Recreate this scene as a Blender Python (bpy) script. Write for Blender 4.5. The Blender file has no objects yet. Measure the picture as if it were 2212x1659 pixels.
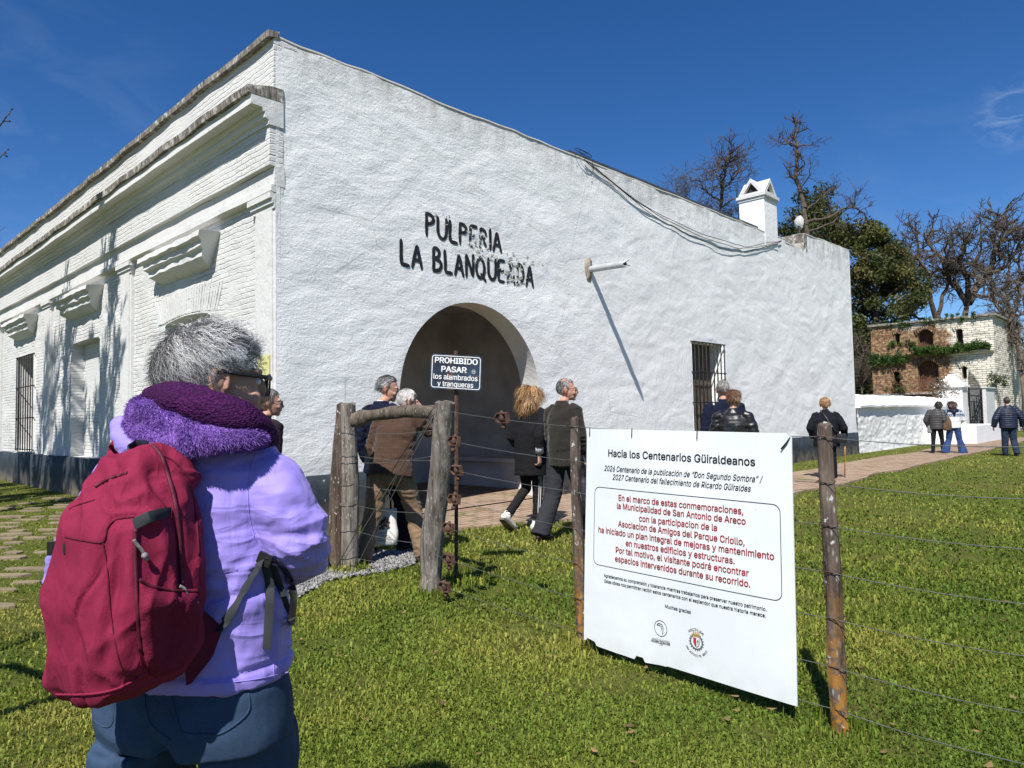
import bpy, bmesh, math, random
import numpy as np
from mathutils import Vector, Matrix
random.seed(7); rng = np.random.default_rng(7)
SC = bpy.context.scene; COL = SC.collection
R = math.radians
# ---------------------------------------------------------------- camera, world, sun
PW, PH, PF, CAMH = 2212.0, 1659.0, 1531.0, 1.40
def _rc(u, v): return np.array([u-PW/2, PH/2-v, -PF])
_VA, _VB = _rc(-482, 934), _rc(2585, 874)
_up = np.cross(_VB, _VA); _up /= np.linalg.norm(_up)
_up = _up if _up[1] > 0 else -_up
_yy = np.array([0, 0, -1.0]); _yy = _yy-_up*_yy.dot(_up); _yy /= np.linalg.norm(_yy)
CM = np.array([np.cross(_yy, _up), _yy, _up])            # camera axes -> world axes
CAM = np.array([0, 0, CAMH])
cd = bpy.data.cameras.new('camera'); co = bpy.data.objects.new('camera', cd); COL.objects.link(co)
mw = Matrix([list(CM[i])+[CAM[i]] for i in range(3)]+[[0, 0, 0, 1]]); co.matrix_world = mw
cd.sensor_width = 36; cd.lens = PF/PW*36; cd.clip_end = 2000; cd.clip_start = .05
SC.camera = co
SUN_D = np.array([-.164, -.600, .786]); SUN_D /= np.linalg.norm(SUN_D)
SUN_EL = math.asin(SUN_D[2]); SUN_AZ = math.atan2(SUN_D[0], SUN_D[1])
wd = bpy.data.worlds.new('World'); SC.world = wd; wd.use_nodes = True
nt = wd.node_tree; nt.nodes.clear()
def N(nt, typ, **kw):
    n = nt.nodes.new(typ)
    for k, v in kw.items():
        if k.startswith('i_'):
            key = k[2:]; key = int(key) if key.isdigit() else key.replace('_', ' ')
            n.inputs[key].default_value = v
        else: setattr(n, k, v)
    return n
sky = N(nt, 'ShaderNodeTexSky', sky_type='NISHITA', sun_disc=False, sun_elevation=SUN_EL, sun_rotation=SUN_AZ % (2*math.pi),
        altitude=2200, air_density=1.0, dust_density=0.15, ozone_density=3.2)
bg = N(nt, 'ShaderNodeBackground', i_Strength=.074)
ow = N(nt, 'ShaderNodeOutputWorld')
tc = N(nt, 'ShaderNodeTexCoord')
# thin wisps of cloud: two small patches of sky
def wisp(center, rad, sc, seed, amt):
    vd = N(nt, 'ShaderNodeVectorMath', operation='DISTANCE'); nt.links.new(tc.outputs['Generated'], vd.inputs[0]); vd.inputs[1].default_value = center
    mr = N(nt, 'ShaderNodeMapRange'); mr.inputs['From Min'].default_value = rad; mr.inputs['From Max'].default_value = rad*.2
    nt.links.new(vd.outputs['Value'], mr.inputs['Value'])
    mp = N(nt, 'ShaderNodeMapping'); mp.inputs['Scale'].default_value = (sc, sc, sc*2.2); mp.inputs['Rotation'].default_value = (0.3, .5, seed)
    nt.links.new(tc.outputs['Generated'], mp.inputs['Vector'])
    nz = N(nt, 'ShaderNodeTexNoise', i_Scale=1.0, i_Detail=6.0, i_Roughness=.6, i_Distortion=.6); nt.links.new(mp.outputs[0], nz.inputs['Vector'])
    cr = N(nt, 'ShaderNodeMapRange'); cr.inputs['From Min'].default_value = .46; cr.inputs['From Max'].default_value = .72; nt.links.new(nz.outputs[0], cr.inputs['Value'])
    m = N(nt, 'ShaderNodeMath', operation='MULTIPLY'); nt.links.new(mr.outputs[0], m.inputs[0]); nt.links.new(cr.outputs[0], m.inputs[1])
    m2 = N(nt, 'ShaderNodeMath', operation='MULTIPLY'); nt.links.new(m.outputs[0], m2.inputs[0]); m2.inputs[1].default_value = amt
    return m2.outputs[0]
def raydir(u, v):
    d = CM@_rc(u, v); return d/np.linalg.norm(d)
prev = sky.outputs[0]
for cen, rad, sc, sd, amt in ((raydir(2190, 245), .045, 34, 1.0, .4), (raydir(80, 330), .22, 9, 2.0, .09), (raydir(2050, 500), .2, 8, 3.0, .08)):
    mx = N(nt, 'ShaderNodeMix', data_type='RGBA'); nt.links.new(wisp(tuple(cen), rad, sc, sd, amt), mx.inputs[0])
    nt.links.new(prev, mx.inputs[6]); mx.inputs[7].default_value = (5.2, 6.0, 7.2, 1); prev = mx.outputs[2]
gm_ = N(nt, 'ShaderNodeHueSaturation'); gm_.inputs['Saturation'].default_value = 1.28; gm_.inputs['Hue'].default_value = .507; nt.links.new(prev, gm_.inputs['Color']); nt.links.new(gm_.outputs[0], bg.inputs['Color']); nt.links.new(bg.outputs[0], ow.inputs['Surface'])
sl = bpy.data.lights.new('sun', 'SUN'); sl.energy = 4.3; sl.angle = R(.53); sl.color = (1, .96, .9)
so = bpy.data.objects.new('sun', sl); COL.objects.link(so)
so.rotation_euler = Vector(SUN_D).to_track_quat('Z', 'Y').to_euler(); so.location = (-10, -30, 40)
SC.view_settings.view_transform = 'Standard'; SC.view_settings.look = 'None'; SC.view_settings.gamma = 1
SC.view_settings.exposure = .76
SC.render.engine = 'CYCLES'; SC.cycles.max_bounces = 8; SC.cycles.diffuse_bounces = 6; SC.cycles.transparent_max_bounces = 8

# ---------------------------------------------------------------- pixel helpers (photo at 2212 x 1659)
def at(u, v, Y):
    d = raydir(u, v); return CAM+d*(Y/d[1])
def gp(u, v, z=0.0):
    d = raydir(u, v); return CAM+d*((z-CAMH)/d[2])
D1 = raydir(2585, 874).copy(); D1[2] = 0; D1 /= np.linalg.norm(D1)
D2 = np.array([-D1[1], D1[0], 0]); YAWB = math.atan2(D1[1], D1[0])
BC = np.array([-2.901, 8.727, 0.0])
def BLW(x, y, z=0.0): return BC+D1*x+D2*y+np.array([0, 0, z])
def WBL(p): r = np.asarray(p)-BC; return np.array([r.dot(D1), r.dot(D2), p[2]])
def hit(u, v, p, n):
    d = raydir(u, v); return CAM+d*((np.asarray(p)-CAM).dot(n)/d.dot(n))
def wallp(u, v, y=0.0): return WBL(hit(u, v, BC+D2*y, D2))     # point on the plane of the long wall, building axes
def facp(u, v, x=0.0): return WBL(hit(u, v, BC+D1*x, D1))

# ---------------------------------------------------------------- noise
def _hash(ix, iy, iz, seed):
    h = (ix.astype(np.int64)*374761393+iy.astype(np.int64)*668265263+iz.astype(np.int64)*1274126177+seed*974634777) & 0xffffffff
    h = ((h ^ (h >> 13))*1103515245) & 0xffffffff; h = ((h ^ (h >> 16))*2246822519) & 0xffffffff
    return ((h ^ (h >> 15)) & 0xffff)/65535.0
def vn3(P, seed=0):
    P = np.asarray(P, float); f = np.floor(P); t = P-f; t = t*t*(3-2*t); i = f.astype(np.int64); r = 0
    for a in (0, 1):
        for b in (0, 1):
            for c in (0, 1):
                w = (t[..., 0] if a else 1-t[..., 0])*(t[..., 1] if b else 1-t[..., 1])*(t[..., 2] if c else 1-t[..., 2])
                r = r+w*_hash(i[..., 0]+a, i[..., 1]+b, i[..., 2]+c, seed)
    return r*2-1
def vn2(x, y, seed=0): return vn3(np.stack([x, y, np.zeros_like(x)], -1), seed)

# ---------------------------------------------------------------- mesh builder
class MB:
    def __init__(s): s.v = []; s.f = []; s.c = None
    def add(s, vs, fs):
        o = len(s.v); s.v.extend([tuple(map(float, p)) for p in vs]); s.f.extend([tuple(i+o for i in f) for f in fs]); return s
    def box(s, x0, x1, y0, y1, z0, z1):
        return s.add([(x0, y0, z0), (x1, y0, z0), (x1, y1, z0), (x0, y1, z0), (x0, y0, z1), (x1, y0, z1), (x1, y1, z1), (x0, y1, z1)],
                     [(3, 2, 1, 0), (4, 5, 6, 7), (0, 1, 5, 4), (1, 2, 6, 5), (2, 3, 7, 6), (3, 0, 4, 7)])
    def obox(s, c, ax, ay, az):
        c, ax, ay, az = [np.asarray(q, float) for q in (c, ax, ay, az)]
        vs = [c+i*ax+j*ay+k*az for k in (-1, 1) for i, j in ((-1, -1), (1, -1), (1, 1), (-1, 1))]
        return s.add(vs, [(3, 2, 1, 0), (4, 5, 6, 7), (0, 1, 5, 4), (1, 2, 6, 5), (2, 3, 7, 6), (3, 0, 4, 7)])
    def loft(s, rings, cap=True, closed=True):
        o = len(s.v); n = len(rings[0])
        for r in rings: s.v.extend([tuple(map(float, p)) for p in r])
        m = n if closed else n-1
        for k in range(len(rings)-1):
            for i in range(m):
                j = (i+1) % n; s.f.append((o+k*n+i, o+k*n+j, o+(k+1)*n+j, o+(k+1)*n+i))
        if cap and closed:
            s.f.append(tuple(o+i for i in range(n))[::-1]); s.f.append(tuple(o+(len(rings)-1)*n+i for i in range(n)))
        return s
    def tube(s, pts, rad, n=8, side=None, cap=True, dome=0):
        P = [np.asarray(p, float) for p in pts]; k = len(P)
        if not isinstance(rad, (list, tuple, np.ndarray)): rad = [rad]*k
        rr = [(q if isinstance(q, (tuple, list)) else (q, q)) for q in rad]
        rings = []; sd = None if side is None else np.asarray(side, float)
        for i in range(k):
            t = P[min(i+1, k-1)]-P[max(i-1, 0)]; L = np.linalg.norm(t); t = t/L if L > 1e-9 else np.array([0, 0, 1.])
            if sd is None:
                sd = np.cross(t, [0, 0, 1.]) if abs(t[2]) < .9 else np.cross(t, [0, 1., 0])
            a = sd-t*sd.dot(t); la = np.linalg.norm(a)
            if la < 1e-6: a = np.cross(t, [0.3, 1, .2]); la = np.linalg.norm(a)
            a /= la; b = np.cross(t, a)
            if side is None: sd = a
            rings.append([P[i]+a*rr[i][0]*math.cos(q)+b*rr[i][1]*math.sin(q) for q in np.arange(n)*2*math.pi/n])
        if dome:
            def shrink(r, c, off, f): return [c+(np.asarray(p)-c)*f+off for p in r]
            t0 = P[0]-P[1]; t0 /= np.linalg.norm(t0); t1 = P[-1]-P[-2]; t1 /= np.linalg.norm(t1)
            a0 = min(rr[0]); a1 = min(rr[-1])
            rings = [shrink(rings[0], P[0], t0*a0*.85, .45), shrink(rings[0], P[0], t0*a0*.5, .85)]+rings+[shrink(rings[-1], P[-1], t1*a1*.5, .85), shrink(rings[-1], P[-1], t1*a1*.85, .45)]
        return s.loft(rings, cap)
    def ell(s, c, r, Rm=None, n=14, m=9):
        c = np.asarray(c, float); r = np.asarray(r, float)*np.ones(3)
        Rm = np.eye(3) if Rm is None else np.asarray(Rm); rings = []
        for k in range(1, m):
            th = math.pi*k/m
            rings.append([c+Rm@(r*np.array([math.sin(th)*math.cos(q), math.sin(th)*math.sin(q), -math.cos(th)])) for q in np.arange(n)*2*math.pi/n])
        o = len(s.v); s.loft(rings, False)
        s.v.append(tuple(c-Rm@(r*np.array([0, 0, 1])))); s.v.append(tuple(c+Rm@(r*np.array([0, 0, 1]))))
        e = len(s.v)
        for i in range(n):
            j = (i+1) % n; s.f.append((o+j, o+i, e-2)); b = o+(m-2)*n; s.f.append((b+i, b+j, e-1))
        return s
    def prism(s, poly, y0, y1, fn=lambda x, y, z: (x, y, z)):       # outline in (x, z), thickness along y
        n = len(poly); A = [fn(x, y0, z) for x, z in poly]; B = [fn(x, y1, z) for x, z in poly]
        return s.add(A+B, [tuple(range(n)), tuple(range(2*n-1, n-1, -1))]+[(i, i+n, (i+1) % n+n, (i+1) % n) for i in range(n)])
    def mesh(s, name):
        me = bpy.data.meshes.new(name); me.from_pydata(s.v, [], s.f); me.update(); return me
    def build(s, name, mat, parent=None, smooth=True, fix=True):
        me = s.mesh(name)
        if fix:
            bm = bmesh.new(); bm.from_mesh(me); bmesh.ops.recalc_face_normals(bm, faces=bm.faces); bm.to_mesh(me); bm.free()
        return link(name, me, mat, parent, smooth)
def link(name, me, mat, parent=None, smooth=True):
    o = bpy.data.objects.new(name, me); COL.objects.link(o)
    if mat is not None: me.materials.append(mat)
    if smooth: 
        me.polygons.foreach_set('use_smooth', [True]*len(me.polygons))
        if smooth == 'auto': sharp(me, 38)
    if parent is not None: o.parent = parent
    return o
def sharp(me, deg):
    bm = bmesh.new(); bm.from_mesh(me); a = R(deg)
    for e in bm.edges:
        if len(e.link_faces) == 2 and e.calc_face_angle(0) > a: e.smooth = False
    bm.to_mesh(me); bm.free()
def np_mesh(name, V, F, mat, parent=None, col=None, smooth=False):
    V = np.asarray(V, np.float32); F = np.asarray(F, np.int32); k = F.shape[1]
    me = bpy.data.meshes.new(name); me.vertices.add(len(V)); me.vertices.foreach_set('co', V.ravel())
    me.loops.add(F.size); me.loops.foreach_set('vertex_index', F.ravel())
    me.polygons.add(len(F)); me.polygons.foreach_set('loop_start', np.arange(len(F), dtype=np.int32)*k)
    me.polygons.foreach_set('loop_total', np.full(len(F), k, np.int32))
    if smooth: me.polygons.foreach_set('use_smooth', np.ones(len(F), bool))
    me.update(calc_edges=True)
    if col is not None:
        at_ = me.attributes.new('Col', 'FLOAT_COLOR', 'POINT'); c4 = np.ones((len(V), 4), np.float32); c4[:, :3] = col; at_.data.foreach_set('color', c4.ravel())
    o = bpy.data.objects.new(name, me); COL.objects.link(o); me.materials.append(mat)
    if parent is not None: o.parent = parent
    return o
def tag(o, label=None, cat=None, group=None, kind=None):
    if label: o['label'] = label
    if cat: o['category'] = cat
    if group: o['group'] = group
    if kind: o['kind'] = kind
    return o
def thing(name, label, cat, loc=(0, 0, 0), rotz=0.0, group=None):
    o = bpy.data.objects.new(name, None); COL.objects.link(o); o.location = tuple(map(float, loc)); o.rotation_euler = (0, 0, rotz); o.empty_display_size = .2
    return tag(o, label, cat, group)
def remesh(mb, voxel, smooth=3, fn=None, name='m'):
    me = mb.mesh('tmp'); bm = bmesh.new(); bm.from_mesh(me); bmesh.ops.recalc_face_normals(bm, faces=bm.faces); bm.to_mesh(me); bm.free()
    o = bpy.data.objects.new('tmp', me); COL.objects.link(o)
    m = o.modifiers.new('r', 'REMESH'); m.mode = 'VOXEL'; m.voxel_size = voxel; m.use_smooth_shade = True
    if smooth: m2 = o.modifiers.new('s', 'SMOOTH'); m2.factor = .5; m2.iterations = smooth
    dg = bpy.context.evaluated_depsgraph_get(); e = o.evaluated_get(dg); out = bpy.data.meshes.new_from_object(e)
    bpy.data.objects.remove(o); bpy.data.meshes.remove(me); out.materials.clear(); out.name = name
    if fn is not None:
        n = len(out.vertices); V = np.empty(n*3, np.float32); out.vertices.foreach_get('co', V); V = V.reshape(-1, 3).astype(float)
        Nn = np.empty(n*3, np.float32); out.vertices.foreach_get('normal', Nn); Nn = Nn.reshape(-1, 3).astype(float)
        V = fn(V, Nn); out.vertices.foreach_set('co', np.asarray(V, np.float32).ravel()); out.update()
    return out

# ---------------------------------------------------------------- materials
class Mt:
    def __init__(s, name, rough=.8, spec=.3):
        s.m = bpy.data.materials.new(name); s.m.use_nodes = True; s.t = s.m.node_tree
        s.b = s.t.nodes['Principled BSDF']; s.b.inputs['Roughness'].default_value = rough; s.b.inputs['Specular IOR Level'].default_value = spec
        s.co = N(s.t, 'ShaderNodeTexCoord').outputs['Object']; s.h = None
    def n(s, typ, **k): return N(s.t, typ, **k)
    def l(s, a, b): s.t.links.new(a, b)
    def mapd(s, scale=(1, 1, 1), rot=(0, 0, 0), loc=(0, 0, 0), src=None):
        m = s.n('ShaderNodeMapping'); m.inputs['Scale'].default_value = scale; m.inputs['Rotation'].default_value = rot; m.inputs['Location'].default_value = loc
        s.l(src or s.co, m.inputs['Vector']); return m.outputs[0]
    def swz(s, order):
        a = s.n('ShaderNodeSeparateXYZ'); s.l(s.co, a.inputs[0]); c = s.n('ShaderNodeCombineXYZ')
        for i, q in enumerate(order):
            if q != '0': s.l(a.outputs['xyz'.index(q)], c.inputs[i])
        return c.outputs[0]
    def axis(s, q):
        a = s.n('ShaderNodeSeparateXYZ'); s.l(s.co, a.inputs[0]); return a.outputs['xyz'.index(q)]
    def noise(s, scale, detail=4, rough=.55, vec=None, dist=0.0):
        n = s.n('ShaderNodeTexNoise', i_Scale=scale, i_Detail=detail, i_Roughness=rough, i_Distortion=dist); s.l(vec or s.co, n.inputs['Vector']); return n.outputs[0]
    def vor(s, scale, vec=None, feature='F1', out=0):
        n = s.n('ShaderNodeTexVoronoi', feature=feature, i_Scale=scale); s.l(vec or s.co, n.inputs['Vector']); return n.outputs[out]
    def rng(s, v, a, b, c=0.0, d=1.0):
        m = s.n('ShaderNodeMapRange'); s.l(v, m.inputs['Value'])
        for k, q in (('From Min', a), ('From Max', b), ('To Min', c), ('To Max', d)): m.inputs[k].default_value = q
        return m.outputs[0]
    def math(s, op, a, b=None):
        m = s.n('ShaderNodeMath', operation=op)
        for i, q in enumerate((a, b)):
            if q is None: continue
            if isinstance(q, (int, float)): m.inputs[i].default_value = q
            else: s.l(q, m.inputs[i])
        return m.outputs[0]
    def mix(s, f, a, b, mode='MIX'):
        m = s.n('ShaderNodeMix', data_type='RGBA', blend_type=mode)
        for i, q in ((0, f), (6, a), (7, b)):
            if isinstance(q, (int, float)): m.inputs[i].default_value = q
            elif isinstance(q, tuple): m.inputs[i].default_value = q+(1,) if len(q) == 3 else q
            else: s.l(q, m.inputs[i])
        return m.outputs[2]
    def col(s, c):
        if isinstance(c, tuple): s.b.inputs['Base Color'].default_value = c+(1,)
        else: s.l(c, s.b.inputs['Base Color'])
        return s
    def bump(s, h, strength=.5, dist=.01):
        b = s.n('ShaderNodeBump', i_Strength=strength, i_Distance=dist); s.l(h, b.inputs['Height'])
        if s.h is not None: s.l(s.h, b.inputs['Normal'])
        s.h = b.outputs[0]; s.l(s.h, s.b.inputs['Normal']); return s
    def attr(s, name='Col'):
        return s.n('ShaderNodeAttribute', attribute_name=name).outputs['Color']
def sc(c, k): return tuple(min(1, q*k) for q in c)
def simple(name, c, rough=.8, var=.25, scale=6, bump=.2, bscale=40, bd=.004, spec=.3, metal=0.0):
    m = Mt(name, rough, spec); m.col(m.mix(m.rng(m.noise(scale, 5), .3, .7), sc(c, 1-var), sc(c, 1+var)))
    if bump: m.bump(m.noise(bscale, 4), bump, bd)
    m.b.inputs['Metallic'].default_value = metal
    return m.m
def cloth(name, c, rough=.9, var=.12, weave=260, bump=.25, spec=.15, fold=0):
    m = Mt(name, rough, spec); base = m.mix(m.rng(m.noise(9, 4), .3, .7), sc(c, 1-var), sc(c, 1+var))
    m.col(base); m.bump(m.noise(weave, 2), bump, .0012)
    if fold:
        m.bump(m.noise(14, 3, .5, m.mapd((1, 1, .45)), .8), fold, .02)
        rd = m.math('ABSOLUTE', m.math('SUBTRACT', m.noise(9, 2, .4, m.mapd((.8, .8, 2.4), (.5, .5, .2)), .5), .5)); m.bump(m.rng(rd, 0, .13, 1, 0), fold*.55, .010)
    m.b.inputs['Sheen Weight'].default_value = .08 if max(c) > .1 else 0.0
    return m.m
def attrmat(name, rough=.6, spec=.3, trans=0.0, mul=None):
    m = Mt(name, rough, spec); c = m.attr()
    if mul: c = m.mix(1.0, c, mul, 'MULTIPLY')
    m.col(c)
    if trans:
        t = m.n('ShaderNodeBsdfTranslucent'); m.l(c, t.inputs[0]); a = m.n('ShaderNodeMixShader'); a.inputs[0].default_value = trans
        m.l(m.b.outputs[0], a.inputs[1]); m.l(t.outputs[0], a.inputs[2]); m.l(a.outputs[0], m.t.nodes['Material Output'].inputs[0])
    return m.m
# ---------------------------------------------------------------- setting materials
def whitewash(name, tint=(.785, .788, .785), kind='brush', dirt=True):
    m = Mt(name, .92, .15)
    c = m.mix(m.rng(m.noise(1.1, 5, .6), .3, .75), sc(tint, .93), sc(tint, 1.05))
    c = m.mix(m.rng(m.noise(14, 6, .7), .56, .76, 0, .5), c, sc(tint, .84))
    if kind in ('brush', 'brick'):
        z = m.axis('z'); low = m.rng(z, 0.9, 2.6, .45, 0)                       # splash of earth near the ground, flaking paint above
        c = m.mix(m.math('MULTIPLY', low, m.rng(m.noise(2.2, 5, .6, m.mapd((1, 1, .5))), .45, .7)), c, (.66, .66, .58))
    if kind == 'brush':
        z = m.axis('z')
        top = m.math('MULTIPLY', m.rng(z, 5.7, 6.28), m.rng(m.noise(3.2, 6, .65, m.mapd((1, 1, .28))), .42, .72))
        c = m.mix(m.math('MULTIPLY', top, .8), c, (.30, .28, .25))
        x = m.axis('x'); right = m.rng(x, 4.5, 9.0)
        a = m.noise(1.0, 8, .68, m.mapd((4.6, 4.6, 13)), .9); b = m.noise(1.0, 7, .66, m.mapd((27, 27, 6.5)), .45)
        f = m.mix(right, a, b)
        spots = m.rng(m.vor(7.5, m.mapd((1, 1, 1.2))), .0, .05, 1, 0)
        c = m.mix(m.math('MULTIPLY', spots, m.rng(m.noise(1.7, 2), .55, .62)), c, (.5, .48, .44))
        crack = m.math('MULTIPLY', m.rng(m.vor(.55, m.mapd((1, 1, 1.6), src=None), 'DISTANCE_TO_EDGE'), 0, .006, 1, 0), m.rng(m.noise(.6, 2), .5, .58))
        c = m.mix(m.math('MULTIPLY', crack, .55), c, (.3, .29, .27))
        m.bump(f, .55, .022); m.bump(m.noise(24, 7, .7, None, .4), .7, .014); m.bump(m.noise(120, 3, .6), .35, .003)
    elif kind == 'brick':
        v = m.mapd((1, 1, 1), src=m.swz('yz0')); w = m.n('ShaderNodeVectorMath', operation='ADD'); nn = m.n('ShaderNodeTexNoise', i_Scale=3.5, i_Detail=3.0); m.l(m.co, nn.inputs['Vector'])
        sc_ = m.n('ShaderNodeVectorMath', operation='SCALE'); m.l(nn.outputs[1], sc_.inputs[0]); sc_.inputs['Scale'].default_value = .055
        m.l(v, w.inputs[0]); m.l(sc_.outputs[0], w.inputs[1])
        br = m.n('ShaderNodeTexBrick', i_Scale=1.0); m.l(w.outputs[0], br.inputs['Vector']); br.inputs['Brick Width'].default_value = .27; br.inputs['Row Height'].default_value = .072; br.inputs['Mortar Size'].default_value = .012; br.inputs['Mortar Smooth'].default_value = 1.0
        amt = m.rng(m.noise(.8, 3), .38, .62)
        m.bump(m.math('MULTIPLY', br.outputs['Fac'], m.math('MULTIPLY', amt, -1)), .75, .022)
        m.bump(m.noise(1.0, 6, .65, m.mapd((9, 9, 24)), .6), .7, .02); m.bump(m.noise(70, 3), .35, .004)
        st = m.rng(m.noise(1.4, 4, .6, m.mapd((1, 1, .25))), .6, .75, 0, .35)
        c = m.mix(st, c, (.62, .52, .38))
    else:
        m.bump(m.noise(6, 6, .65, None, .4), .6, .03); m.bump(m.noise(60, 4), .4, .005)
        if dirt:
            c = m.mix(m.rng(m.noise(5, 6, .7), .55, .7, 0, .6), c, (.45, .43, .38))
    m.col(c); return m.m
M_WALL = whitewash('whitewash')
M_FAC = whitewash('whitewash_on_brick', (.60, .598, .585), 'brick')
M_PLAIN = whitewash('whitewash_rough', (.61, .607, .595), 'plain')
M_CLEAN = whitewash('whitewash_bright', (.78, .78, .77), 'plain', False)
def weathered():
    m = Mt('weathered_edge', .95, .1); v = m.mapd((1, 1, .12)); nz = m.noise(26, 5, .7, v)
    c = m.mix(m.rng(nz, .35, .62), (.055, .048, .042), (.30, .27, .23)); c = m.mix(m.rng(m.noise(6, 5, .7), .5, .64), c, (.58, .56, .52))
    m.col(c); m.bump(nz, .9, .03); return m.m
M_EDGE = weathered()
def dado_mat():
    m = Mt('dado_paint', .75, .3); c = m.mix(m.rng(m.noise(3, 5, .6), .35, .7), (.017, .023, .03), (.04, .05, .06))
    c = m.mix(m.math('MULTIPLY', m.rng(m.axis('z'), .05, .38, 1, 0), m.rng(m.noise(5, 5), .35, .6)), c, (.16, .13, .09))
    c = m.mix(m.rng(m.noise(9, 6, .7), .66, .72), c, (.3, .3, .28)); m.col(c)
    m.bump(m.noise(9, 6, .65), .6, .02); return m.m
M_DADO = dado_mat()
M_COP = whitewash('weathered_coping', (.42, .40, .36), 'plain')
M_IRON = simple('black_iron', (.012, .012, .013), .6, .4, 20, .3, 60)
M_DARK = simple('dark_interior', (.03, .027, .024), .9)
M_PORCH = simple('porch_plaster', (.60, .58, .57), .95, .22, 1.5, .5, 9, .02)
M_ROOF = simple('roof_sheet', (.05, .055, .065), .7)
def paint_letters():
    m = Mt('black_wall_paint', .8, .25); x = m.axis('x'); z = m.axis('z')
    m.col(m.mix(m.rng(m.noise(20, 4), .4, .7), (.012, .014, .018), (.03, .033, .04)))
    d1 = m.n('ShaderNodeVectorMath', operation='DISTANCE'); m.l(m.swz('xz0'), d1.inputs[0]); d1.inputs[1].default_value = (3.42, 4.17, 0)
    d2 = m.n('ShaderNodeVectorMath', operation='DISTANCE'); m.l(m.swz('xz0'), d2.inputs[0]); d2.inputs[1].default_value = (4.25, 3.80, 0)
    k = m.math('MAXIMUM', m.rng(d1.outputs['Value'], .12, .5, 1, 0), m.rng(d2.outputs['Value'], .1, .5, 1, 0))
    ero = m.math('GREATER_THAN', m.math('ADD', m.noise(13, 5, .7), m.math('MULTIPLY', k, .22)), .70)
    tr = m.n('ShaderNodeBsdfTransparent'); mx = m.n('ShaderNodeMixShader'); m.l(ero, mx.inputs[0]); m.l(m.b.outputs[0], mx.inputs[1]); m.l(tr.outputs[0], mx.inputs[2])
    m.l(mx.outputs[0], m.t.nodes['Material Output'].inputs[0]); m.bump(m.noise(40, 4), .4, .006); return m.m
def brick_ruin():
    m = Mt('old_brick', .95, .1); s_ = m.n('ShaderNodeSeparateXYZ'); m.l(m.co, s_.inputs[0])
    ad = m.math('ADD', s_.outputs[0], s_.outputs[1]); cv = m.n('ShaderNodeCombineXYZ'); m.l(ad, cv.inputs[0]); m.l(s_.outputs[2], cv.inputs[1])
    nn = m.n('ShaderNodeTexNoise', i_Scale=2.5, i_Detail=3.0); m.l(m.co, nn.inputs['Vector']); w = m.n('ShaderNodeVectorMath', operation='ADD'); q = m.n('ShaderNodeVectorMath', operation='SCALE'); m.l(nn.outputs[1], q.inputs[0]); q.inputs['Scale'].default_value = .05
    m.l(cv.outputs[0], w.inputs[0]); m.l(q.outputs[0], w.inputs[1])
    br = m.n('ShaderNodeTexBrick', i_Scale=1.0); m.l(w.outputs[0], br.inputs['Vector']); br.inputs['Brick Width'].default_value = .42; br.inputs['Row Height'].default_value = .125; br.inputs['Mortar Size'].default_value = .02; br.inputs['Mortar Smooth'].default_value = .3; br.inputs['Bias'].default_value = 0
    br.inputs['Color1'].default_value = (.22, .105, .062, 1); br.inputs['Color2'].default_value = (.12, .06, .04, 1); br.inputs['Mortar'].default_value = (.12, .085, .06, 1)
    b2 = m.mix(m.rng(m.noise(6, 5, .7), .45, .65), br.outputs['Color'], (.42, .3, .16))
    white = m.mix(br.outputs['Fac'], (.70, .66, .56), (.36, .31, .25))
    pw = m.n('ShaderNodeMapRange'); m.l(s_.outputs[1], pw.inputs['Value'])                      # whitewash kept at the right end and along the top
    for k_, v_ in (('From Min', 3.1), ('From Max', .4), ('To Min', -.22), ('To Max', .32)): pw.inputs[k_].default_value = v_
    tp = m.rng(s_.outputs[2], 5.9, 6.5, 0, .22); sx = m.rng(s_.outputs[0], .55, .9, 0, .5)
    f = m.rng(m.math('ADD', m.math('ADD', m.noise(.9, 6, .7), pw.outputs[0]), m.math('ADD', tp, sx)), .42, .60)
    c = m.mix(f, b2, white); c = m.mix(m.rng(m.noise(1.8, 5, .7, m.mapd((1, 1, .5))), .58, .74, 0, .75), c, (.05, .042, .03))
    m.col(c); m.bump(br.outputs['Fac'], -.8, .03) if False else m.bump(m.math('MULTIPLY', br.outputs['Fac'], -1), .8, .03); m.bump(m.noise(18, 4), .5, .02); return m.m
M_BRICK = brick_ruin()
def wood_mat(name='weathered_wood', c1=(.25, .22, .19), c2=(.055, .046, .038), lichen=0.0):
    m = Mt(name, .9, .15); g = m.noise(1, 7, .7, m.mapd((34, 34, 2.4)), .5); g2 = m.noise(1, 4, .6, m.mapd((9, 9, 5)))
    c = m.mix(m.rng(g, .36, .64), c2, c1); c = m.mix(m.rng(g2, .5, .75, 0, .6), c, sc(c1, 1.55))
    fl = m.rng(m.vor(1, m.mapd((45, 45, 14))), .0, .28, 1, 0); c = m.mix(m.math('MULTIPLY', fl, m.rng(m.noise(4, 3), .38, .52)), c, (.42, .40, .37))
    if lichen:
        lz = m.rng(m.axis('z'), .75, .1); c = m.mix(m.math('MULTIPLY', m.math('MULTIPLY', lz, lichen), m.rng(m.noise(16, 5, .7), .46, .58)), c, (.34, .155, .025))
        c = m.mix(m.math('MULTIPLY', m.rng(m.noise(22, 3), .66, .7), .9), c, (.5, .5, .46))
    m.col(c); m.bump(g, .8, .012); m.bump(g2, .4, .02); return m.m
M_WOOD = wood_mat(); M_WOODL = wood_mat('post_wood_with_lichen', (.135, .105, .085), (.04, .03, .024), .95)
M_WOODD = wood_mat('dark_post_wood', (.13, .10, .08), (.035, .028, .022), .1)
M_RUST = simple('rusty_iron', (.085, .045, .03), .85, .5, 25, .6, 90, .004)
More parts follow.
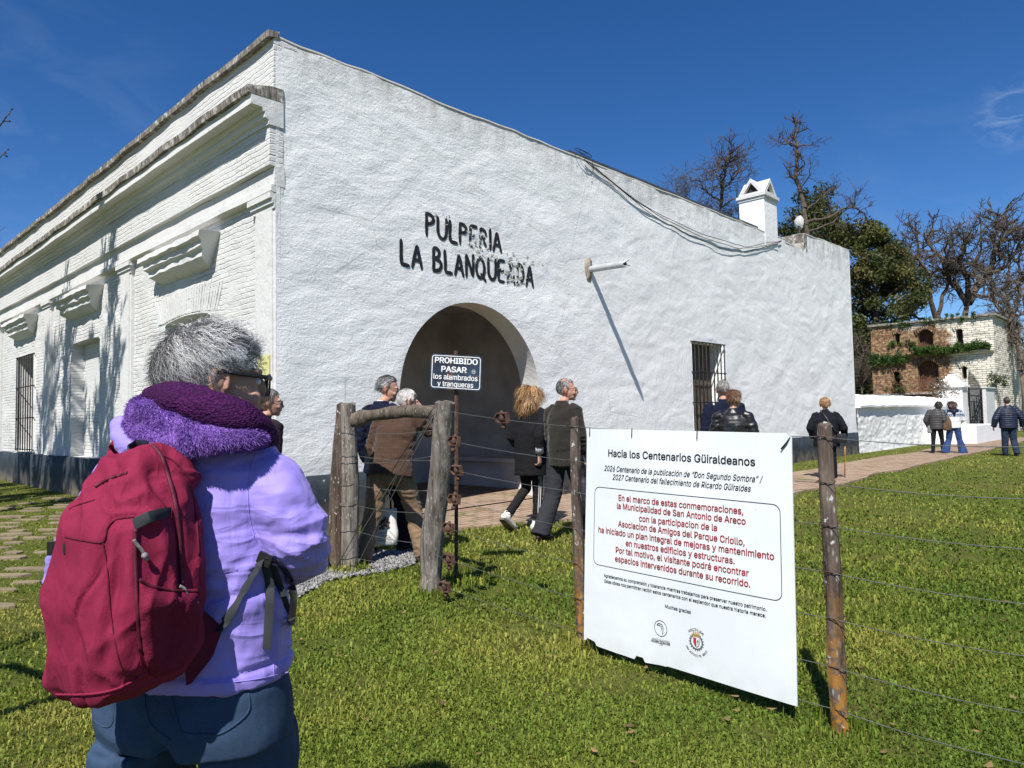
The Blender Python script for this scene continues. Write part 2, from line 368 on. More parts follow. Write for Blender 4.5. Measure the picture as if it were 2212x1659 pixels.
M_WIRE = simple('fence_wire', (.17, .17, .165), .5, .2, 20, 0, spec=.4, metal=.5)
M_CABLE = simple('black_cable', (.015, .015, .016), .7, .2, 9, 0)
def ground_mat():
    m = Mt('lawn_soil', 1.0, .05); n1 = m.noise(1.3, 6, .65); n2 = m.noise(38, 5, .7); n3 = m.noise(.35, 4, .55)
    c = m.mix(m.rng(n1, .35, .68), (.085, .12, .02), (.19, .19, .05)); c = m.mix(m.rng(n3, .42, .66, 0, .75), c, (.175, .155, .05))
    c = m.mix(m.rng(n2, .3, .72, 0, .6), c, (.035, .055, .01)); c = m.mix(m.rng(m.noise(3.1, 5, .7), .64, .76, 0, .55), c, (.2, .165, .085)); m.col(c)
    m.bump(n2, .9, .04); m.bump(m.noise(140, 3), .6, .01); return m.m
def brickpath_mat():
    m = Mt('brick_paving', .95, .1); v = m.n('ShaderNodeVectorMath', operation='ADD'); nn = m.n('ShaderNodeTexNoise', i_Scale=2.0, i_Detail=3.0); m.l(m.co, nn.inputs['Vector'])
    q = m.n('ShaderNodeVectorMath', operation='SCALE'); m.l(nn.outputs[1], q.inputs[0]); q.inputs['Scale'].default_value = .06; m.l(m.co, v.inputs[0]); m.l(q.outputs[0], v.inputs[1])
    br = m.n('ShaderNodeTexBrick', i_Scale=1.0); m.l(v.outputs[0], br.inputs['Vector']); br.inputs['Brick Width'].default_value = .3; br.inputs['Row Height'].default_value = .15; br.inputs['Mortar Size'].default_value = .016; br.inputs['Mortar Smooth'].default_value = .4
    br.inputs['Color1'].default_value = (.34, .235, .17, 1); br.inputs['Color2'].default_value = (.26, .17, .12, 1); br.inputs['Mortar'].default_value = (.10, .085, .05, 1)
    c = m.mix(m.rng(m.noise(2.5, 5, .7), .4, .7, 0, .75), br.outputs['Color'], (.38, .30, .225)); c = m.mix(m.rng(m.noise(1.1, 6, .75), .56, .64, 0, .85), c, (.10, .115, .03)); m.col(c)
    m.bump(m.math('MULTIPLY', br.outputs['Fac'], -1), .8, .02); m.bump(m.noise(40, 4), .5, .006); return m.m
M_GROUND = ground_mat(); M_PATH = brickpath_mat()
M_STONE = simple('paving_stone', (.195, .155, .10), .95, .3, 3.5, .5, 30, .008)
M_GRAVEL = attrmat('gravel_stones', .9, .2)

# ---------------------------------------------------------------- ground, paths
g = MB().add([(-300, -60, 0), (300, -60, 0), (300, 500, 0), (-300, 500, 0)], [(0, 1, 2, 3)]).build('ground', M_GROUND, smooth=False); tag(g, kind='structure')
def ribbon(name, pts, mat, z, loc):
    mb = MB(); n = len(pts); mb.add([(x, y, z) for x, y in pts], [tuple(range(n))]); mb.add([(x, y, -.02) for x, y in pts], []); o = n
    for i in range(n): mb.f.append((i, (i+1) % n, o+(i+1) % n, o+i))
    ob = mb.build(name, mat, smooth=False); ob.location = tuple(loc); ob.rotation_euler = (0, 0, YAWB); return tag(ob, kind='structure')
def wob(a, b, n, amp, seed):
    a, b = np.array(a, float), np.array(b, float); t = np.linspace(0, 1, n); d = b-a; nn = np.array([-d[1], d[0]])/np.hypot(*d)
    return [tuple(a+d*k+nn*amp*float(vn2(np.array([k*n*.35]), np.array([0.]), seed)[0])) for k in t]
P_PATH = wob((1.2, -.03), (6.1, -.03), 4, 0, 1)+wob((6.4, -1.30), (36, -1.38), 60, .16, 2)+wob((36, -3.0), (5.2, -3.12), 60, .14, 3)+wob((4.4, -2.4), (1.0, -1.25), 14, .12, 4)
ribbon('brick_path', P_PATH, M_PATH, .035, BC)
P_GRAV = [(-1.35, -2.95), (-.9, -2.62), (-.3, -2.72), (.25, -2.62), (.5, -2.2), (.2, -1.8), (-.5, -1.7), (-1.3, -2.0)]
def inpoly(x, y, poly):
    r = np.zeros(len(x), bool); n = len(poly)
    for i in range(n):
        x1, y1 = poly[i]; x2, y2 = poly[(i+1) % n]; c = ((y1 > y) != (y2 > y)) & (x < (x2-x1)*(y-y1)/(y2-y1+1e-12)+x1); r ^= c
    return r
# gravel: heaped loose stones
def gravel():
    V = []; F = []; C = []; n = 0
    base = np.array([[1, 0, 0], [-1, 0, 0], [0, 1, 0], [0, -1, 0], [0, 0, 1], [0, 0, -1]], float); fs = [(0, 2, 4), (2, 1, 4), (1, 3, 4), (3, 0, 4), (2, 0, 5), (1, 2, 5), (3, 1, 5), (0, 3, 5)]
    X = rng.uniform(-1.5, .6, 9000); Y = rng.uniform(-3.0, -1.6, 9000); k = inpoly(X, Y, P_GRAV); X, Y = X[k], Y[k]
    for x, y in zip(X, Y):
        s = rng.uniform(.010, .021); p = BLW(x, y, s*.5+rng.uniform(0, .022)); b = base*s*rng.uniform(.7, 1.3, (6, 3)); a = rng.uniform(0, 6.3); q = np.array([[math.cos(a), -math.sin(a), 0], [math.sin(a), math.cos(a), 0], [0, 0, .8]])
        V.append(b@q.T+p); F += [tuple(i+n for i in f) for f in fs]; n += 6; C += [np.array((.26, .255, .245))*rng.uniform(.5, 1.25)]*6
    return np_mesh('gravel', np.concatenate(V), F, M_GRAVEL, col=np.array(C))
tag(gravel(), kind='stuff')
# flat paving stones with grass joints beside the facade
def stones():
    mb = MB(); c0 = gp(60, 1130); 
    for r in range(30):
        y = 5.6+r*.27*(1+r*.012); x = -9.5+rng.uniform(0, .4)
        while x < -1.6:
            w = rng.uniform(.16, .5); h = rng.uniform(.07, .165)
            keep = (.66 if r > 3 else .45) if x > -7.5 or r > 6 else .4
            lx, ly, _ = WBL((x+w/2, y, 0))
            if lx < -.25 and rng.random() < keep and not (lx > -1.5 and -3.2 < ly < -1.5):
                n = 9; rot = rng.uniform(-.12, .12)-.06; P = []
                for q in range(n):
                    a = q*2*math.pi/n+rng.uniform(-.2, .2); rr = rng.uniform(.82, 1.06); px = abs(math.cos(a))**.6*math.copysign(1, math.cos(a))*w/2*rr; py = abs(math.sin(a))**.6*math.copysign(1, math.sin(a))*h/2*rr
                    P.append((x+w/2+px*math.cos(rot)-py*math.sin(rot), y+px*math.sin(rot)+py*math.cos(rot)))
                z = rng.uniform(.018, .032); mb.loft([[(p[0], p[1], -.01) for p in P], [(p[0], p[1], z-.006) for p in P], [((p[0]-x-w/2)*.94+x+w/2, (p[1]-y)*.94+y, z) for p in P]])
            x += w+rng.uniform(.03, .12)
    return mb
o = stones().build('stone_path', M_STONE, smooth=False); tag(o, kind='structure')

# ---------------------------------------------------------------- the white building
bld = thing('white_building', 'long whitewashed flat roofed building with arched doorway, black painted lettering and moulded facade', 'building', BC, YAWB)
def gridmesh(us, vs, holes, mapf, name, mat, parent, flip=False):
    U, Vv = np.meshgrid(us, vs, indexing='ij'); U = U.ravel().copy(); Vv = Vv.ravel().copy(); ins = np.zeros(len(U), bool)
    for h in holes:
        i = h[0](U, Vv); ins |= i; U[i], Vv[i] = h[1](U[i], Vv[i])
    na, nb = len(us), len(vs); I = np.arange(na*nb).reshape(na, nb); F = np.stack([I[:-1, :-1], I[1:, :-1], I[1:, 1:], I[:-1, 1:]], -1).reshape(-1, 4)
    F = F[~ins[F].all(1)]
    if flip: F = F[:, ::-1]
    return np_mesh(name, mapf(U, Vv), F, mat, parent, smooth=True)
def arch_hole(xc, r, zs):
    def ins(x, z): return ((np.abs(x-xc) < r-1e-6) & (z < zs)) | (np.hypot(x-xc, z-zs) < r-1e-6)
    def prj(x, z):
        a = z > zs; d = np.maximum(np.hypot(x-xc, z-zs), 1e-6); nx = np.where(a, xc+(x-xc)/d*r, np.where(x < xc, xc-r, xc+r)); nz = np.where(a, zs+(z-zs)/d*r, z); return nx, nz
    return ins, prj
def seg_hole(x0, x1, z0, zt, rise):
    xc = (x0+x1)/2; hw = (x1-x0)/2
    def top(x): return zt-rise*((x-xc)/hw)**2
    def ins(x, z): return (x > x0+1e-6) & (x < x1-1e-6) & (z > z0+1e-6) & (z < top(x)-1e-6)
    def prj(x, z):
        dx = np.minimum(x-x0, x1-x); dt = top(x)-z; db = z-z0; mn = np.minimum(np.minimum(dx, dt), db)
        nx = np.where((mn == dx), np.where(x-x0 < x1-x, x0, x1), x); nz = np.where(mn == dt, top(x), np.where(mn == db, z0, z)); return nx, nz
    return ins, prj
XC, AR, ZS = 3.37, 1.5, 1.73
def fade(d, w): return np.clip(d/w, 0, 1)
def wall_disp(x, z):
    x2 = x+.25*vn2(x*1.3, z*1.7, 21); z2 = z+.12*vn2(x*2.1, z*2.3, 22)
    d = .012*vn2(x2*1.1, z2*1.9, 1)+.005*vn2(x2*2.9, z2*6.5, 2)+.003*vn2(x2*7, z2*14, 3)+.0018*vn2(x*17, z*22, 4)
    ha = np.where(z > ZS, np.hypot(x-XC, z-ZS)-AR, np.abs(x-XC)-AR); hw = np.maximum(np.abs(x-10.78)-.73, np.abs(z-1.98)-1.1)
    return d*fade(x, .12)*fade(20.6-x, .12)*fade(np.abs(ha), .1)*fade(np.abs(hw), .08)
def topz(x):
    b = np.where(x < 15.45, 6.27, np.where(x < 16.72, 6.19, 6.70+(x-16.72)*.02)); return b+.022*vn2(x*.7, x*0, 11)+.012*vn2(x*3, x*0, 12)
WX0, WX1, WZ0, WZ1 = 10.05, 11.5, .92, 3.06
us = np.unique(np.concatenate([np.linspace(0, 20.6, 560), [15.44, 15.46, 16.71, 16.73, WX0, WX1]])); vs = np.unique(np.concatenate([np.linspace(0, 1, 172), [WZ0/6.27, WZ1/6.27]]))
def wm(U, V):
    t = topz(U); z = np.where(V < .7, V*6.27, (.7*6.27)+(V-.7)/.3*(t-.7*6.27)); return np.stack([U, -wall_disp(U, z), z], -1)
hA = arch_hole(XC, AR, ZS/1.0)
def hole_scaled(h): 
    return (lambda x, v: h[0](x, v*6.27)), (lambda x, v: (lambda a: (a[0], a[1]/6.27))(h[1](x, v*6.27)))
hW = seg_hole(WX0, WX1, WZ0, WZ1, 0.0)
tag(gridmesh(us, vs, [hole_scaled(hA), hole_scaled(hW)], wm, 'wall', M_WALL, bld), 'long grey white end wall with rough plaster')
# parapet top of the long wall, inner face, roof
xs = np.unique(np.concatenate([np.linspace(0, 20.6, 240), [15.44, 15.46, 16.71, 16.73]])); tz = topz(xs); mb = MB()
mb.loft([[(x, -.006, z-.004) for x, z in zip(xs, tz)], [(x, -.012, z+.02) for x, z in zip(xs, tz)], [(x, .34, z+.03) for x, z in zip(xs, tz)], [(x, .36, 5.2) for x in xs]], closed=False)
mb.build('coping', M_COP, bld)
mb = MB(); mb.box(6.0, 14.02, .14, .34, 6.2, 6.43).build('roof_edge', M_ROOF, bld, False)
MB().box(.2, 20.5, .36, 11, 5.75, 5.95).build('roof', M_ROOF, bld, False)
mb = MB(); mb.box(20.25, 20.6, .012, 12, 0, 6.6); mb.box(.3, 20.3, 11.5, 12, 0, 6).build('rear_wall', M_PLAIN, bld, False)
mb = MB().box(16.715, 17.0, -.004, 2.6, 6.17, 6.70); mb.build('gutter_wall', M_EDGE, bld, False)
# arch reveal and porch
mb = MB(); prof = [(XC-AR, 0)]+[(XC-AR, z) for z in np.linspace(.2, ZS, 7)]+[(XC-AR*math.cos(a), ZS+AR*math.sin(a)) for a in np.linspace(.05, math.pi-.05, 48)]+[(XC+AR, z) for z in np.linspace(ZS, .2, 7)]+[(XC+AR, 0)]
ys = np.linspace(0, .42, 8); mb.loft([[(x+.006*math.sin(z*7+y*9), y, z) for x, z in prof] for y in ys], closed=False); mb.build('arch_reveal', M_PLAIN, bld)
mb = MB(); x0, x1, y0, y1, zc = 1.05, 6.3, .42, 3.9, 3.75
mb.add([(x0, y0, 0), (x0, y1, 0), (x1, y1, 0), (x1, y0, 0), (x0, y0, zc), (x0, y1, zc), (x1, y1, zc), (x1, y0, zc)], [(0, 1, 5, 4), (1, 2, 6, 5), (2, 3, 7, 6), (4, 5, 6, 7)])
# inner side of the front wall round the arch
ins, prj = hA
gridmesh(np.linspace(x0, x1, 120), np.linspace(0, zc, 90), [hA], lambda U, V: np.stack([U, np.full_like(U, .42), V], -1), 'porch_inner_face', M_PORCH, bld, True)
mb.build('porch_room', M_PORCH, bld, False, fix=False)
MB().add([(x0, -.02, .05), (x1, -.02, .05), (x1, y1, .05), (x0, y1, .05)], [(0, 1, 2, 3)]).build('porch_floor', M_PATH, bld, False)
mb = MB(); mb.prism([(5.55, .05), (5.62, .52), (5.5, .55), (5.5, .62), (6.3, .62), (6.3, .05)], 1.1, 3.9); mb.build('porch_bench', M_PORCH, bld, False)
# dado on the long wall and facade
def dado(xa, xb, h, seed, axis):
    q = np.linspace(xa, xb, max(2, int((xb-xa)/.1))); t = h+.010*vn2(q*2.3, q*0, seed)+.006*vn2(q*9, q*0, seed+1); mb = MB(); e = .035
    rr = [[(x, -.0, z+.002) for x, z in zip(q, t)], [(x, -e, z-.01) for x, z in zip(q, t)], [(x, -e-.006+.006*float(vn2(np.array([x*4]), np.array([1.]), 5)[0]), .35) for x in q], [(x, -e-.01, -.02) for x in q]]
    if axis == 'y': rr = [[(p[1], p[0], p[2]) for p in r] for r in rr]
    mb.loft(rr, closed=False)
    for k in (0, -1): mb.add([r[k] for r in rr]+[((0.0, rr[0][k][1], -.02) if axis == 'y' else (rr[0][k][0], 0.0, -.02))], [(0, 1, 2, 3, 4)])
    return mb
da = dado(-.035, XC-AR, .715, 31, 'x'); db = dado(XC+AR, 20.64, .70, 33, 'x'); da.add(db.v, db.f); da.build('dado', M_DADO, bld)
dado(-.035, 24, .77, 35, 'y').build('dado', M_DADO, bld)
# barred window on the long wall
def barred(x0, x1, z0, z1, parent, n, axis='x', back=.3, rows=4, out=.06):
    f = (lambda x, y, z: (x, y, z)) if axis == 'x' else (lambda x, y, z: (y, x, z))
    rv = MB(); pr = [(x0, z0), (x0, z1), (x1, z1), (x1, z0), (x0, z0)]; rv.loft([[f(x, y, z) for x, z in pr] for y in (0, back)], closed=False)
    w = rv.build('window', M_CLEAN, parent, False); sh = MB(); sh.add([f(x, back-.02, z) for x, z in pr[:4]], [(0, 1, 2, 3)]); sh.build('shade_backing', M_WOODD, w, False)  # dark sheet stands in for the shade inside the room behind the bars
    gm = MB()
    for i in range(n):
        x = x0+.03+(x1-x0-.06)*i/(n-1); gm.tube([f(x, -out, z0+.02), f(x, -out, z1-.01)], .013, 6)
    for k in range(rows):
        z = z0+.06+(z1-z0-.07)*k/(rows-1); gm.tube([f(x0-.04, .02, z), f(x0-.03, -out, z), f(x1+.03, -out, z), f(x1+.04, .02, z)], .014, 6)
    gm.build('grille', M_IRON, w)
    return w
barred(WX0, WX1, WZ0, WZ1, bld, 9, 'x', .34, 4)
# hand painted lettering: every letter is a set of brush strokes
ST = {'P': [[(0, 0), (0, 1)], [(0, 1), (.32, .97), (.45, .78), (.33, .58), (.02, .52)]], 'U': [[(0, 1), (.0, .3), (.12, .06), (.3, 0), (.46, .1), (.52, .35), (.52, 1)]],
 'L': [[(0, 1), (0, .02), (.42, .0)]], 'E': [[(.42, 1), (0, 1), (0, 0), (.44, .0)], [(0, .53), (.34, .53)]], 'R': [[(0, 0), (0, 1), (.3, .97), (.42, .78), (.3, .56), (.02, .52)], [(.16, .52), (.48, 0)]],
 'I': [[(0, 0), (0, 1)]], 'A': [[(0, 0), (.27, 1), (.54, 0)], [(.1, .33), (.44, .33)]], 'B': [[(0, 0), (0, 1), (.3, .95), (.38, .77), (.28, .56), (.03, .53)], [(.1, .53), (.4, .45), (.48, .24), (.36, .04), (0, 0)]],
 'N': [[(0, 0), (0, 1), (.46, 0), (.46, 1)]], 'Q': [[(.28, 1), (.06, .82), (0, .5), (.07, .16), (.28, .0), (.5, .16), (.57, .5), (.5, .82), (.28, 1)], [(.34, .22), (.62, -.06)]], 'D': [[(0, 0), (0, 1), (.3, .92), (.47, .62), (.44, .3), (.26, .06), (0, 0)]]}
M_LET = paint_letters()
def stroke(mb, pts, w):
    P = [np.array(p, float) for p in pts]; Q = []
    for a, b in zip(P[:-1], P[1:]):
        k = max(2, int(np.hypot(*(b-a))/.03)); Q += [a+(b-a)*t for t in np.linspace(0, 1, k, endpoint=False)]
    Q.append(P[-1]); Q = np.array(Q)
    for _ in range(2): Q[1:-1] = Q[1:-1]*.5+(Q[:-2]+Q[2:])*.25
    n = len(Q); t = np.gradient(Q, axis=0); t /= np.linalg.norm(t, axis=1)[:, None]+1e-9; s = np.stack([-t[:, 1], t[:, 0]], -1)
    ww = w*(1+.13*vn2(np.arange(n)*.35, np.full(n, Q[0, 0]*7), 9)); ww[0] *= .8; ww[-1] *= .75
    e0 = Q[0]-t[0]*w*.7; e1 = Q[-1]+t[-1]*w*.7
    V = []
    for c, sd, h in [(e0, s[0], w*.4)]+[(Q[i], s[i], ww[i]) for i in range(n)]+[(e1, s[-1], w*.35)]: V += [c+sd*h, c, c-sd*h]
    V = np.array(V); d = wall_disp(V[:, 0], V[:, 1]); off = .007+.0015*(len(mb.v) % 5)/5
    m = len(V)//3; F = []
    for i in range(m-1):
        for k in (0, 1): F.append((3*i+k, 3*i+k+1, 3*i+4+k, 3*i+3+k))
    mb.add([(V[i, 0], -d[i]-off, V[i, 1]) for i in range(len(V))], F)
lets = [('P', 919, 465, 512, 941), ('U', 951, 467, 517, 973), ('L', 986, 476, 529, 1000), ('P', 1007, 478, 527, 1026), ('E', 1025, 484, 533, 1043), ('R', 1043, 488, 540, 1063), ('I', 1053, 496, 540, 1055), ('A', 1052, 496, 541, 1073)]
def word(seq, mb, zb, zt, xa, xb, w):
    wd_ = [max(p[0] for s_ in ST[c] for p in s_) if c != ' ' else .28 for c in seq]; gap = .21; tot = sum(wd_)+gap*(len(seq)-1); x = xa; k = (xb-xa)/tot
    for c, q in zip(seq, wd_):
        if c != ' ':
            jz = rng.uniform(-.015, .015); jh = rng.uniform(.95, 1.05)
            for s_ in ST[c]: stroke(mb, [(x+p[0]*k+.02*p[1]*0, zb+jz+(zt-zb)*jh*p[1]) for p in s_], w)
        x += (q+gap)*k
mb = MB(); word('PULPERIA', mb, 4.14, 4.47, 2.40, 3.98, .030); word('LA BLANQUEADA', mb, 3.64, 3.99, 1.92, 4.76, .030)
mb.build('painted_lettering', M_LET, bld, True, fix=False)
# peeling patches: bare ochre plaster with lifted paint lips
def flakes():
    mb = MB()
    for cx, cz, n, sx, sz in ((3.45, 4.2, 20, .3, .17), (4.25, 3.8, 20, .3, .16), (4.6, 4.1, 14, .5, .16), (2.75, 4.5, 4, .2, .1), (6.3, 6.0, 6, .4, .12)):
        for _ in range(n):
            x, z = cx+rng.normal()*sx*.6, cz+rng.normal()*sz*.6; r = rng.uniform(.007, .034); k = 9
            d = float(wall_disp(np.array([x]), np.array([z]))[0]); A = [(x+math.cos(q)*r*rng.uniform(.6, 1.3)*1.5, z+math.sin(q)*r*rng.uniform(.5, 1.1)) for q in np.arange(k)*2*math.pi/k]
            mb.add([(p[0], -d-.0065-rng.uniform(0, .016)*(i < 3), p[1]) for i, p in enumerate(A)], [tuple(range(k))])
    return mb
M_FLK = simple('flaked_plaster', (.56, .54, .49), .95, .45, 18, .5, 50, .006)
flakes().build('peeling_plaster', M_FLK, bld, False)
# rainwater spout with mortar collar
mb = MB(); pb = wallp(1274, 582); px, pz = pb[0], pb[2]
n = 22; ring = lambda y, r: [(px+r*math.cos(a), y, pz+r*math.sin(a)-(-y)*.035) for a in np.arange(n)*2*math.pi/n]
body = [ring(.05, .062), ring(-.80, .062)]; mb.loft(body, False)
tip = [(px+.062*math.cos(a), -.80-.16*max(0, abs(math.sin(a-.35))**1.3-.25), pz-.028+.062*math.sin(a)) for a in np.arange(n)*2*math.pi/n]; mb.loft([body[1], tip], False)
inn = [ring(.05, .054), ring(-.80, .054), [(px+(p[0]-px)*.87, p[1], pz-.028+(p[2]-pz+.028)*.87) for p in tip]]; mb.loft(inn, False); mb.loft([tip, inn[2]], False)
spout = mb.build('drain_spout', simple('zinc', (.42, .44, .45), .5, .15, 9, .1, 30, spec=.5, metal=.25), bld, True, fix=True)
mb = MB()
for k_, r, dz in ((0, .15, .0), (1, .11, -.13), (2, .09, .1)):
    A = [(px-.05+.02*k_+r*.75*math.cos(q)*rng.uniform(.8, 1.2), pz+.02+dz+r*1.15*math.sin(q)*rng.uniform(.85, 1.2)) for q in np.arange(16)*2*math.pi/16]
    dd = float(wall_disp(np.array([px]), np.array([pz]))[0]); mb.loft([[(a, -dd+.01, b) for a, b in A], [(a, -dd-.012-.003*k_, b) for a, b in A], [(px-.02+(a-px)*.5, -dd-.03-.003*k_, pz+(b-pz)*.5) for a, b in A]])
mb.build('mortar_collar', simple('raw_mortar', (.27, .235, .19), .95, .35, 9, .8, 35, .012), spout)
# chimney: shaft, flange and a cap with four small gables
chx0, chx1, chy0, chy1, chz = 14.1, 14.9, -.012, .70, 7.28
ch = MB().box(chx0, chx1, chy0, chy1, 5.9, chz).build('chimney', M_CLEAN, bld, False)
mb = MB(); e = .06; mb.box(chx0-e, chx1+e, chy0-e, chy1+e, chz, chz+.08); mb.box(chx0-e*.4, chx1+e*.4, chy0-e*.4, chy1+e*.4, chz-.07, chz); mb.build('chimney_flange', M_PLAIN, ch, False)
def gables():
    mb = MB(); dk = MB(); z0 = chz+.08; H = .46; cx, cy = (chx0+chx1)/2, (chy0+chy1)/2
    for ax in (0, 1):
        for s_ in (-1, 1):
            hw = ((chy1-chy0)/2 if ax == 0 else (chx1-chx0)/2)+.02; d = ((chx1-chx0)/2 if ax == 0 else (chy1-chy0)/2)+.02
            def f(t, off, z): return (cx+s_*(d-off), cy+t, z) if ax == 0 else (cx+t, cy+s_*(d-off), z)
            O = [(-hw, z0), (hw, z0), (0, z0+H)]; I = [(-hw*.58, z0+.06), (hw*.58, z0+.06), (0, z0+H*.74)]
            vs_ = [f(t, 0, z) for t, z in O]+[f(t, 0, z) for t, z in I]+[f(t, .1, z) for t, z in I]
            mb.add(vs_, [(0, 1, 4, 3), (1, 2, 5, 4), (2, 0, 3, 5), (3, 4, 7, 6), (4, 5, 8, 7), (5, 3, 6, 8)]); dk.add([f(t, .1, z) for t, z in I], [(0, 1, 2)])
            apex = f(0, 0, z0+H); ce = (cx, cy, z0+H*.98)
            for t in (-1, 1): mb.add([f(t*hw, 0, z0), apex, ce, ], [(0, 1, 2)])
    return mb, dk
a_, b_ = gables(); cap = a_.build('chimney_cap', M_PLAIN, ch, False); b_.build('smoke_opening', M_DARK, cap, False)

# ---------------------------------------------------------------- facade
FX = .05; FL = 24.0
bays = [2.92, 8.1, 13.0, 18.3]
holes = [seg_hole(2.05, 3.79, .77, 3.06, .06), seg_hole(7.1, 9.0, .77, 3.16, .03), seg_hole(12.0, 13.75, .80, 3.2, .0)]
def fd(y, z): return .014*vn2(y*1.4, z*2.5, 41)+.007*vn2(y*5, z*9, 42)
def fdisp(y, z):
    d = fd(y, z)*fade(y, .1); m = np.ones_like(y)
    for a, b in ((2.05, 3.79), (7.1, 9.0), (12, 13.75)): m = np.minimum(m, fade(np.abs(np.maximum(np.maximum(a-y, y-b), z-3.2)), .08))
    return d*m
us = np.unique(np.concatenate([np.linspace(0, FL, 420), [2.05, 3.79, 7.1, 9.0, 12, 13.75]])); vs = np.unique(np.concatenate([np.linspace(0, 4.5, 110), [.77, .80, 3.2]]))
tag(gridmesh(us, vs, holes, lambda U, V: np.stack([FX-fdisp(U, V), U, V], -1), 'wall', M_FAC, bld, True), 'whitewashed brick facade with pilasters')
def recess(y0, y1, z0, zt, rise, dep):
    t = np.linspace(y0, y1, 14); yc = (y0+y1)/2; hw = (y1-y0)/2; pr = [(y0, z0)]+[(y, zt-rise*((y-yc)/hw)**2) for y in t]+[(y1, z0), (y0, z0)]
    mb = MB(); mb.loft([[(FX+x, y, z) for y, z in pr] for x in (0, dep)], closed=False); mb.add([(FX+dep, y, z) for y, z in pr[:-1]], [tuple(range(len(pr)-1))]); return mb
recess(2.05, 3.79, .77, 3.06, .06, .24).build('blind_window', M_FAC, bld, False); recess(7.1, 9.0, .77, 3.16, .03, .24).build('blind_window', M_FAC, bld, False)
barred(12.0, 13.75, .8, 3.2, bld, 8, 'y', .4, 4, .0)
# flat brick arches above the blind windows: thin upright bricks under paint
for yc, zt in ((2.92, 3.08),):
    mb = MB()
    for k in range(-13, 14):
        y = yc+k*.085; lean = k*.012; z = zt-.06*min(1, (k*.085/.95)**2); mb.obox((FX-.004-.004*(k % 3 == 0), y+lean*.5, z+.2), (.008, 0, 0), (0, .034, 0), (0, lean*.6, .19))
    mb.build('flat_arch', M_PLAIN, bld, False)
# pilasters with capitals
def pil(y0, y1, zt, first=False):
    mb = MB(); mb.box(-.0, FX+.03, y0, y1, .6, zt); mb.box(-.022, .002, y0+.06, y1-.06, .6, zt-.16)
    for k, (o, z0, z1) in enumerate(((.02, zt-.16, zt-.10), (.045, zt-.10, zt-.04), (.075, zt-.04, zt+.03))): mb.box(-o, FX+.03, y0-o if not first else y0, y1+o, z0, z1)
    return mb
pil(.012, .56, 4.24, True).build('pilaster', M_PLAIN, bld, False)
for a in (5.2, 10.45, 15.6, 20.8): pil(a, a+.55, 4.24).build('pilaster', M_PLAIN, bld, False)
# entablature: one profile drawn along the facade with hand-made wobble
def entab(prof, y0, y1, amp, seed, step=.12):
    y = np.arange(y0, y1, step); y[0] = y0; rings = []
    for q in y:
        r = []
        for i, (x, z) in enumerate(prof):
            k = 0 if q == y0 else 1; r.append((x+amp*k*float(vn2(np.array([q*2.2]), np.array([i*.6]), seed)[0])*.6, q, z+amp*float(vn2(np.array([q*1.5]), np.array([i*.5]), seed+1)[0])+.012*math.sin(q*.5)))
        rings.append(r)
    return MB().loft(rings, True, True)
M_FACP = M_FAC
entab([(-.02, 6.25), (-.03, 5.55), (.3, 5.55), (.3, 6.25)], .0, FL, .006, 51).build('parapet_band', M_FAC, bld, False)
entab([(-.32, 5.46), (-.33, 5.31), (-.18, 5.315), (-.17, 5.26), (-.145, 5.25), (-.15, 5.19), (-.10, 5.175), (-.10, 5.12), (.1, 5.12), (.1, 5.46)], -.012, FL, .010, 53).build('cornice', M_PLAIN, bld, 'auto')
entab([(-.05, 5.60), (-.38, 5.525), (-.37, 5.435), (-.30, 5.43), (.1, 5.44), (.1, 5.60)], -.016, FL, .024, 55).build('cornice_lip', M_EDGE, bld, 'auto')
entab([(.03, 6.335), (-.10, 6.32), (-.095, 6.24), (.02, 6.245), (.05, 6.25), (.05, 6.335)], -.014, FL, .020, 57).build('coping', M_EDGE, bld, 'auto')
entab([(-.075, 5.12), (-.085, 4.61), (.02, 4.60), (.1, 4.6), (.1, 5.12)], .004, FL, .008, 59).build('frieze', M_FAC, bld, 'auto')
entab([(-.012, 4.60), (-.022, 4.36), (.0, 4.35), (.12, 4.35), (.12, 4.60)], .002, FL, .009, 61).build('architrave', M_PLAIN, bld, 'auto')
entab([(-.055, 4.37), (-.06, 4.29), (-.03, 4.27), (.1, 4.27), (.1, 4.37)], .006, FL, .009, 63).build('architrave', M_PLAIN, bld, 'auto')
# moulded hoods over the windows
def hood(yc, hw=1.22):
    mb = MB(); rings = []
    prof = [(0, 4.12, 0), (-.25, 4.10, 0), (-.265, 4.02, .02), (-.19, 3.98, .09), (-.20, 3.90, .10), (-.14, 3.86, .17), (-.145, 3.78, .18), (-.05, 3.70, .27), (FX+.02, 3.64, .32)]
    A = []; B = []
    for x, z, ins_ in prof: A.append((x, yc-hw+ins_+.01*math.sin(z*40), z)); B.append((x, yc+hw-ins_, z))
    m = 12; rr = []
    for k in range(m+1):
        t = k/m; rr.append([tuple(np.array(a)*(1-t)+np.array(b)*t+np.array([.008*rng.normal() if 0 < k < m else 0, 0, .007*rng.normal()])) for a, b in zip(A, B)])
    mb.loft([r+[(FX+.02, r[0][1]*1.0, r[0][2])] for r in rr]); return mb
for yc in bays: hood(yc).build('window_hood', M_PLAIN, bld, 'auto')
# yellow enamel plaque on the corner pilaster, its own thing
pq = thing('wall_plaque', 'pale yellow printed plaque with decorated corners on the white corner pilaster', 'plaque', BLW(-.035, .27, 1.83), YAWB)
MB().box(-.004, .004, -.155, .155, 0, .42).build('panel', simple('yellow_enamel', (.62, .58, .24), .4, .06, 5, 0), pq, False)

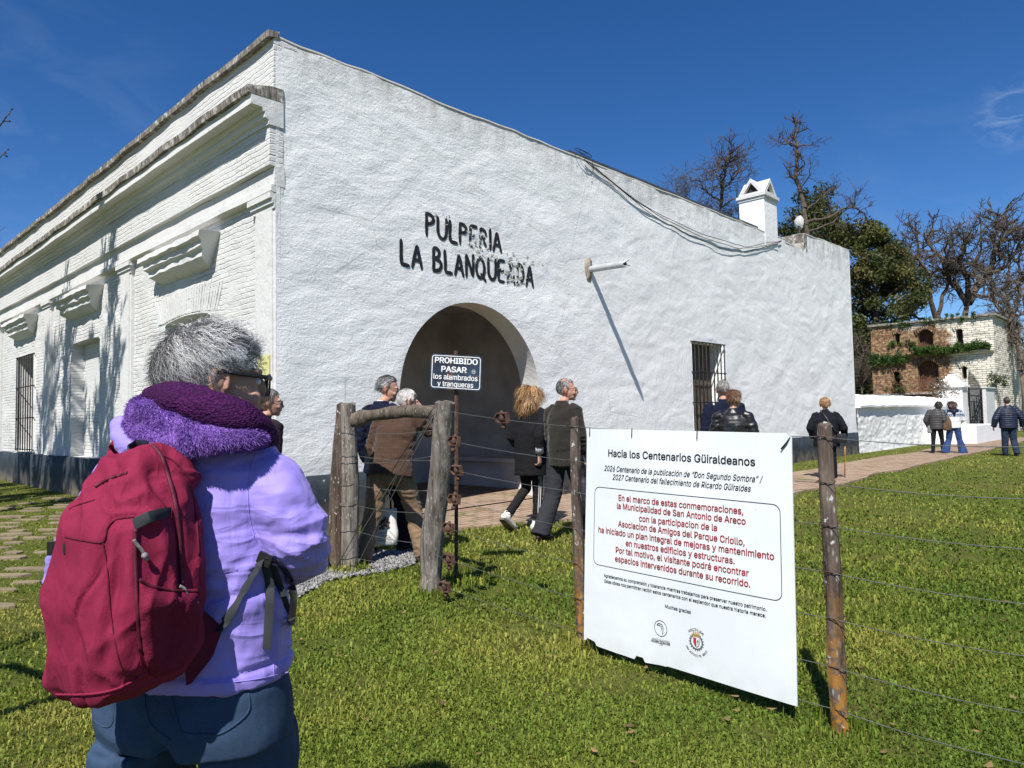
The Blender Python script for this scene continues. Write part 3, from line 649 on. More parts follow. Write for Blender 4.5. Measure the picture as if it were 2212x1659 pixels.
# ---------------------------------------------------------------- text helper
try: FONT = bpy.data.fonts.load(bpy.utils.system_resource('DATAFILES')+'/fonts/Inter.woff2')
except Exception: FONT = None
def text_mesh(s_, bold=0.0, shear=0.0, space=1.0):
    cu = bpy.data.curves.new('t', 'FONT'); cu.body = s_
    if FONT: cu.font = FONT
    cu.size = 1; cu.offset = 0; cu.shear = shear; cu.space_character = space; cu.resolution_u = 3
    o = bpy.data.objects.new('t', cu); COL.objects.link(o); dg = bpy.context.evaluated_depsgraph_get(); me = bpy.data.meshes.new_from_object(o.evaluated_get(dg))
    V = np.array([v.co[:] for v in me.vertices]).reshape(-1, 3); F = [tuple(p.vertices) for p in me.polygons]; bpy.data.objects.remove(o); bpy.data.curves.remove(cu); bpy.data.meshes.remove(me); return V, F
CAPH = float(text_mesh('H')[0][:, 1].max())
def put(mb, s_, x0, y0, x1, y1, cap, fn, bold=0.0, shear=0.0):   # baseline from (x0, y0) to (x1, y1), capital height cap, fn maps 2D to local
    if bold > .006:                                    # heavier weight: the same glyphs laid one over another, a hair apart
        k = 1.25*bold/.727*cap; kx = k*.55*abs(x1-x0)/max(1e-6, abs(x1-x0)); ax_ = 1.25*bold*(x1-x0)/max(.1, .55*len(s_))
        for i, (dx, dy) in enumerate(((-1, 0), (1, 0), (0, .6), (0, -.6))): put(mb, s_, x0+dx*ax_, y0+dy*k, x1+dx*ax_, y1+dy*k, cap, (lambda o: (lambda x, y: fn(x, y, o)))(.00035*i), 0, shear)
        return
    V, F = text_mesh(s_, bold, shear); a, b = V[:, 0].min(), V[:, 0].max(); t = (V[:, 0]-a)/(b-a); X = x0+(x1-x0)*t; Y = y0+(y1-y0)*t+V[:, 1]/CAPH*cap
    mb.add([fn(x, y) for x, y in zip(X, Y)], F)
M_INK = simple('black_ink', (.012, .012, .014), .5, .1, 9, 0); M_RED = simple('red_ink', (.30, .022, .022), .5, .1, 9, 0)
mb = MB(); fq = lambda x, y, o=0: (-.0055-o, -x, y)
for s_, y, w, c in (('Declarada', .36, .05, .012), ('EDGAR SKAIFTADO', .30, .22, .03), ('por la', .265, .03, .01), ('INTERÉS MUNICIPAL', .225, .17, .018), ('2017', .15, .05, .015)): put(mb, s_, -w/2, y, w/2, y, c, fq, .004)
mb.build('lettering', M_INK, pq, False, False)
mb = MB()
for x in (-.13, .13):
    for y in (.05, .38): mb.add([fq(x-.012, y), fq(x, y-.02), fq(x+.012, y), fq(x, y+.02)], [(0, 1, 2, 3)])
mb.build('corner_ornament', M_RED, pq, False, False)
# slack cables along the top of the long wall
def sag(uvs, y, n=40, jit=.01, seed=0):
    P = [wallp(u, v, y) for u, v in uvs]; P = np.array([(p[0], y, p[2]) for p in P]); s_ = np.linspace(0, len(P)-1, n); out = []
    for q in s_:
        i = min(int(q), len(P)-2); t = q-i; p0, p1, p2, p3 = P[max(i-1, 0)], P[i], P[i+1], P[min(i+2, len(P)-1)]
        c = .5*((2*p1)+(-p0+p2)*t+(2*p0-5*p1+4*p2-p3)*t*t+(-p0+3*p1-3*p2+p3)*t**3); out.append(c+np.array([0, 0, jit*float(vn2(np.array([q*3.]), np.array([seed*3.]), 5)[0])]))
    return out
cb = thing('overhead_cable', 'bundle of slack black cables drooping along the top of the white wall', 'cable', BLW(9.5, -.06, 5.6), YAWB)
off = np.array([9.5, -.06, 5.6])
for k, dv in enumerate((0, 5, -4)):
    mb = MB(); pts = sag([(1262, 344), (1310, 383+dv*.4), (1400, 452+dv), (1490, 500+dv*1.6), (1570, 530+dv*1.9), (1610, 537+dv*1.2), (1650, 530+dv), (1688, 521)], -.032-.008*k, 70, .02, k)
    mb.tube([p-off for p in pts], .0075, 5).build('strand', M_CABLE, cb)
mb = MB(); pts = [np.array([6.1+.22*math.cos(a)+.02*a, -.05+.05*math.sin(a), 6.37+.07*math.sin(a)]) for a in np.linspace(0, 11, 40)]; mb.tube([p-off for p in pts], .007, 4).build('coil', M_CABLE, cb)
# grid antenna behind the gutter
an = thing('grid_antenna', 'small white grid dish antenna on a black pole above the parapet', 'antenna', BLW(wallp(1726, 480, .6)[0], .6, 6.0), YAWB)
MB().tube([(0, 0, 0), (0, 0, 1.45)], .045, 8).build('mast', M_IRON, an)
mb = MB()
for k in range(-5, 6):
    h = .21*math.sqrt(max(0, 1-(k/5.6)**2)); mb.tube([(-.06+.10*(z/.21)**2+.05*(k/5.)**2, k*.028, 1.38+z) for z in np.linspace(-h, h, 7)], .006, 4)
for k in range(-6, 7):
    w = .14*math.sqrt(max(0, 1-(k/6.6)**2)); mb.tube([(-.06+.10*(k*.035/.21)**2+.05*(y/.14)**2, y, 1.38+k*.035) for y in np.linspace(-w, w, 5)], .011, 4)
mb.build('dish', simple('white_metal', (.75, .75, .74), .5, .05, 5, 0), an); MB().tube([(-.05, -.05, 1.38), (.25, -.2, 1.30), (.28, -.2, 1.2)], .015, 5).build('feed_arm', M_IRON, an)
# ---------------------------------------------------------------- perimeter wall, gate, plinth, ruin
def bthing(name, label, cat, x, y, group=None): return thing(name, label, cat, BLW(x, y), YAWB, group)
pw = bthing('garden_wall', 'low whitewashed wall with sloping coping between the white building and the gate pillar', 'wall', 20.6, 0)
L = 12.8; n = 90; q = np.linspace(.0, L, n)
us, vs = np.linspace(0.03, L, 260), np.linspace(-.03, 1.52, 44)
gridmesh(us, vs, [], lambda U, V: np.stack([U, -.02-.02*vn2(U*2, V*3, 71)-.014*vn2(U*5, V*12, 72)-.05*np.clip((.5-V)/.5, 0, 1), V], -1), 'wall', M_FAC if False else whitewash('whitewash_wall', (.74, .735, .71), 'plain'), pw)
MB().box(.03, L, .05, .45, 0, 1.5).build('wall_core', M_PLAIN, pw, False)
pr = [(-.14, 1.53), (-.15, 1.60), (-.03, 1.64), (-.02, 1.66), (.42, 1.98), (.5, 1.9), (.5, 1.5)]
mb = MB().loft([[(x, a+.012*float(vn2(np.array([x*2.]), np.array([a*3]), 73)[0]), z+.018*float(vn2(np.array([x*2.5]), np.array([z*2]), 74)[0])) for a, z in pr] for x in q]); mb.build('coping', M_CLEAN, pw, 'auto')
gpil = bthing('gate_pillar', 'thick white masonry gate pillar with stepped pyramid cap', 'pillar', 33.4, -.05)
px0 = wallp(2082, 900, -.5)[0]-33.4
def irr(mb, x0, x1, y0, y1, z0, z1, a=.015): return mb.box(x0+rng.uniform(-a, a), x1+rng.uniform(-a, a), y0+rng.uniform(-a, a), y1+rng.uniform(-a, a), z0, z1)
mb = MB(); irr(mb, px0, px0+1.0, -.45, .55, 0, 2.42); mb.build('shaft', M_PLAIN, gpil, False)
mb = MB(); irr(mb, px0-.10, px0+1.1, -.55, .68, 2.42, 2.52)
for k in range(6): s_ = .5-.075*k; irr(mb, px0+.5-s_, px0+.5+s_, .06-s_*1.05, .06+s_*1.05, 2.52+.085*k, 2.52+.085*(k+1), .012)
mb.build('cap', M_CLEAN, gpil, False)
MB().box(px0-1.2, px0+.1, -.03, .4, 1.4, 1.9).build('wall_stub', M_CLEAN, gpil, False)
g0, g1 = wallp(2095, 900, -.3)[0], wallp(2123, 900, -.3)[0]
gp2 = bthing('gate_pier', 'short white pier right of the iron gate against the brick tower', 'pillar', g1+.02, -.3)
g2 = wallp(2151, 900, -.5)[0]-g1; mb = MB(); irr(mb, 0, g2, -.2, .6, 0, 2.45); irr(mb, -.05, g2+.05, -.26, .65, 2.45, 2.52); mb.build('shaft', M_PLAIN, gp2, False)
gate = bthing('iron_gate', 'black wrought iron gate with arched row of spikes between white pillars', 'gate', g0, -.3)
gw = g1-g0; mb = MB()
for x in (.04, gw-.04): mb.box(x-.03, x+.03, -.03, .03, .5, 2.45)
for z in (.55, .85, 1.0, 1.75, 2.05): mb.box(.04, gw-.04, -.025, .025, z-.025, z+.025)
mb.build('gate_frame', M_IRON, gate, False)
mb = MB(); k = 16
for i in range(k):
    x = .08+(gw-.16)*i/(k-1); t = 1-i/(k-1); zt = 2.3+.95*t**.6*math.sin(min(1, (1-t)*5+.55)*1.5); mb.tube([(x, 0, .5), (x, 0, zt), (x, 0, zt+.16)], [.014, .014, .003], 5)
mb.build('gate_bar', M_IRON, gate)
tag(gate.children[-1], kind='stuff')
mb = MB()
for r_ in range(9):
    for i in range(8):
        x = .14+(gw-.28)*i/7; z = 1.06+r_*.085; mb.tube([(x+.06*math.cos(a)*(1-a/9), -.01, z+.05*math.sin(a)*(1-a/9)) for a in np.linspace(0, 7, 10)], .009, 4)
mb.build('scroll_panel', M_IRON, gate)
tag(gate.children[-1], kind='stuff')
pl = bthing('stone_plinth', 'low white rectangular plinth in front of the iron gate', 'plinth', 28.5, -1.86)
mb = MB(); irr(mb, 0, 3.4, 0, 1.85, -.02, .74, .02); irr(mb, 3.4, 5.3, .02, 1.8, -.02, .72, .02); mb.build('block', M_CLEAN, pl, False)
TX = 42.6; tw = bthing('brick_tower', 'ruined two storey brick pavilion with peeling whitewash, arched windows and ivy ledge', 'building', TX, -.2)
TWd, TD, TH = 6.35, 8.6, 6.6
tops = [seg_hole(2.95, 3.75, 4.95, 6.15, .25), seg_hole(1.45, 1.80, 5.0, 6.0, .08), seg_hole(4.72, 4.98, 5.3, 6.05, .05)]
lows = [seg_hole(2.75, 3.85, 2.55, 4.30, .30), seg_hole(1.35, 1.60, 3.15, 3.85, .08), seg_hole(4.82, 5.15, 2.45, 3.75, .08)]
us = np.unique(np.concatenate([np.linspace(0, TWd, 150)]+[[h] for h in (2.95, 3.75, 1.45, 1.8, 4.72, 4.98, 2.75, 3.85, 1.35, 1.6, 4.82, 5.15)])); vs = np.unique(np.concatenate([np.linspace(0, TH, 150), [4.95, 5.0, 5.3, 2.55, 3.15, 2.45]]))
def tdis(U, V): return .03*vn2(U*2, V*4, 81)+.02*vn2(U*6, V*12, 82)
gridmesh(us, vs, tops+lows, lambda U, V: np.stack([-tdis(U, V)*np.minimum(fade(U, .1), 1)-np.where(V < 4.55, .0, .0), U, V+.05*vn2(U, U*0, 83)*(V > 6.5)-U*.0], -1), 'wall', M_BRICK, tw, True)
gridmesh(np.linspace(0, TD, 170), np.linspace(0, TH, 110), [], lambda U, V: np.stack([U, tdis(U+30, V)*fade(U, .1), V], -1), 'wall', M_BRICK, tw)
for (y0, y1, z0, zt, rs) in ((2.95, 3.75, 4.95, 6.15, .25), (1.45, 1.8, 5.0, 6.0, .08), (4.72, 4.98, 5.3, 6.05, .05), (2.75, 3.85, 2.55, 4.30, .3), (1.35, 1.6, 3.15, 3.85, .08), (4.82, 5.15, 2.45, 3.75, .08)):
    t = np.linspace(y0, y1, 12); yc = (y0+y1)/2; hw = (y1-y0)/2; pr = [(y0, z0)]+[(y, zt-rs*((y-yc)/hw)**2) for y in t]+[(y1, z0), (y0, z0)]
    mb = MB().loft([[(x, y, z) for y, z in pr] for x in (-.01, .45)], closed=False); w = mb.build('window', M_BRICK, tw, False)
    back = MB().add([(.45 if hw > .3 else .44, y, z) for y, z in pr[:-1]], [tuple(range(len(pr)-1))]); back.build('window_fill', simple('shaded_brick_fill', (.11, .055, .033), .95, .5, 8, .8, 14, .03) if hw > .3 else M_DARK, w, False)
    mb = MB(); nb = max(5, int(hw*26))
    for k in range(nb):
        y = y0-.06+(y1-y0+.12)*k/(nb-1); z = zt-rs*min(1.2, ((y-yc)/hw)**2)+.13; an = (y-yc)*.9; mb.obox((-.045, y+an*.08, z), (.035, 0, 0), (0, .03, 0), (0, an*.13, .12))
    mb.build('window_arch', M_BRICK, w, False)
mb = MB(); yy = np.linspace(-.18, TWd+.12, 60); mb.loft([[(-.16, y, TH-.02+.02*float(vn2(np.array([y*3]), np.array([0.]), 4)[0])), (-.17, y, TH+.10+.02*float(vn2(np.array([y*4]), np.array([9.]), 4)[0])), (TD, y, TH+.12), (TD, y, TH-.02)] for y in yy]); mb.build('roof_slab', M_EDGE, tw, False)
mb = MB(); mb.loft([[(-.22+.03*float(vn2(np.array([y*4]), np.array([2.]), 6)[0]), y, 4.62), (-.24, y, 4.74), (.02, y, 4.8), (.02, y, 4.5)] for y in np.linspace(0, TWd, 50)]); mb.build('ledge', M_BRICK, tw, False)
MB().box(-.55, -.02, .6, TWd+.3, 2.32, 2.42).build('ledge', M_EDGE, tw, False)
MB().box(.5, TD, .05, TWd, 0, TH-.02).build('core', M_BRICK, tw, False)
M_LEAF = attrmat('foliage', .55, .3, .25)
def leafcloud(centers, radii, per, size, cols, seed, flat=1.0, xyz=None):
    r = np.random.default_rng(seed); C = np.asarray(centers, float); k = len(C); idx = np.repeat(np.arange(k), per); n = len(idx)
    d = r.normal(size=(n, 3)); d /= np.linalg.norm(d, axis=1)[:, None]; d *= (r.random(n)**.45)[:, None]; d[:, 2] *= flat
    P = C[idx]+d*np.asarray(radii, float)[idx][:, None]
    a = r.normal(size=(n, 3)); a /= np.linalg.norm(a, axis=1)[:, None]; b = np.cross(a, r.normal(size=(n, 3))); b /= np.linalg.norm(b, axis=1)[:, None]
    s_ = size*r.uniform(.6, 1.4, n)[:, None]; V = np.stack([P-a*s_, P+b*s_*.45, P+a*s_, P-b*s_*.45], 1).reshape(-1, 3); F = np.arange(4*n).reshape(-1, 4)
    cl = np.asarray(cols)[r.integers(0, len(cols), k)][idx]*r.uniform(.6, 1.35, n)[:, None]*r.uniform(.75, 1.2, k)[idx][:, None]
    return V, F, np.repeat(cl, 4, 0)
ivc = []; ivr = []
for _ in range(150):
    y = rng.uniform(.2, 3.9); ivc.append((-.28+rng.normal()*.1, y, 4.86+.22*math.sin(y*2.2)*.3+rng.normal()*.10)); ivr.append(rng.uniform(.12, .26))
for _ in range(60): y = rng.uniform(4.3, 6.3); ivc.append((-.25, y, 4.55+.05*y*0+rng.normal()*.16)); ivr.append(rng.uniform(.1, .24))
for _ in range(10): ivc.append((-.1, 4.4+rng.normal()*.45, 5.15+abs(rng.normal())*.4)); ivr.append(.16)
for _ in range(30): y = rng.uniform(.5, 5.5); ivc.append((-.12, y, 6.62+rng.normal()*.1)); ivr.append(.12)
V, F, Cc = leafcloud(ivc, ivr, 55, .05, [(.05, .11, .018), (.035, .085, .015), (.07, .12, .02)], 5); iv = np_mesh('ivy', V, F, M_LEAF, None, Cc)
iv.location = tw.location; iv.rotation_euler = tw.rotation_euler; tag(iv, 'green ivy trailing along the ledge of the brick tower', 'ivy')
def bush(name, label, cat, x, y, z, r, n, seed, cols, parent_loc=True):
    rr = np.random.default_rng(seed); cs = rr.normal(size=(n, 3))*np.array([.5, .5, .45])*r+np.array([0, 0, r*.6]); t = thing(name, label, cat, BLW(x, y, z), YAWB)
    V, F, C_ = leafcloud(cs, [r*.4]*n, 60, .05, cols, seed); np_mesh('foliage', V, F, M_LEAF, t, C_); mb = MB()
    for c_ in cs[::3]: mb.tube([(0, 0, 0), c_*.5+np.array([.02, 0, 0]), c_], [.012, .008, .003], 4)
    mb.build('stem', M_BARK, t); return t
def bark(name, c):
    m = Mt(name, .95, .1); m.col(m.mix(m.rng(m.noise(3, 5, .7, m.mapd((4, 4, 1))), .35, .65), sc(c, .5), sc(c, 1.4))); m.bump(m.noise(8, 4, .6, m.mapd((3, 3, .6))), .8, .03); return m.m
M_BARK = bark('bark', (.095, .075, .06)); M_BARKG = bark('pale_bark', (.13, .105, .085))
bush('shrub', 'small green shrub growing from the right corner of the brick tower above the gate pier', 'shrub', TX-.35, -.25, 2.55, .55, 14, 61, [(.05, .08, .02), (.035, .06, .018)])
bush('shrub', 'green weed clump on the lower ledge at the left end of the brick tower', 'shrub', TX-.4, 4.7, 2.4, .5, 14, 62, [(.07, .11, .02), (.05, .08, .02), (.12, .08, .03)])
bush('shrub', 'dry twiggy weeds on the coping beside the gate pillar', 'shrub', 32.3, .15, 1.85, .6, 12, 63, [(.2, .15, .09), (.16, .11, .08)])
bush('shrub', 'dark shrub in the gap between white building and brick tower', 'shrub', TX+2, 8.2, .0, 2.2, 22, 64, [(.035, .05, .015), (.05, .07, .02)])

# ---------------------------------------------------------------- trees
def bare(name, label, loc, seed, H, spread=1.0, lean=(0, 0), r0=.3, levels=6, first=.35, kink=.25, droop=0.0, mat=None, nchild=(2, 4), twig=.011, group=None, tl=.72, up=.35, cat='tree'):
    rr = random.Random(seed); t = thing(name, label, cat, loc, 0, group); tr = MB(); br = MB()
    def grow(p, d, L, r, lev):
        pts = [p]; k = 5 if lev > 2 else 3; dd = d.copy()
        for i in range(k):
            dd = dd+np.array([rr.gauss(0, kink), rr.gauss(0, kink), rr.gauss(0, kink*.7)+up*.12-droop*(levels-lev)*.1])*.6; dd /= np.linalg.norm(dd); pts.append(pts[-1]+dd*L/k)
        r1 = max(r*.62, twig*.55); (tr if lev >= levels-1 else br).tube(pts, list(np.linspace(r, r1, k+1)), 8 if lev >= levels-1 else (5 if lev > 2 else 3), cap=False)
        if lev == 0: return
        n = rr.randint(*nchild)+(1 if lev < 3 else 0)
        for c in range(n):
            i = k if c == 0 else rr.randint(max(1, k//2), k); az = rr.uniform(0, 6.283); sp = rr.uniform(.35, .95)*spread*(.5 if c == 0 else 1)
            a = np.cross(dd, np.array([math.cos(az), math.sin(az), .2])); a /= np.linalg.norm(a); nd = dd*math.cos(sp)+a*math.sin(sp); nd[2] += up*.35; nd /= np.linalg.norm(nd)
            grow(pts[i], nd, L*rr.uniform(.8, 1.1)*tl, max(r1*(.95 if c == 0 else rr.uniform(.5, .8)), twig), lev-1)
    d0 = np.array([lean[0], lean[1], 1.0]); d0 /= np.linalg.norm(d0); grow(np.zeros(3), d0, H*first, r0, levels)
    tr.build('trunk', mat or M_BARK, t); br.build('crown', mat or M_BARK, t); return t
def evergreen(label, loc, H, W, seed, cols, nclump=90, per=170, leaf=.13, base=.12, top=1.0, shape=1.0):
    rr = np.random.default_rng(seed); t = thing('evergreen_tree', label, 'tree', loc, 0, 'evergreen trees behind the buildings'); mb = MB(); mb.tube([(0, 0, 0), (.1, 0, H*.4), (0, .1, H*.85)], [H*.03, H*.022, .05], 8); mb.build('trunk', M_BARK, t)
    cs = []; rs = []; lb = MB()
    for k in range(nclump):
        h = base+(1-base)*rr.random()**.85; w = W*math.sin(math.pi*min(.97, .16+.84*h**shape))**.7*(1 if h < .75 else .9); a = rr.uniform(0, 6.283); q = w*(.45+.55*rr.random()**.5)*rr.uniform(.8, 1.12); c = np.array([math.cos(a)*q, math.sin(a)*q, h*H*rr.uniform(.97, 1.03)]); cs.append(c); rs.append(rr.uniform(.09, .17)*W*1.5)
        if k % 3 == 0: lb.tube([(0, 0, max(.3, c[2]-q*.7)), c*np.array([.5, .5, 1])-np.array([0, 0, q*.25]), c], [.09, .06, .02], 5)
    lb.build('limb', M_BARK, t); tag(t.children[-1], kind='stuff'); V, F, C_ = leafcloud(cs, rs, per, leaf, cols, seed, .8); np_mesh('crown', V, F, M_LEAF, t, C_); return t
OL = [(.075, .088, .022), (.095, .095, .026), (.055, .068, .018), (.115, .10, .03)]; DK = [(.028, .042, .013), (.04, .052, .016), (.05, .058, .018)]
def gx(u, Y): return np.array([(u-PW/2)/PF*Y, Y, 0])
evergreen('broad olive green evergreen rising behind the right end of the white building', gx(1898, 52), 15.0, 4.3, 21, OL, 140, 330, .125, .0)
evergreen('tall dark evergreen behind the chimney with bare snag in front', gx(1772, 56), 18.4, 5.6, 22, OL+DK, 140, 300, .13, .1)
evergreen('lower dark evergreen between the olive green tree and the brick tower', gx(1880, 60), 8.5, 3.6, 23, DK, 70, 260, .13, .0)
def drawn(label, Y, trunk, limbs, seed, r0=.3, tw=.018, ntw=14, tl=1.1, lev=3, mat=None, droop=0.0, group='leafless trees behind the buildings'):
    """tree whose main limbs are set out by hand and whose twigs grow from them"""
    rr = random.Random(seed); base = np.array([at(trunk[0][0], 800, Y)[0], Y, 0]); t = thing('bare_tree', label, 'tree', base, 0, group); tr = MB(); br = MB()
    P3 = lambda pts, j: [at(u, v, Y+j*(k/len(pts))*2.0)-base for k, (u, v) in enumerate(pts)]
    def twig(p, d, L, r, l):
        pts = [p]; dd = d
        for i in range(3): dd = dd+np.array([rr.gauss(0, .26), rr.gauss(0, .26), rr.gauss(0, .2)+.05-droop]); dd /= np.linalg.norm(dd); pts.append(pts[-1]+dd*L/3)
        br.tube(pts, [r, r*.85, r*.7, r*.5], 3, cap=False)
        if l: 
            for c in range(rr.randint(2, 4)):
                a = np.array([rr.gauss(0, 1), rr.gauss(0, 1), rr.gauss(0, .8)]); a /= np.linalg.norm(a); nd = dd*.75+a*.75; nd /= np.linalg.norm(nd); twig(pts[rr.randint(1, 3)], nd, L*rr.uniform(.55, .85), max(r*.65, tw*.55), l-1)
    T = [np.array([0, 0, -.1])]+P3(trunk, 0); n = len(T); tr.tube(T, list(np.linspace(r0, r0*.3, n)), 8)
    for pts, ra in limbs:
        Q = P3(pts, rr.choice((-1, 1))); Q2 = []
        for q0, q1 in zip(Q[:-1], Q[1:]):
            for k in range(3): Q2.append(q0+(q1-q0)*k/3+np.array([rr.gauss(0, .06), rr.gauss(0, .06), rr.gauss(0, .06)])*(k > 0))
        Q2.append(Q[-1]); m_ = len(Q2); br.tube(Q2, list(np.linspace(ra, max(ra*.3, tw), m_)), 6, cap=False)
        for k in range(int(ntw*len(pts)/3)):
            i = rr.randint(max(1, m_//4), m_-1); d = Q2[i]-Q2[i-1]; d /= np.linalg.norm(d)+1e-9; a = np.array([rr.gauss(0, 1), rr.gauss(0, 1), rr.gauss(0, .8)+.3]); a /= np.linalg.norm(a); nd = d*.5+a; nd /= np.linalg.norm(nd); twig(Q2[i], nd, tl*rr.uniform(.6, 1.4), max(ra*.35, tw), lev-1)
    tr.build('trunk', mat or M_BARK, t); br.build('crown', mat or M_BARK, t); return t
drawn('tall leafless snag with crooked top rising above the dark evergreen', 50, [(1748, 600), (1742, 490), (1735, 440)], [([(1738, 450), (1728, 415), (1719, 385), (1720, 345), (1722, 315), (1719, 290), (1721, 268)], .20), ([(1721, 318), (1704, 309), (1692, 311), (1679, 305)], .07), ([(1721, 322), (1734, 313), (1745, 314), (1757, 307)], .06), ([(1722, 400), (1705, 372), (1692, 352)], .07), ([(1724, 410), (1745, 385), (1752, 360)], .06), ([(1740, 455), (1770, 430), (1795, 410), (1810, 405)], .08), ([(1742, 480), (1790, 470), (1820, 450), (1850, 448), (1872, 470)], .12), ([(1745, 500), (1800, 480), (1845, 430)], .09)], 71, .34, .017, 7, .75, 3)
drawn('slender leafless tree with curly twigs left of the chimney', 46, [(1552, 620), (1553, 480), (1556, 440)], [([(1556, 445), (1560, 405), (1566, 380), (1574, 352), (1581, 325)], .12), ([(1556, 435), (1535, 420), (1520, 408), (1511, 385)], .08), ([(1560, 410), (1580, 390), (1597, 365), (1600, 345)], .08), ([(1562, 395), (1552, 365), (1558, 335)], .06), ([(1556, 450), (1585, 430), (1600, 425)], .06)], 33, .17, .012, 15, 1.0, 3, None, .05)
drawn('small leafless treetop peeping over the roof left of the slender tree', 50, [(1468, 600), (1467, 440)], [([(1467, 440), (1462, 415), (1466, 396)], .06), ([(1467, 445), (1480, 425), (1490, 412)], .05), ([(1468, 450), (1450, 430), (1442, 420)], .05)], 35, .1, .012, 16, .8, 3, None, .05)
drawn('leafless shrubby tree just left of the chimney shaft', 47, [(1600, 640), (1592, 500)], [([(1592, 500), (1580, 470), (1572, 450)], .06), ([(1594, 500), (1597, 465), (1594, 440)], .06), ([(1590, 505), (1555, 478), (1530, 455)], .06), ([(1600, 520), (1520, 470), (1500, 440)], .05)], 36, .12, .012, 14, 1.0, 3, None, .08)
drawn('large wide spreading leafless tree behind the brick tower roof', 54, [(2082, 820), (2080, 700), (2090, 655)], [([(2090, 660), (2070, 625), (2045, 600), (2035, 560), (2010, 530), (2003, 495)], .26), ([(2092, 655), (2110, 620), (2140, 590), (2150, 540), (2165, 505), (2170, 472)], .30), ([(2092, 650), (2090, 600), (2075, 565), (2085, 530), (2080, 500)], .20), ([(2115, 615), (2105, 575), (2120, 540), (2118, 505)], .16), ([(2140, 590), (2180, 570), (2200, 530), (2210, 500)], .18), ([(2045, 600), (2010, 595), (1985, 560), (1960, 545)], .15), ([(2100, 640), (2150, 640), (2190, 610), (2230, 590)], .16), ([(2070, 628), (2060, 580), (2040, 540), (2048, 510)], .13)], 44, .5, .020, 10, 1.15, 4)
drawn('leafless tree behind the left end of the brick tower roof', 60, [(2030, 840), (2026, 700)], [([(2026, 705), (2010, 650), (2005, 600), (1985, 560), (1980, 500)], .24), ([(2026, 700), (2035, 640), (2050, 600), (2060, 545), (2055, 505)], .2), ([(2010, 650), (1985, 620), (1965, 590), (1955, 540)], .14), ([(2028, 695), (2000, 690), (1980, 685), (1960, 675)], .14)], 46, .36, .022, 9, 1.1, 4)
drawn('pale leafless tree at the right edge beside the brick tower', 42, [(2222, 1000), (2215, 860), (2205, 790)], [([(2206, 800), (2198, 740), (2180, 690), (2150, 655), (2140, 630)], .2), ([(2208, 790), (2225, 730), (2215, 660), (2200, 610)], .2), ([(2198, 740), (2160, 735), (2130, 745), (2110, 735)], .1), ([(2200, 720), (2175, 700), (2150, 705)], .08), ([(2210, 770), (2190, 720), (2195, 660)], .1)], 47, .34, .014, 10, .9, 4, M_BARKG)
drawn('slim leafless tree far behind the right side of the brick tower', 66, [(2190, 850), (2185, 700)], [([(2186, 700), (2175, 640), (2180, 580), (2165, 530)], .2), ([(2187, 690), (2205, 630), (2200, 570), (2212, 520)], .2), ([(2180, 650), (2150, 620), (2130, 580)], .13)], 48, .3, .024, 8, 1.0, 4)
drawn('thin leafless tree seen in the gap right of the white building', 48, [(1862, 880), (1862, 830)], [([(1862, 830), (1858, 800), (1866, 770)], .06), ([(1862, 835), (1875, 810), (1880, 775)], .06), ([(1862, 840), (1850, 810), (1852, 780)], .05)], 49, .09, .013, 18, 1.0, 4, M_BARKG)
# trees left of the frame: one twig shows, their shade falls on the facade and lawn
ta = bare('bare_tree', 'leafless tree by the facade whose twig tips enter the left edge', (-12.6, 9.9, 0), 52, 9.5, .62, (-.02, 0), .24, 6, .48, .16, .02, M_BARK, (3, 5), .020, tl=.62, up=.42)
oA = np.array([-12.6, 9.9, 0]); mb = MB()
for P in ([(-160, 420), (-60, 330), (0, 272), (14, 252), (26, 236)], [(-60, 420), (0, 340), (18, 322)], [(8, 262), (20, 262)], [(4, 330), (14, 338)]): mb.tube([at(u, v, 10.6)-oA for u, v in P], list(np.linspace(.018 if len(P) > 3 else .010, .006, len(P))), 4)
for u, v in ((26, 236), (20, 246), (21, 262), (12, 254), (8, 262), (18, 322), (12, 330), (15, 338)): mb.ell(at(u, v, 10.6)-oA, .016, None, 6, 5)
mb.build('twig', M_BARK, ta)
bare('bare_tree', 'leafless tree halfway along the facade outside the left edge', (-10.6, 7.6, 0), 57, 9.5, .58, (-.05, 0), .22, 6, .5, .16, .02, M_BARK, (3, 5), .020, tl=.6, up=.42)
bare('bare_tree', 'leafless tree beyond the far end of the facade outside the frame', (-15.5, 13.2, 0), 58, 10.5, .62, (-.05, .0), .26, 6, .48, .16, .02, M_BARK, (3, 5), .020, tl=.62, up=.42)
bare('bare_tree', 'leafless tree far behind the facade seen as a twig over the roof edge', (-24.5, 36.5, 0), 53, 12.6, .9, (.0, 0), .22, 5, .55, .2, 0, M_BARK, (3, 4), .014, tl=.55, up=.2)
lt = thing('bare_tree', 'leafless tree standing left of the woman outside the frame shading the lawn', 'tree', (-4.4, -.4, 0), 0); tr = MB().tube([(0, 0, -.05), (.1, .2, 1.0), (.25, .6, 1.9)], [.13, .11, .09], 10).build('trunk', M_BARK, lt); mb = MB(); o4 = np.array([-4.4, -.4, 0])
def above(x, y, h): return np.array([x, y, 0])+SUN_D/SUN_D[2]*h-o4
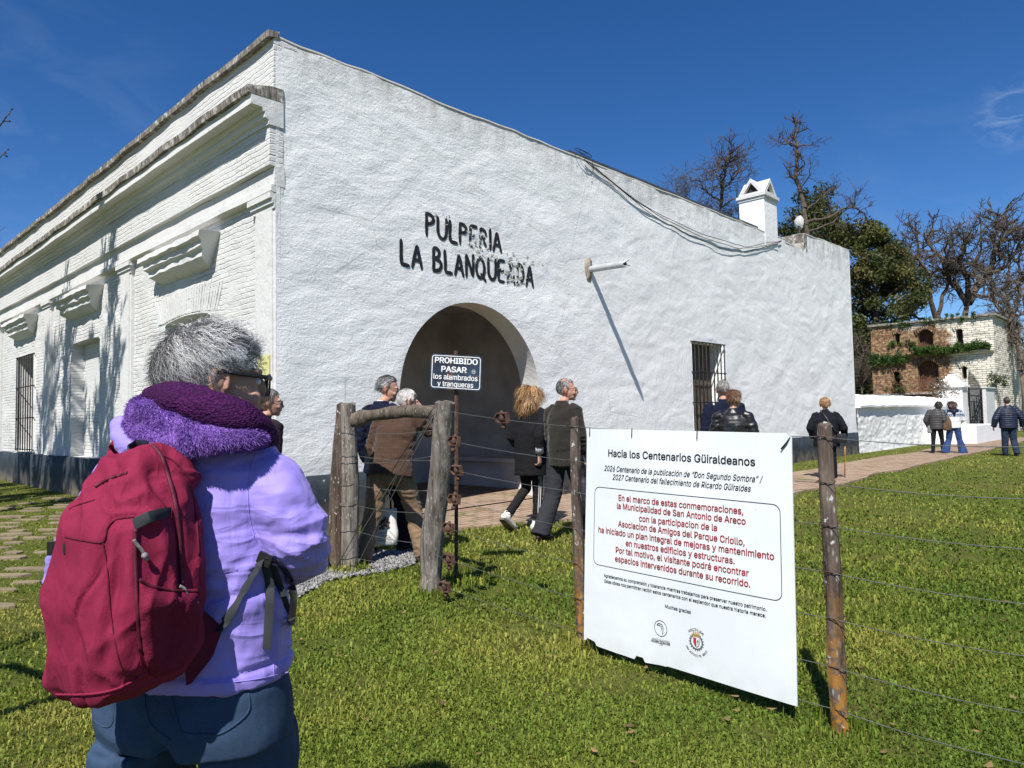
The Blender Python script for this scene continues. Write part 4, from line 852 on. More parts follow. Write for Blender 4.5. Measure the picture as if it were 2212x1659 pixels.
for P, r_ in (([(-3.6, 2.4), (-2.9, 3.05), (-2.35, 3.75), (-2.05, 4.0)], .062), ([(-3.4, 3.9), (-3.0, 4.25), (-2.5, 3.95), (-2.25, 3.7)], .05), ([(-3.2, 4.9), (-2.7, 5.0), (-2.2, 4.8)], .03)):
    Q = [np.array([.25, .6, 1.9])]+[above(x, y, 2.3+.1*i) for i, (x, y) in enumerate(P)]; mb.tube(Q, list(np.linspace(r_, r_*.55, len(Q))), 7)
    for i in range(14): q = Q[1+i % (len(Q)-1)]; d = rng.normal(size=3)*.09; mb.tube([q, q+d, q+d*1.8+rng.normal(size=3)*.04], [.010, .008, .004], 4)
mb.build('crown', M_BARK, lt)
# dark far belt of wood behind everything, one mass
bc = []; br_ = []
for _ in range(260): x = rng.uniform(20, 140); bc.append((x, rng.uniform(95, 125), rng.uniform(.5, 5.5))); br_.append(rng.uniform(1.2, 2.6))
V, F, C_ = leafcloud(bc, br_, 90, .35, [(.05, .055, .02), (.07, .06, .035), (.04, .05, .02)], 9); tag(np_mesh('distant_wood', V, F, M_LEAF, None, C_), kind='stuff')

# ---------------------------------------------------------------- fences
A0 = gp(930, 1285); B0 = gp(1815, 1580); FD = (B0-A0); FLN = np.linalg.norm(FD); FD /= FLN; FYAW = math.atan2(FD[1], FD[0]); FN = np.array([FD[1], -FD[0], 0])   # FN points to the camera side
def fpt(u, v): p = hit(u, v, A0, FN); r = p-A0; return np.array([r.dot(FD), 0.0, p[2]])
fence = thing('wire_fence', 'seven strand wire fence with rough wooden posts and rusty strainers running to the right', 'fence', A0, FYAW)
def post(pts, rad, mat, parent, seed, n=14, name='post', chew=.12, flat=None):
    P = [np.asarray(p, float) for p in pts]; k = 46; t = np.linspace(0, len(P)-1, k); rings = []
    for j, q in enumerate(t):
        i = min(int(q), len(P)-2); f = q-i; c = P[i]*(1-f)+P[i+1]*f; r = rad[i]*(1-f)+rad[i+1]*f; ring = []
        for a in np.arange(n)*2*math.pi/n:
            w = 1+chew*float(vn3(np.array([math.cos(a)*1.6, math.sin(a)*1.6, j*.09]), seed))+.05*float(vn3(np.array([math.cos(a)*5, math.sin(a)*5, j*.3]), seed+1))
            fx, fy = (1, 1) if flat is None else flat
            top = .02*float(vn3(np.array([math.cos(a)*2, math.sin(a)*2, 5.]), seed+2)) if j == k-1 else 0
            ring.append(c+np.array([math.cos(a)*r*w*fx, math.sin(a)*r*w*fy, top]))
        rings.append(ring)
    last = rings[-1]; cc = np.mean(last, axis=0); rings.append([cc+(np.array(p)-cc)*.6+np.array([0, 0, .012]) for p in last])
    return MB().loft(rings).build(name, mat, parent, 'auto')
def ftop(u, v): return fpt(u, v)
pA = fpt(928, 1290); pA[2] = -.05; post([pA, pA*.5+fpt(945, 1050)*.5*0+np.array([fpt(940, 1080)[0]*.5, 0, .42]), np.array([fpt(962, 868)[0], 0, fpt(962, 870)[2]])], [.092, .088, .083], M_WOOD, fence, 3)
pB = fpt(1258, 1394); post([(pB[0], 0, -.05), (fpt(1244, 1050)[0], 0, .98), (fpt(1242, 905)[0], 0, fpt(1242, 906)[2])], [.036, .033, .026], M_WOODL, fence, 5, flat=(1, 1.15), chew=.24)
pC = np.array([FLN, 0, -.05]); post([pC, (fpt(1797, 1233)[0], 0, fpt(1797, 1233)[2]), (fpt(1781, 918)[0], 0, fpt(1781, 918)[2])], [.034, .032, .030], M_WOODL, fence, 8, flat=(1, 1.2), chew=.24)
post([(FLN*1.95, 0, -.05), (FLN*1.95, 0, .7), (FLN*1.95, 0, 1.33)], [.036, .034, .03], M_WOODL, fence, 9)
WR = [[(977, 886), (1239, 920.6), (1783, 943), (2212, 965.6)], [(972, 947), (1238, 994), (1783, 1041), (2212, 1078)], [(968, 1007), (1239, 1060), (1790, 1132), (2212, 1186)], [(965, 1067), (1241, 1139), (1797, 1233), (2212, 1305)],
      [(958, 1129), (1247, 1214), (1809, 1334), (2212, 1417)], [(954, 1194), (1253, 1289), (1809, 1437), (2212, 1540)], [(950, 1253), (1256, 1362), (1821, 1530), (2212, 1650)]]
stc = [(1100, 908), (1000, 953), (1005, 1017), (1000, 1075), (988, 1140), (988, 1210), (980, 1266)]
def strainer(c, parent, seed):
    rr = random.Random(seed); s_ = .052; fr = MB(); an = rr.uniform(-.25, .25); ca, sa = math.cos(an), math.sin(an)
    def q(x, y, z): return (c[0]+x, c[1]+y*ca-z*sa-.0, c[2]+y*sa+z*ca)
    pr = [(-.085, .0), (-.05, .036), (.06, .036), (.062, -.036), (-.05, -.036), (-.085, .0)]
    for w in (-.024, .024):
        pass
    rings = [[q(x*k_, w, z*k_) for x, z in pr] for k_, w in ((1, -.015), (1, .015), (.82, .015), (.82, -.015), (1, -.015))]; fr.loft(rings, False, False)
    o = fr.build('strainer', M_RUST, parent, False); sp = MB(); sp.tube([q(.0, 0, -.06), q(0, 0, .05)], .011, 8); sp.tube([q(0, 0, -.028), q(0, 0, -.01), q(0, 0, .01), q(0, 0, .028)], [.014, .021, .021, .014], 10); sp.tube([q(0, 0, -.078), q(0, 0, -.055)], .018, 6); sp.build('spool', M_RUST, o)
for k, (w, s_) in enumerate(zip(WR, stc)):
    P = [fpt(*p) for p in w]; P = [p+np.array([0, -.085 if i == 0 else (-.036 if i < 3 else 0), 0]) for i, p in enumerate(P)]; e = P[-1]+(P[-1]-P[-2])*1.9; e[2] = max(e[2], .04); P.append(e)
    Q = []
    for a, b in zip(P[:-1], P[1:]):
        for t in np.linspace(0, 1, 9)[:-1]: Q.append(a+(b-a)*t+np.array([0, 0, -.012*4*t*(1-t)]))
    MB().tube(Q+[P[-1]], .0019, 5).build('wire', M_WIRE, fence)
    s3 = fpt(*s_); t = 0; i = 0; c = P[0]+(P[1]-P[0])*((s3[0]-P[0][0])/(P[1][0]-P[0][0])); strainer(c, fence, k)
    for px_ in (P[1], P[2]):                                     # tie wire round each post
        MB().tube([px_+np.array([math.cos(a)*.042, .036+math.sin(a)*.046, .004*math.sin(3*a)]) for a in np.linspace(0, 6.5, 14)], .0022, 4).build('tie', M_RUST, fence)
# braced corner: two old posts side by side, a rail and slack diagonal wires, left of the fence
pl1 = gp(722, 1232); pl2 = gp(755, 1236)
brace = thing('brace_fence', 'old grey double corner post joined by a sagging wooden rail and wires', 'fence', pl2, 0)
def bl(u, v, Y): return at(u, v, Y)-pl2
post([pl1-pl2+np.array([0, .05, -.05]), bl(729, 1050, pl1[1]+.05), bl(741, 874, pl1[1]+.06)], [.072, .070, .062], M_WOODD, brace, 13)
post([np.array([0, 0, -.05]), bl(757, 1050, pl2[1]), bl(752, 873, pl2[1])], [.082, .078, .068], M_WOOD, brace, 15)
def rail():
    P = [bl(762, 908, pl2[1]-.07), bl(800, 898, 6.35), bl(850, 891, 6.15), bl(900, 888, 5.95), bl(948, 893, 5.76)]
    mb = MB(); k = 30; rings = []; t = np.linspace(0, 4, k)
    for j, q in enumerate(t):
        i = min(int(q), 3); f = q-i; c = P[i]*(1-f)+P[i+1]*f; rz = (.075-.02*f if i == 0 else .056)+.008*float(vn3(np.array([j*.4, 0, 0]), 4)); rings.append([c+np.array([.3*math.cos(a)*.05, math.cos(a)*.055, math.sin(a)*rz*(1+.1*float(vn3(np.array([math.cos(a)*2, j*.3, math.sin(a)*2]), 6)))]) for a in np.arange(12)*2*math.pi/12])
    return mb.loft(rings).build('rail', wood_mat('rail_wood', (.16, .13, .10), (.045, .036, .03)), brace, 'auto')
rail()
yR = A0[1]-.05
for ul, vl, ur, vr in ((733, 935, 925, 929), (733, 985, 920, 994), (730, 1048, 912, 1060), (728, 1092, 905, 1107), (725, 1146, 900, 1174), (722, 1205, 898, 1217), (735, 1000, 922, 985)):
    a = bl(ul+42, vl, pl2[1]-.08); b = bl(ur+14, vr, yR+.10); MB().tube([a+(b-a)*t+np.array([0, 0, -.02*4*t*(1-t)]) for t in np.linspace(0, 1, 10)], .0024, 5).build('wire', M_WIRE, brace)
    c = bl(755, vl-4, pl2[1]); MB().tube([c+np.array([math.cos(q)*.083, math.sin(q)*.088, .012*math.sin(q+1)]) for q in np.linspace(0, 6.4, 20)], .0024, 4).build('tie', M_WIRE, brace)
for (ua, va), mid, (ub, vb) in (((945, 870), (850, 1000), (722, 1235)), ((938, 890), (845, 1045), (725, 1240)), ((940, 905), (860, 985), (800, 1180)), ((935, 900), (835, 1095), (770, 1225))):
    a = bl(ua, va, yR-.08); m_ = bl(mid[0], mid[1], 6.1); b = bl(ub, vb, pl2[1]-.1); P = [(1-t)**2*a+2*t*(1-t)*m_+t*t*b for t in np.linspace(0, 1, 24)]; MB().tube(P, .0034, 5).build('wire', M_CABLE if va == 870 else M_WIRE, brace)

# ---------------------------------------------------------------- prohibition sign on a rusty stake
sk = gp(982, 1262); psg = thing('prohibition_sign', 'small rusty dark blue enamel sign on a thin iron stake beside the fence', 'sign', sk, 0)
Y0 = sk[1]
def sl_(u, v, y=Y0): return at(u, v, y)-sk
a, b = sl_(985, 1262), sl_(985, 757); MB().tube([a-np.array([0, 0, .04]), (a+b)/2+np.array([.004, 0, 0]), b], [(.016, .010)]*3, 4).build('stake', M_RUST, psg, False)
TL, TR, BL_, BR = [sl_(u, v, Y0-.035) for u, v in ((931, 763), (1042, 769.5), (928, 839), (1039.5, 846))]
def pn(x, y, off=0.0): p = BL_*(1-x)*(1-y)+BR*x*(1-y)+TL*(1-x)*y+TR*x*y; return p+np.array([0, -off, 0])
pw_, ph_ = np.linalg.norm(BR-BL_), np.linalg.norm(TL-BL_)
def rrect(x0, y0, x1, y1, r, n=6):
    out = []
    for cx, cy, a0 in ((x1-r, y1-r, 0), (x0+r, y1-r, 1), (x0+r, y0+r, 2), (x1-r, y0+r, 3)):
        for k in range(n+1): q = (a0+k/n)*math.pi/2; out.append((cx+r*math.cos(q), cy+r*math.sin(q)))
    return out
def sgn(pts, off): return [pn(x/pw_, y/ph_, off) for x, y in pts]
RR = rrect(0, 0, pw_, ph_, .03)
def enamel():
    m = Mt('dark_enamel', .35, .5); c = m.mix(m.rng(m.noise(7, 4), .4, .7), (.010, .014, .026), (.028, .05, .085)); ed = m.rng(m.noise(18, 6, .7), .60, .68); c = m.mix(ed, c, (.12, .055, .03)); x = m.axis('x')
    mid = m.math('MULTIPLY', m.rng(m.math('ABSOLUTE', m.math('SUBTRACT', x, .0)), .012, .05, 1, 0), m.rng(m.noise(20, 5, .7, m.mapd((2, 2, .4))), .42, .6)); c = m.mix(m.math('MULTIPLY', mid, .7), c, (.16, .06, .035)); m.col(c); return m.m
mb = MB().loft([sgn(RR, 0), sgn(RR, .004)]); mb.build('panel', enamel(), psg, False)
M_WHITEP = simple('white_enamel', (.72, .73, .72), .4, .12, 30, 0)
mb = MB(); mb.loft([sgn(rrect(.012, .012, pw_-.012, ph_-.012, .024), .0055), sgn(rrect(.018, .018, pw_-.018, ph_-.018, .019), .0055)], False); mb.build('border', M_WHITEP, psg, False)
mb = MB(); ff = lambda x, y, o=0: pn(x, y, .0055+o)
for s_, x0, x1, y, c, bo in (('PROHIBIDO', .09, .91, .745, .155, .03), ('PASAR', .22, .70, .50, .155, .03), ('los alambrados', .07, .92, .285, .145, .018), ('y tranqueras', .15, .84, .09, .145, .018)): put(mb, s_, x0, y, x1, y, c, ff, bo)
mb.build('lettering', M_WHITEP, psg, False, False)
mb = MB(); cx, cy = .84, .545
for r0, r1 in ((.040, .034),): mb.loft([[ff(cx+r0*math.cos(q), cy+r0*1.45*math.sin(q)) for q in np.linspace(.5, 2.64, 14)], [ff(cx+r1*math.cos(q), cy+r1*1.45*math.sin(q)) for q in np.linspace(.5, 2.64, 14)]], False, False); mb.loft([[ff(cx+r0*math.cos(q), cy+r0*1.45*math.sin(q)) for q in np.linspace(3.64, 5.78, 14)], [ff(cx+r1*math.cos(q), cy+r1*1.45*math.sin(q)) for q in np.linspace(3.64, 5.78, 14)]], False, False)
for dx in (-.028, -.009, .009, .028): mb.add([ff(cx+dx-.009, cy-.01), ff(cx+dx, cy-.012), ff(cx+dx+.009, cy-.01), ff(cx+dx, cy+.022)], [(0, 1, 2, 3)])
mb.build('emblem', M_WHITEP, psg, False, False)

# ---------------------------------------------------------------- white notice board tied to the fence
cTL, cTR, cBL, cBR = hit(1268, 926, A0+FN*.045, FN), hit(1711, 936, A0+FN*.045, FN), hit(1262, 1385, A0+FN*.075, FN), hit(1723, 1527, A0+FN*.075, FN)
nb = thing('notice_board', 'large white printed notice board hung on the wire fence between two posts', 'notice board', (cBL[0], cBL[1], 0), 0); o3 = np.array([cBL[0], cBL[1], 0])
ux = (cBR-cBL); BW = np.linalg.norm(ux); uy = (cTL-cBL); BH = np.linalg.norm(uy); bn = np.cross(ux, uy); bn /= np.linalg.norm(bn); bn = bn if bn.dot(FN) > 0 else -bn
def bp(x, y, off=0.0): return cBL*(1-x)*(1-y)+cBR*x*(1-y)+cTL*(1-x)*y+cTR*x*y+bn*(off+.012*math.sin(3.1*y)*math.sin(x*3)+.0035*math.sin(9*x+2.5*y)*math.sin(4*y+1))-o3
def bxy(u, v):                                   # photo pixel -> fraction across and up the board
    p = hit(u, v, cBL, bn); best = None; x, y = .5, .5
    for _ in range(8):
        q = cBL*(1-x)*(1-y)+cBR*x*(1-y)+cTL*(1-x)*y+cTR*x*y; e = p-q; dx = (cBR-cBL)*(1-y)+(cTR-cTL)*y; dy = (cTL-cBL)*(1-x)+(cTR-cBR)*x
        A_ = np.stack([dx, dy], 1); s_ = np.linalg.lstsq(A_, e, rcond=None)[0]; x += s_[0]; y += s_[1]
    return x, y
def bz(zx, zy): return bxy(1215.1+zx*.40698, 891.1+zy*.40698)
def btm(x): return (.012*float(vn2(np.array([x*9.]), np.array([0.]), 3)[0]) if x < .45 else .002)+(.018 if .30 < x < .345 else 0)+(.014 if .02 < x < .07 else 0)
xs = np.linspace(0, 1, 90); ys = np.linspace(0, 1, 24)
front = [[bp(x, btm(x)*(1-y)+y-(.012 if (y == 1 and x > .985) else 0), .003) for y in ys] for x in xs]; back = [[bp(x, btm(x)*(1-y)+y-(.012 if (y == 1 and x > .985) else 0), -.003) for y in ys] for x in xs]
mb = MB(); mb.loft([f+b[::-1] for f, b in zip(front, back)], True, True); m = Mt('white_board_plastic', .35, .4)
c = m.mix(m.rng(m.noise(4, 4), .4, .7), (.70, .73, .75), (.74, .765, .78)); c = m.mix(m.rng(m.noise(26, 4, .6), .72, .76, 0, .8), c, (.35, .33, .3)); low = m.math('MULTIPLY', m.rng(m.axis('z'), .0, .22, .5, 0), m.rng(m.noise(6, 5, .7), .4, .7)); c = m.mix(low, c, (.42, .41, .36)); m.col(c); m.bump(m.noise(2.2, 3, .5), .12, .02)
mb.build('panel', m.m, nb, 'auto')
fb = lambda x, y, o=0: bp(x, y, .0045+o)
LINES = [('Hacia los Centenarios Güiraldeanos', (248, 232), (1027, 283), .032, 'k', .022, 0), ('2026 Centenario de la publicación de “Don Segundo Sombra” /', (226, 308), (1070, 372), .0245, 'k', .0065, .26), ('2027 Centenario del fallecimiento de Ricardo Güiraldes', (272, 355), (1006, 420), .0245, 'k', .0065, .26),
 ('En el marco de estas conmemoraciones,', (305, 466), (965, 540), .0262, 'r', .023, 0), ('la Municipalidad de San Antonio de Areco', (296, 508), (978, 594), .0262, 'r', .023, 0), ('con la participacion de la', (416, 575), (828, 627), .0262, 'r', .023, 0), ('Asociacion de Amigos del Parque Criollo,', (303, 603), (973, 704), .0262, 'r', .023, 0),
 ('ha iniciado un plan integral de mejoras y mantenimiento', (196, 634), (1128, 781), .0262, 'r', .023, 0), ('en nuestros edificios y estructuras.', (344, 706), (922, 802), .0262, 'r', .023, 0), ('Por tal motivo, el visitante podrá encontrar', (290, 742), (996, 868), .0262, 'r', .023, 0), ('espacios intervenidos durante su recorrido.', (286, 788), (1004, 926), .0262, 'r', .023, 0),
 ('Agradecemos su comprensión y tolerancia mientras trabajamos para preservar nuestro patrimonio.', (227, 870), (1089, 1052), .0142, 'k', .0085, 0), ('Estas obras nos permitirán recibir estos centenarios con el esplendor que nuestra historia merece.', (230, 900), (1086, 1086), .0142, 'k', .0085, 0), ('Muchas gracias', (551, 1034), (688, 1066), .0142, 'k', .0085, 0),
 ('MUSEO GAUCHESCO', (480, 1203), (571, 1223), .008, 'k', 0, 0), ('RICARDO GÜIRALDES', (476, 1214), (574, 1236), .009, 'k', .008, 0), ('1938', (516, 1233), (534, 1238), .008, 'k', 0, 0)]
for t_, p0, p1, cap_, colr, bo, sh in LINES:
    mb = MB(); (x0, y0), (x1, y1) = bz(*p0), bz(*p1); put(mb, t_, x0, y0, x1, y1, cap_, fb, bo, sh); mb.build('text_line', M_RED if colr == 'r' else M_INK, nb, False, False)
c4 = [bz(170, 392), bz(1160, 487), bz(1172, 1003), bz(172, 805)]; x0 = (c4[0][0]+c4[3][0])/2; x1 = (c4[1][0]+c4[2][0])/2; yt = (c4[0][1]+c4[1][1])/2; yb = (c4[2][1]+c4[3][1])/2
mb = MB(); O = rrect(x0, yb, x1, yt, .03); w = .0026; O2 = rrect(x0+w, yb+w, x1-w, yt-w, .028); den = lambda Q: [(Q[i][0]+(Q[(i+1) % len(Q)][0]-Q[i][0])*k/24, Q[i][1]+(Q[(i+1) % len(Q)][1]-Q[i][1])*k/24) for i in range(len(Q)) for k in range(24)]; mb.loft([[fb(x, y) for x, y in den(O)], [fb(x, y) for x, y in den(O2)]], False); mb.build('text_frame', M_INK, nb, False, False)
def ringb(cx, cy, r, w, a0=0, a1=6.2832, n=36, ey=1.0):
    q = np.linspace(a0, a1, n); return MB().loft([[fb(cx+r*math.cos(t), cy+r*ey*math.sin(t)) for t in q], [fb(cx+(r-w)*math.cos(t), cy+(r-w)*ey*math.sin(t)) for t in q]], False, False)
cx, cy = bz(525, 1145); asp = BW/BH; mb = ringb(cx, cy, .032, .0022, ey=asp)
def pstroke(mb, pts, w):
    for (ax, ay), (bx_, by_) in zip(pts[:-1], pts[1:]):
        d = np.array([bx_-ax, by_-ay]); d /= np.hypot(*d)+1e-9; n_ = np.array([-d[1], d[0]])*w; mb.add([fb(ax+n_[0], ay+n_[1]), fb(ax-n_[0], ay-n_[1]), fb(bx_-n_[0], by_-n_[1]), fb(bx_+n_[0], by_+n_[1])], [(0, 1, 2, 3)])
pstroke(mb, [(cx-.018, cy+.012), (cx-.010, cy+.020), (cx+.006, cy+.018), (cx+.012, cy+.004), (cx+.010, cy-.024)], .0016); pstroke(mb, [(cx-.018, cy+.010), (cx-.008, cy+.012), (cx+.004, cy+.008), (cx+.004, cy-.006)], .0014); mb.build('museum_emblem', M_INK, nb, False, False)
cx, cy = bz(715, 1217)
def arctext(s_, r, a0, a1, cap_, top):
    mb = MB(); n_ = len(s_)
    for i, ch_ in enumerate(s_):
        if ch_ == ' ': continue
        a = a0+(a1-a0)*(i/(n_-1)); V, F = text_mesh(ch_, .01); k_ = cap_/CAPH; X = (V[:, 0]-V[:, 0].mean())*k_*.8; Y_ = V[:, 1]*k_; rot = a-math.pi/2 if top else a+math.pi/2
        rr = r if top else r+cap_; mb.add([fb(cx+rr*math.cos(a)+x*math.cos(rot)-y*math.sin(rot), cy+asp*(rr*math.sin(a)+x*math.sin(rot)+y*math.cos(rot))) for x, y in zip(X, Y_)], F)
    return mb
arctext('MUNICIPALIDAD', .043, 2.3, .84, .009, True).build('arc_lettering', M_INK, nb, False, False); arctext('SAN ANTONIO DE ARECO', .047, 3.65, 5.77, .009, False).build('arc_lettering', M_INK, nb, False, False)
M_GOLD = simple('gold_ink', (.38, .24, .06), .5, .1, 9, 0); M_GREY = simple('grey_ink', (.12, .13, .13), .5, .2, 30, 0); M_PRED = simple('crest_red_ink', (.45, .04, .05), .5, .1, 9, 0)
mb = MB(); sh = [(-.014, .016), (-.014, -.004), (-.009, -.014), (0, -.020), (0, .016)]; mb.add([fb(cx+x, cy+y*asp) for x, y in sh], [tuple(range(5))]); mb.build('crest_field', M_PRED, nb, False, False)
mb = ringb(cx, cy, .029, .005, 2.2, 7.2, 30, asp)
for k_ in range(16): a = 2.2+k_*5/15; mb.add([fb(cx+.030*math.cos(a)+.006*math.cos(a+q), cy+asp*(.030*math.sin(a)+.006*math.sin(a+q))) for q in (0, 2, 4)], [(0, 1, 2)])
pstroke(mb, [(cx+.014, cy+.016*asp), (cx+.014, cy-.004*asp), (cx+.009, cy-.014*asp), (cx, cy-.02*asp)], .0012); pstroke(mb, [(cx+.003, cy+.004), (cx+.011, cy+.004)], .002); pstroke(mb, [(cx+.007, cy+.010), (cx+.007, cy-.008)], .0016); mb.build('crest_wreath', M_GREY, nb, False, False)
mb = MB(); mb.add([fb(cx+x, cy+y*asp) for x, y in ((-.016, .020), (.016, .020), (.016, .030), (-.016, .030))], [(0, 1, 2, 3)])
for k_ in range(4): x = -.015+k_*.0085; mb.add([fb(cx+x, cy+.030*asp), fb(cx+x+.005, cy+.030*asp), fb(cx+x+.005, cy+.040*asp), fb(cx+x, cy+.040*asp)], [(0, 1, 2, 3)])
mb.build('crest_crown', M_GOLD, nb, False, False)
for x, y, l in ((.02, .995, -.02), (.275, .995, -.015), (.605, .995, -.02)): MB().tube([bp(x, y+.012, .005), bp(x+.001, y-.028, .008)], .003, 5).build('cable_tie', M_CABLE, nb)
MB().tube([bp(.995, .985, .0), bp(.985, .965, .01), bp(.965, .94, .012)], .004, 5).build('cable_tie', M_CABLE, nb)
# ---------------------------------------------------------------- people
def skinmat(name, c):
    m = Mt(name, .55, .35); base = m.mix(m.rng(m.noise(9, 5, .6), .35, .7), sc(c, .85), sc(c, 1.12)); base = m.mix(m.rng(m.noise(45, 3), .5, .8, 0, .3), base, (c[0]*1.0, c[1]*.72, c[2]*.65)); m.col(base)
    m.b.inputs['Subsurface Weight'].default_value = .06; m.b.inputs['Subsurface Radius'].default_value = (.01, .004, .002); m.b.inputs['Subsurface Scale'].default_value = .5; m.bump(m.noise(160, 3), .15, .001); return m.m
M_SKIN = skinmat('skin', (.46, .27, .19)); M_SKIN2 = skinmat('skin_ruddy', (.47, .25, .18))
M_HAIR = attrmat('hair_strands', .42, .4)
M_FUZZ = attrmat('soft_fibres', .9, .05); M_EYE = simple('eye_white', (.7, .68, .65), .2, .03, 5, 0); M_PUP = simple('eye_iris', (.03, .02, .015), .2, .1, 5, 0); M_LIP = simple('lips', (.36, .15, .12), .5, .1, 20, 0)
M_FRAME = simple('spectacle_frame', (.012, .011, .012), .3, .1, 9, 0, spec=.6)
def lensmat():
    m = Mt('spectacle_lens', .05, .5); m.col((.8, .82, .82)); m.b.inputs['Transmission Weight'].default_value = .9; m.b.inputs['IOR'].default_value = 1.1; m.b.inputs['Alpha'].default_value = .35; return m.m
M_LENS = lensmat()
def rotz(a): c, s = math.cos(a), math.sin(a); return np.array([[c, -s, 0], [s, c, 0], [0, 0, 1.]])
def rotx(a): c, s = math.cos(a), math.sin(a); return np.array([[1, 0, 0], [0, c, -s], [0, s, c.real]])
def roty(a): c, s = math.cos(a), math.sin(a); return np.array([[c, 0, s], [0, 1, 0], [-s, 0, c]])
DEF = dict(pel=(0, 0, .95), wai=(0, 0, 1.08), che=(0, .0, 1.28), nec=(0, -.01, 1.47), hea=(0, .04, 1.63), shL=(-.185, -.01, 1.42), shR=(.185, -.01, 1.42), elL=(-.24, -.05, 1.13), elR=(.24, -.05, 1.13), wrL=(-.25, .05, .89), wrR=(.25, .05, .89),
           hiL=(-.09, 0, .9), hiR=(.09, 0, .9), knL=(-.1, .02, .49), knR=(.1, .02, .49), anL=(-.1, -.03, .085), anR=(.1, -.03, .085), toL=(-.12, .13, .03), toR=(.12, .13, .03))
def hand(mb, w, d, pn_, side, s=1.0, curl=.5, spread=1.0, thumb=.9):
    d = np.asarray(d, float); d /= np.linalg.norm(d); pn_ = np.asarray(pn_, float); pn_ = pn_-d*pn_.dot(d); pn_ /= np.linalg.norm(pn_); lat = np.cross(d, pn_)*side   # lat: towards the thumb
    def P(a, b, c): return np.asarray(w)+(d*a+lat*b+pn_*c)*s
    mb.tube([P(-.02, 0, 0), P(.02, .002, 0), P(.06, .002, .003), P(.088, .0, .006)], [(.026*s, .02*s), (.036*s, .017*s), (.041*s, .015*s), (.040*s, .012*s)], 10, side=lat, dome=1)
    for i, (b, L) in enumerate(((.030, .070), (.010, .080), (-.011, .074), (-.031, .058))):
        p = P(.082, b, .006); pts = [p]; ang = .12+.1*i*curl; fd_ = d*1.0; yaw_ = b*4.5*spread
        for k, q in enumerate((.45, .32, .25)):
            ang += curl*(.55 if k else .4)*(1+.12*i); v = d*math.cos(ang)+pn_*math.sin(ang)+lat*yaw_*math.cos(ang); v /= np.linalg.norm(v); pts.append(pts[-1]+v*L*q*s*1.02)
        mb.tube(pts, [.0092*s, .0088*s, .008*s, .0066*s], 7, dome=1)
    t0 = P(.012, .03, .008); v1 = d*.62+lat*.72+pn_*.3*thumb; v1 /= np.linalg.norm(v1); v2 = d*.85+lat*.25+pn_*.45*thumb; v2 /= np.linalg.norm(v2); mb.tube([t0, t0+v1*.042*s, t0+v1*.042*s+v2*.03*s, t0+v1*.042*s+v2*.055*s], [.0135*s, .0115*s, .0105*s, .008*s], 7, dome=1)
def headgeo(mb, c, Rm, s=1.0, female=False):
    f = lambda x, y, z: np.asarray(c)+Rm@(np.array([x, y, z])*s)
    E_ = lambda p, r: mb.ell(f(*p), np.array(r)*s, Rm, 16, 10)
    E_((0, -.012, .028), (.074, .096, .092)); E_((0, .028, -.01), (.066, .068, .088)); E_((0, .042, -.062), (.050, .050, .046)); E_((0, .074, -.092), (.024, .022, .020))   # skull, face, jaw, chin
    mb.tube([f(0, .094, .022), f(0, .108, -.004), f(0, .118, -.026), f(0, .103, -.034)], [.009*s, .011*s, .014*s, .012*s], 8, dome=1)      # nose
    for k in (-1, 1):
        E_((k*.034, .072, -.03), (.026, .022, .024)); E_((k*.030, .083, .030), (.026, .012, .010)); E_((k*.012, .104, -.030), (.009, .010, .008))
        mb.tube([f(k*.072, -.012, -.034), f(k*.077, -.022, -.016), f(k*.082, -.028, .006), f(k*.082, -.022, .026), f(k*.077, -.008, .030), f(k*.074, -.002, .016)], [.009*s, .009*s, .009*s, .009*s, .008*s, .006*s], 7, dome=1); E_((k*.072, -.010, .0), (.010, .014, .024))
    E_((0, .096, -.052), (.024, .012, .007)); E_((0, .093, -.064), (.020, .012, .008))
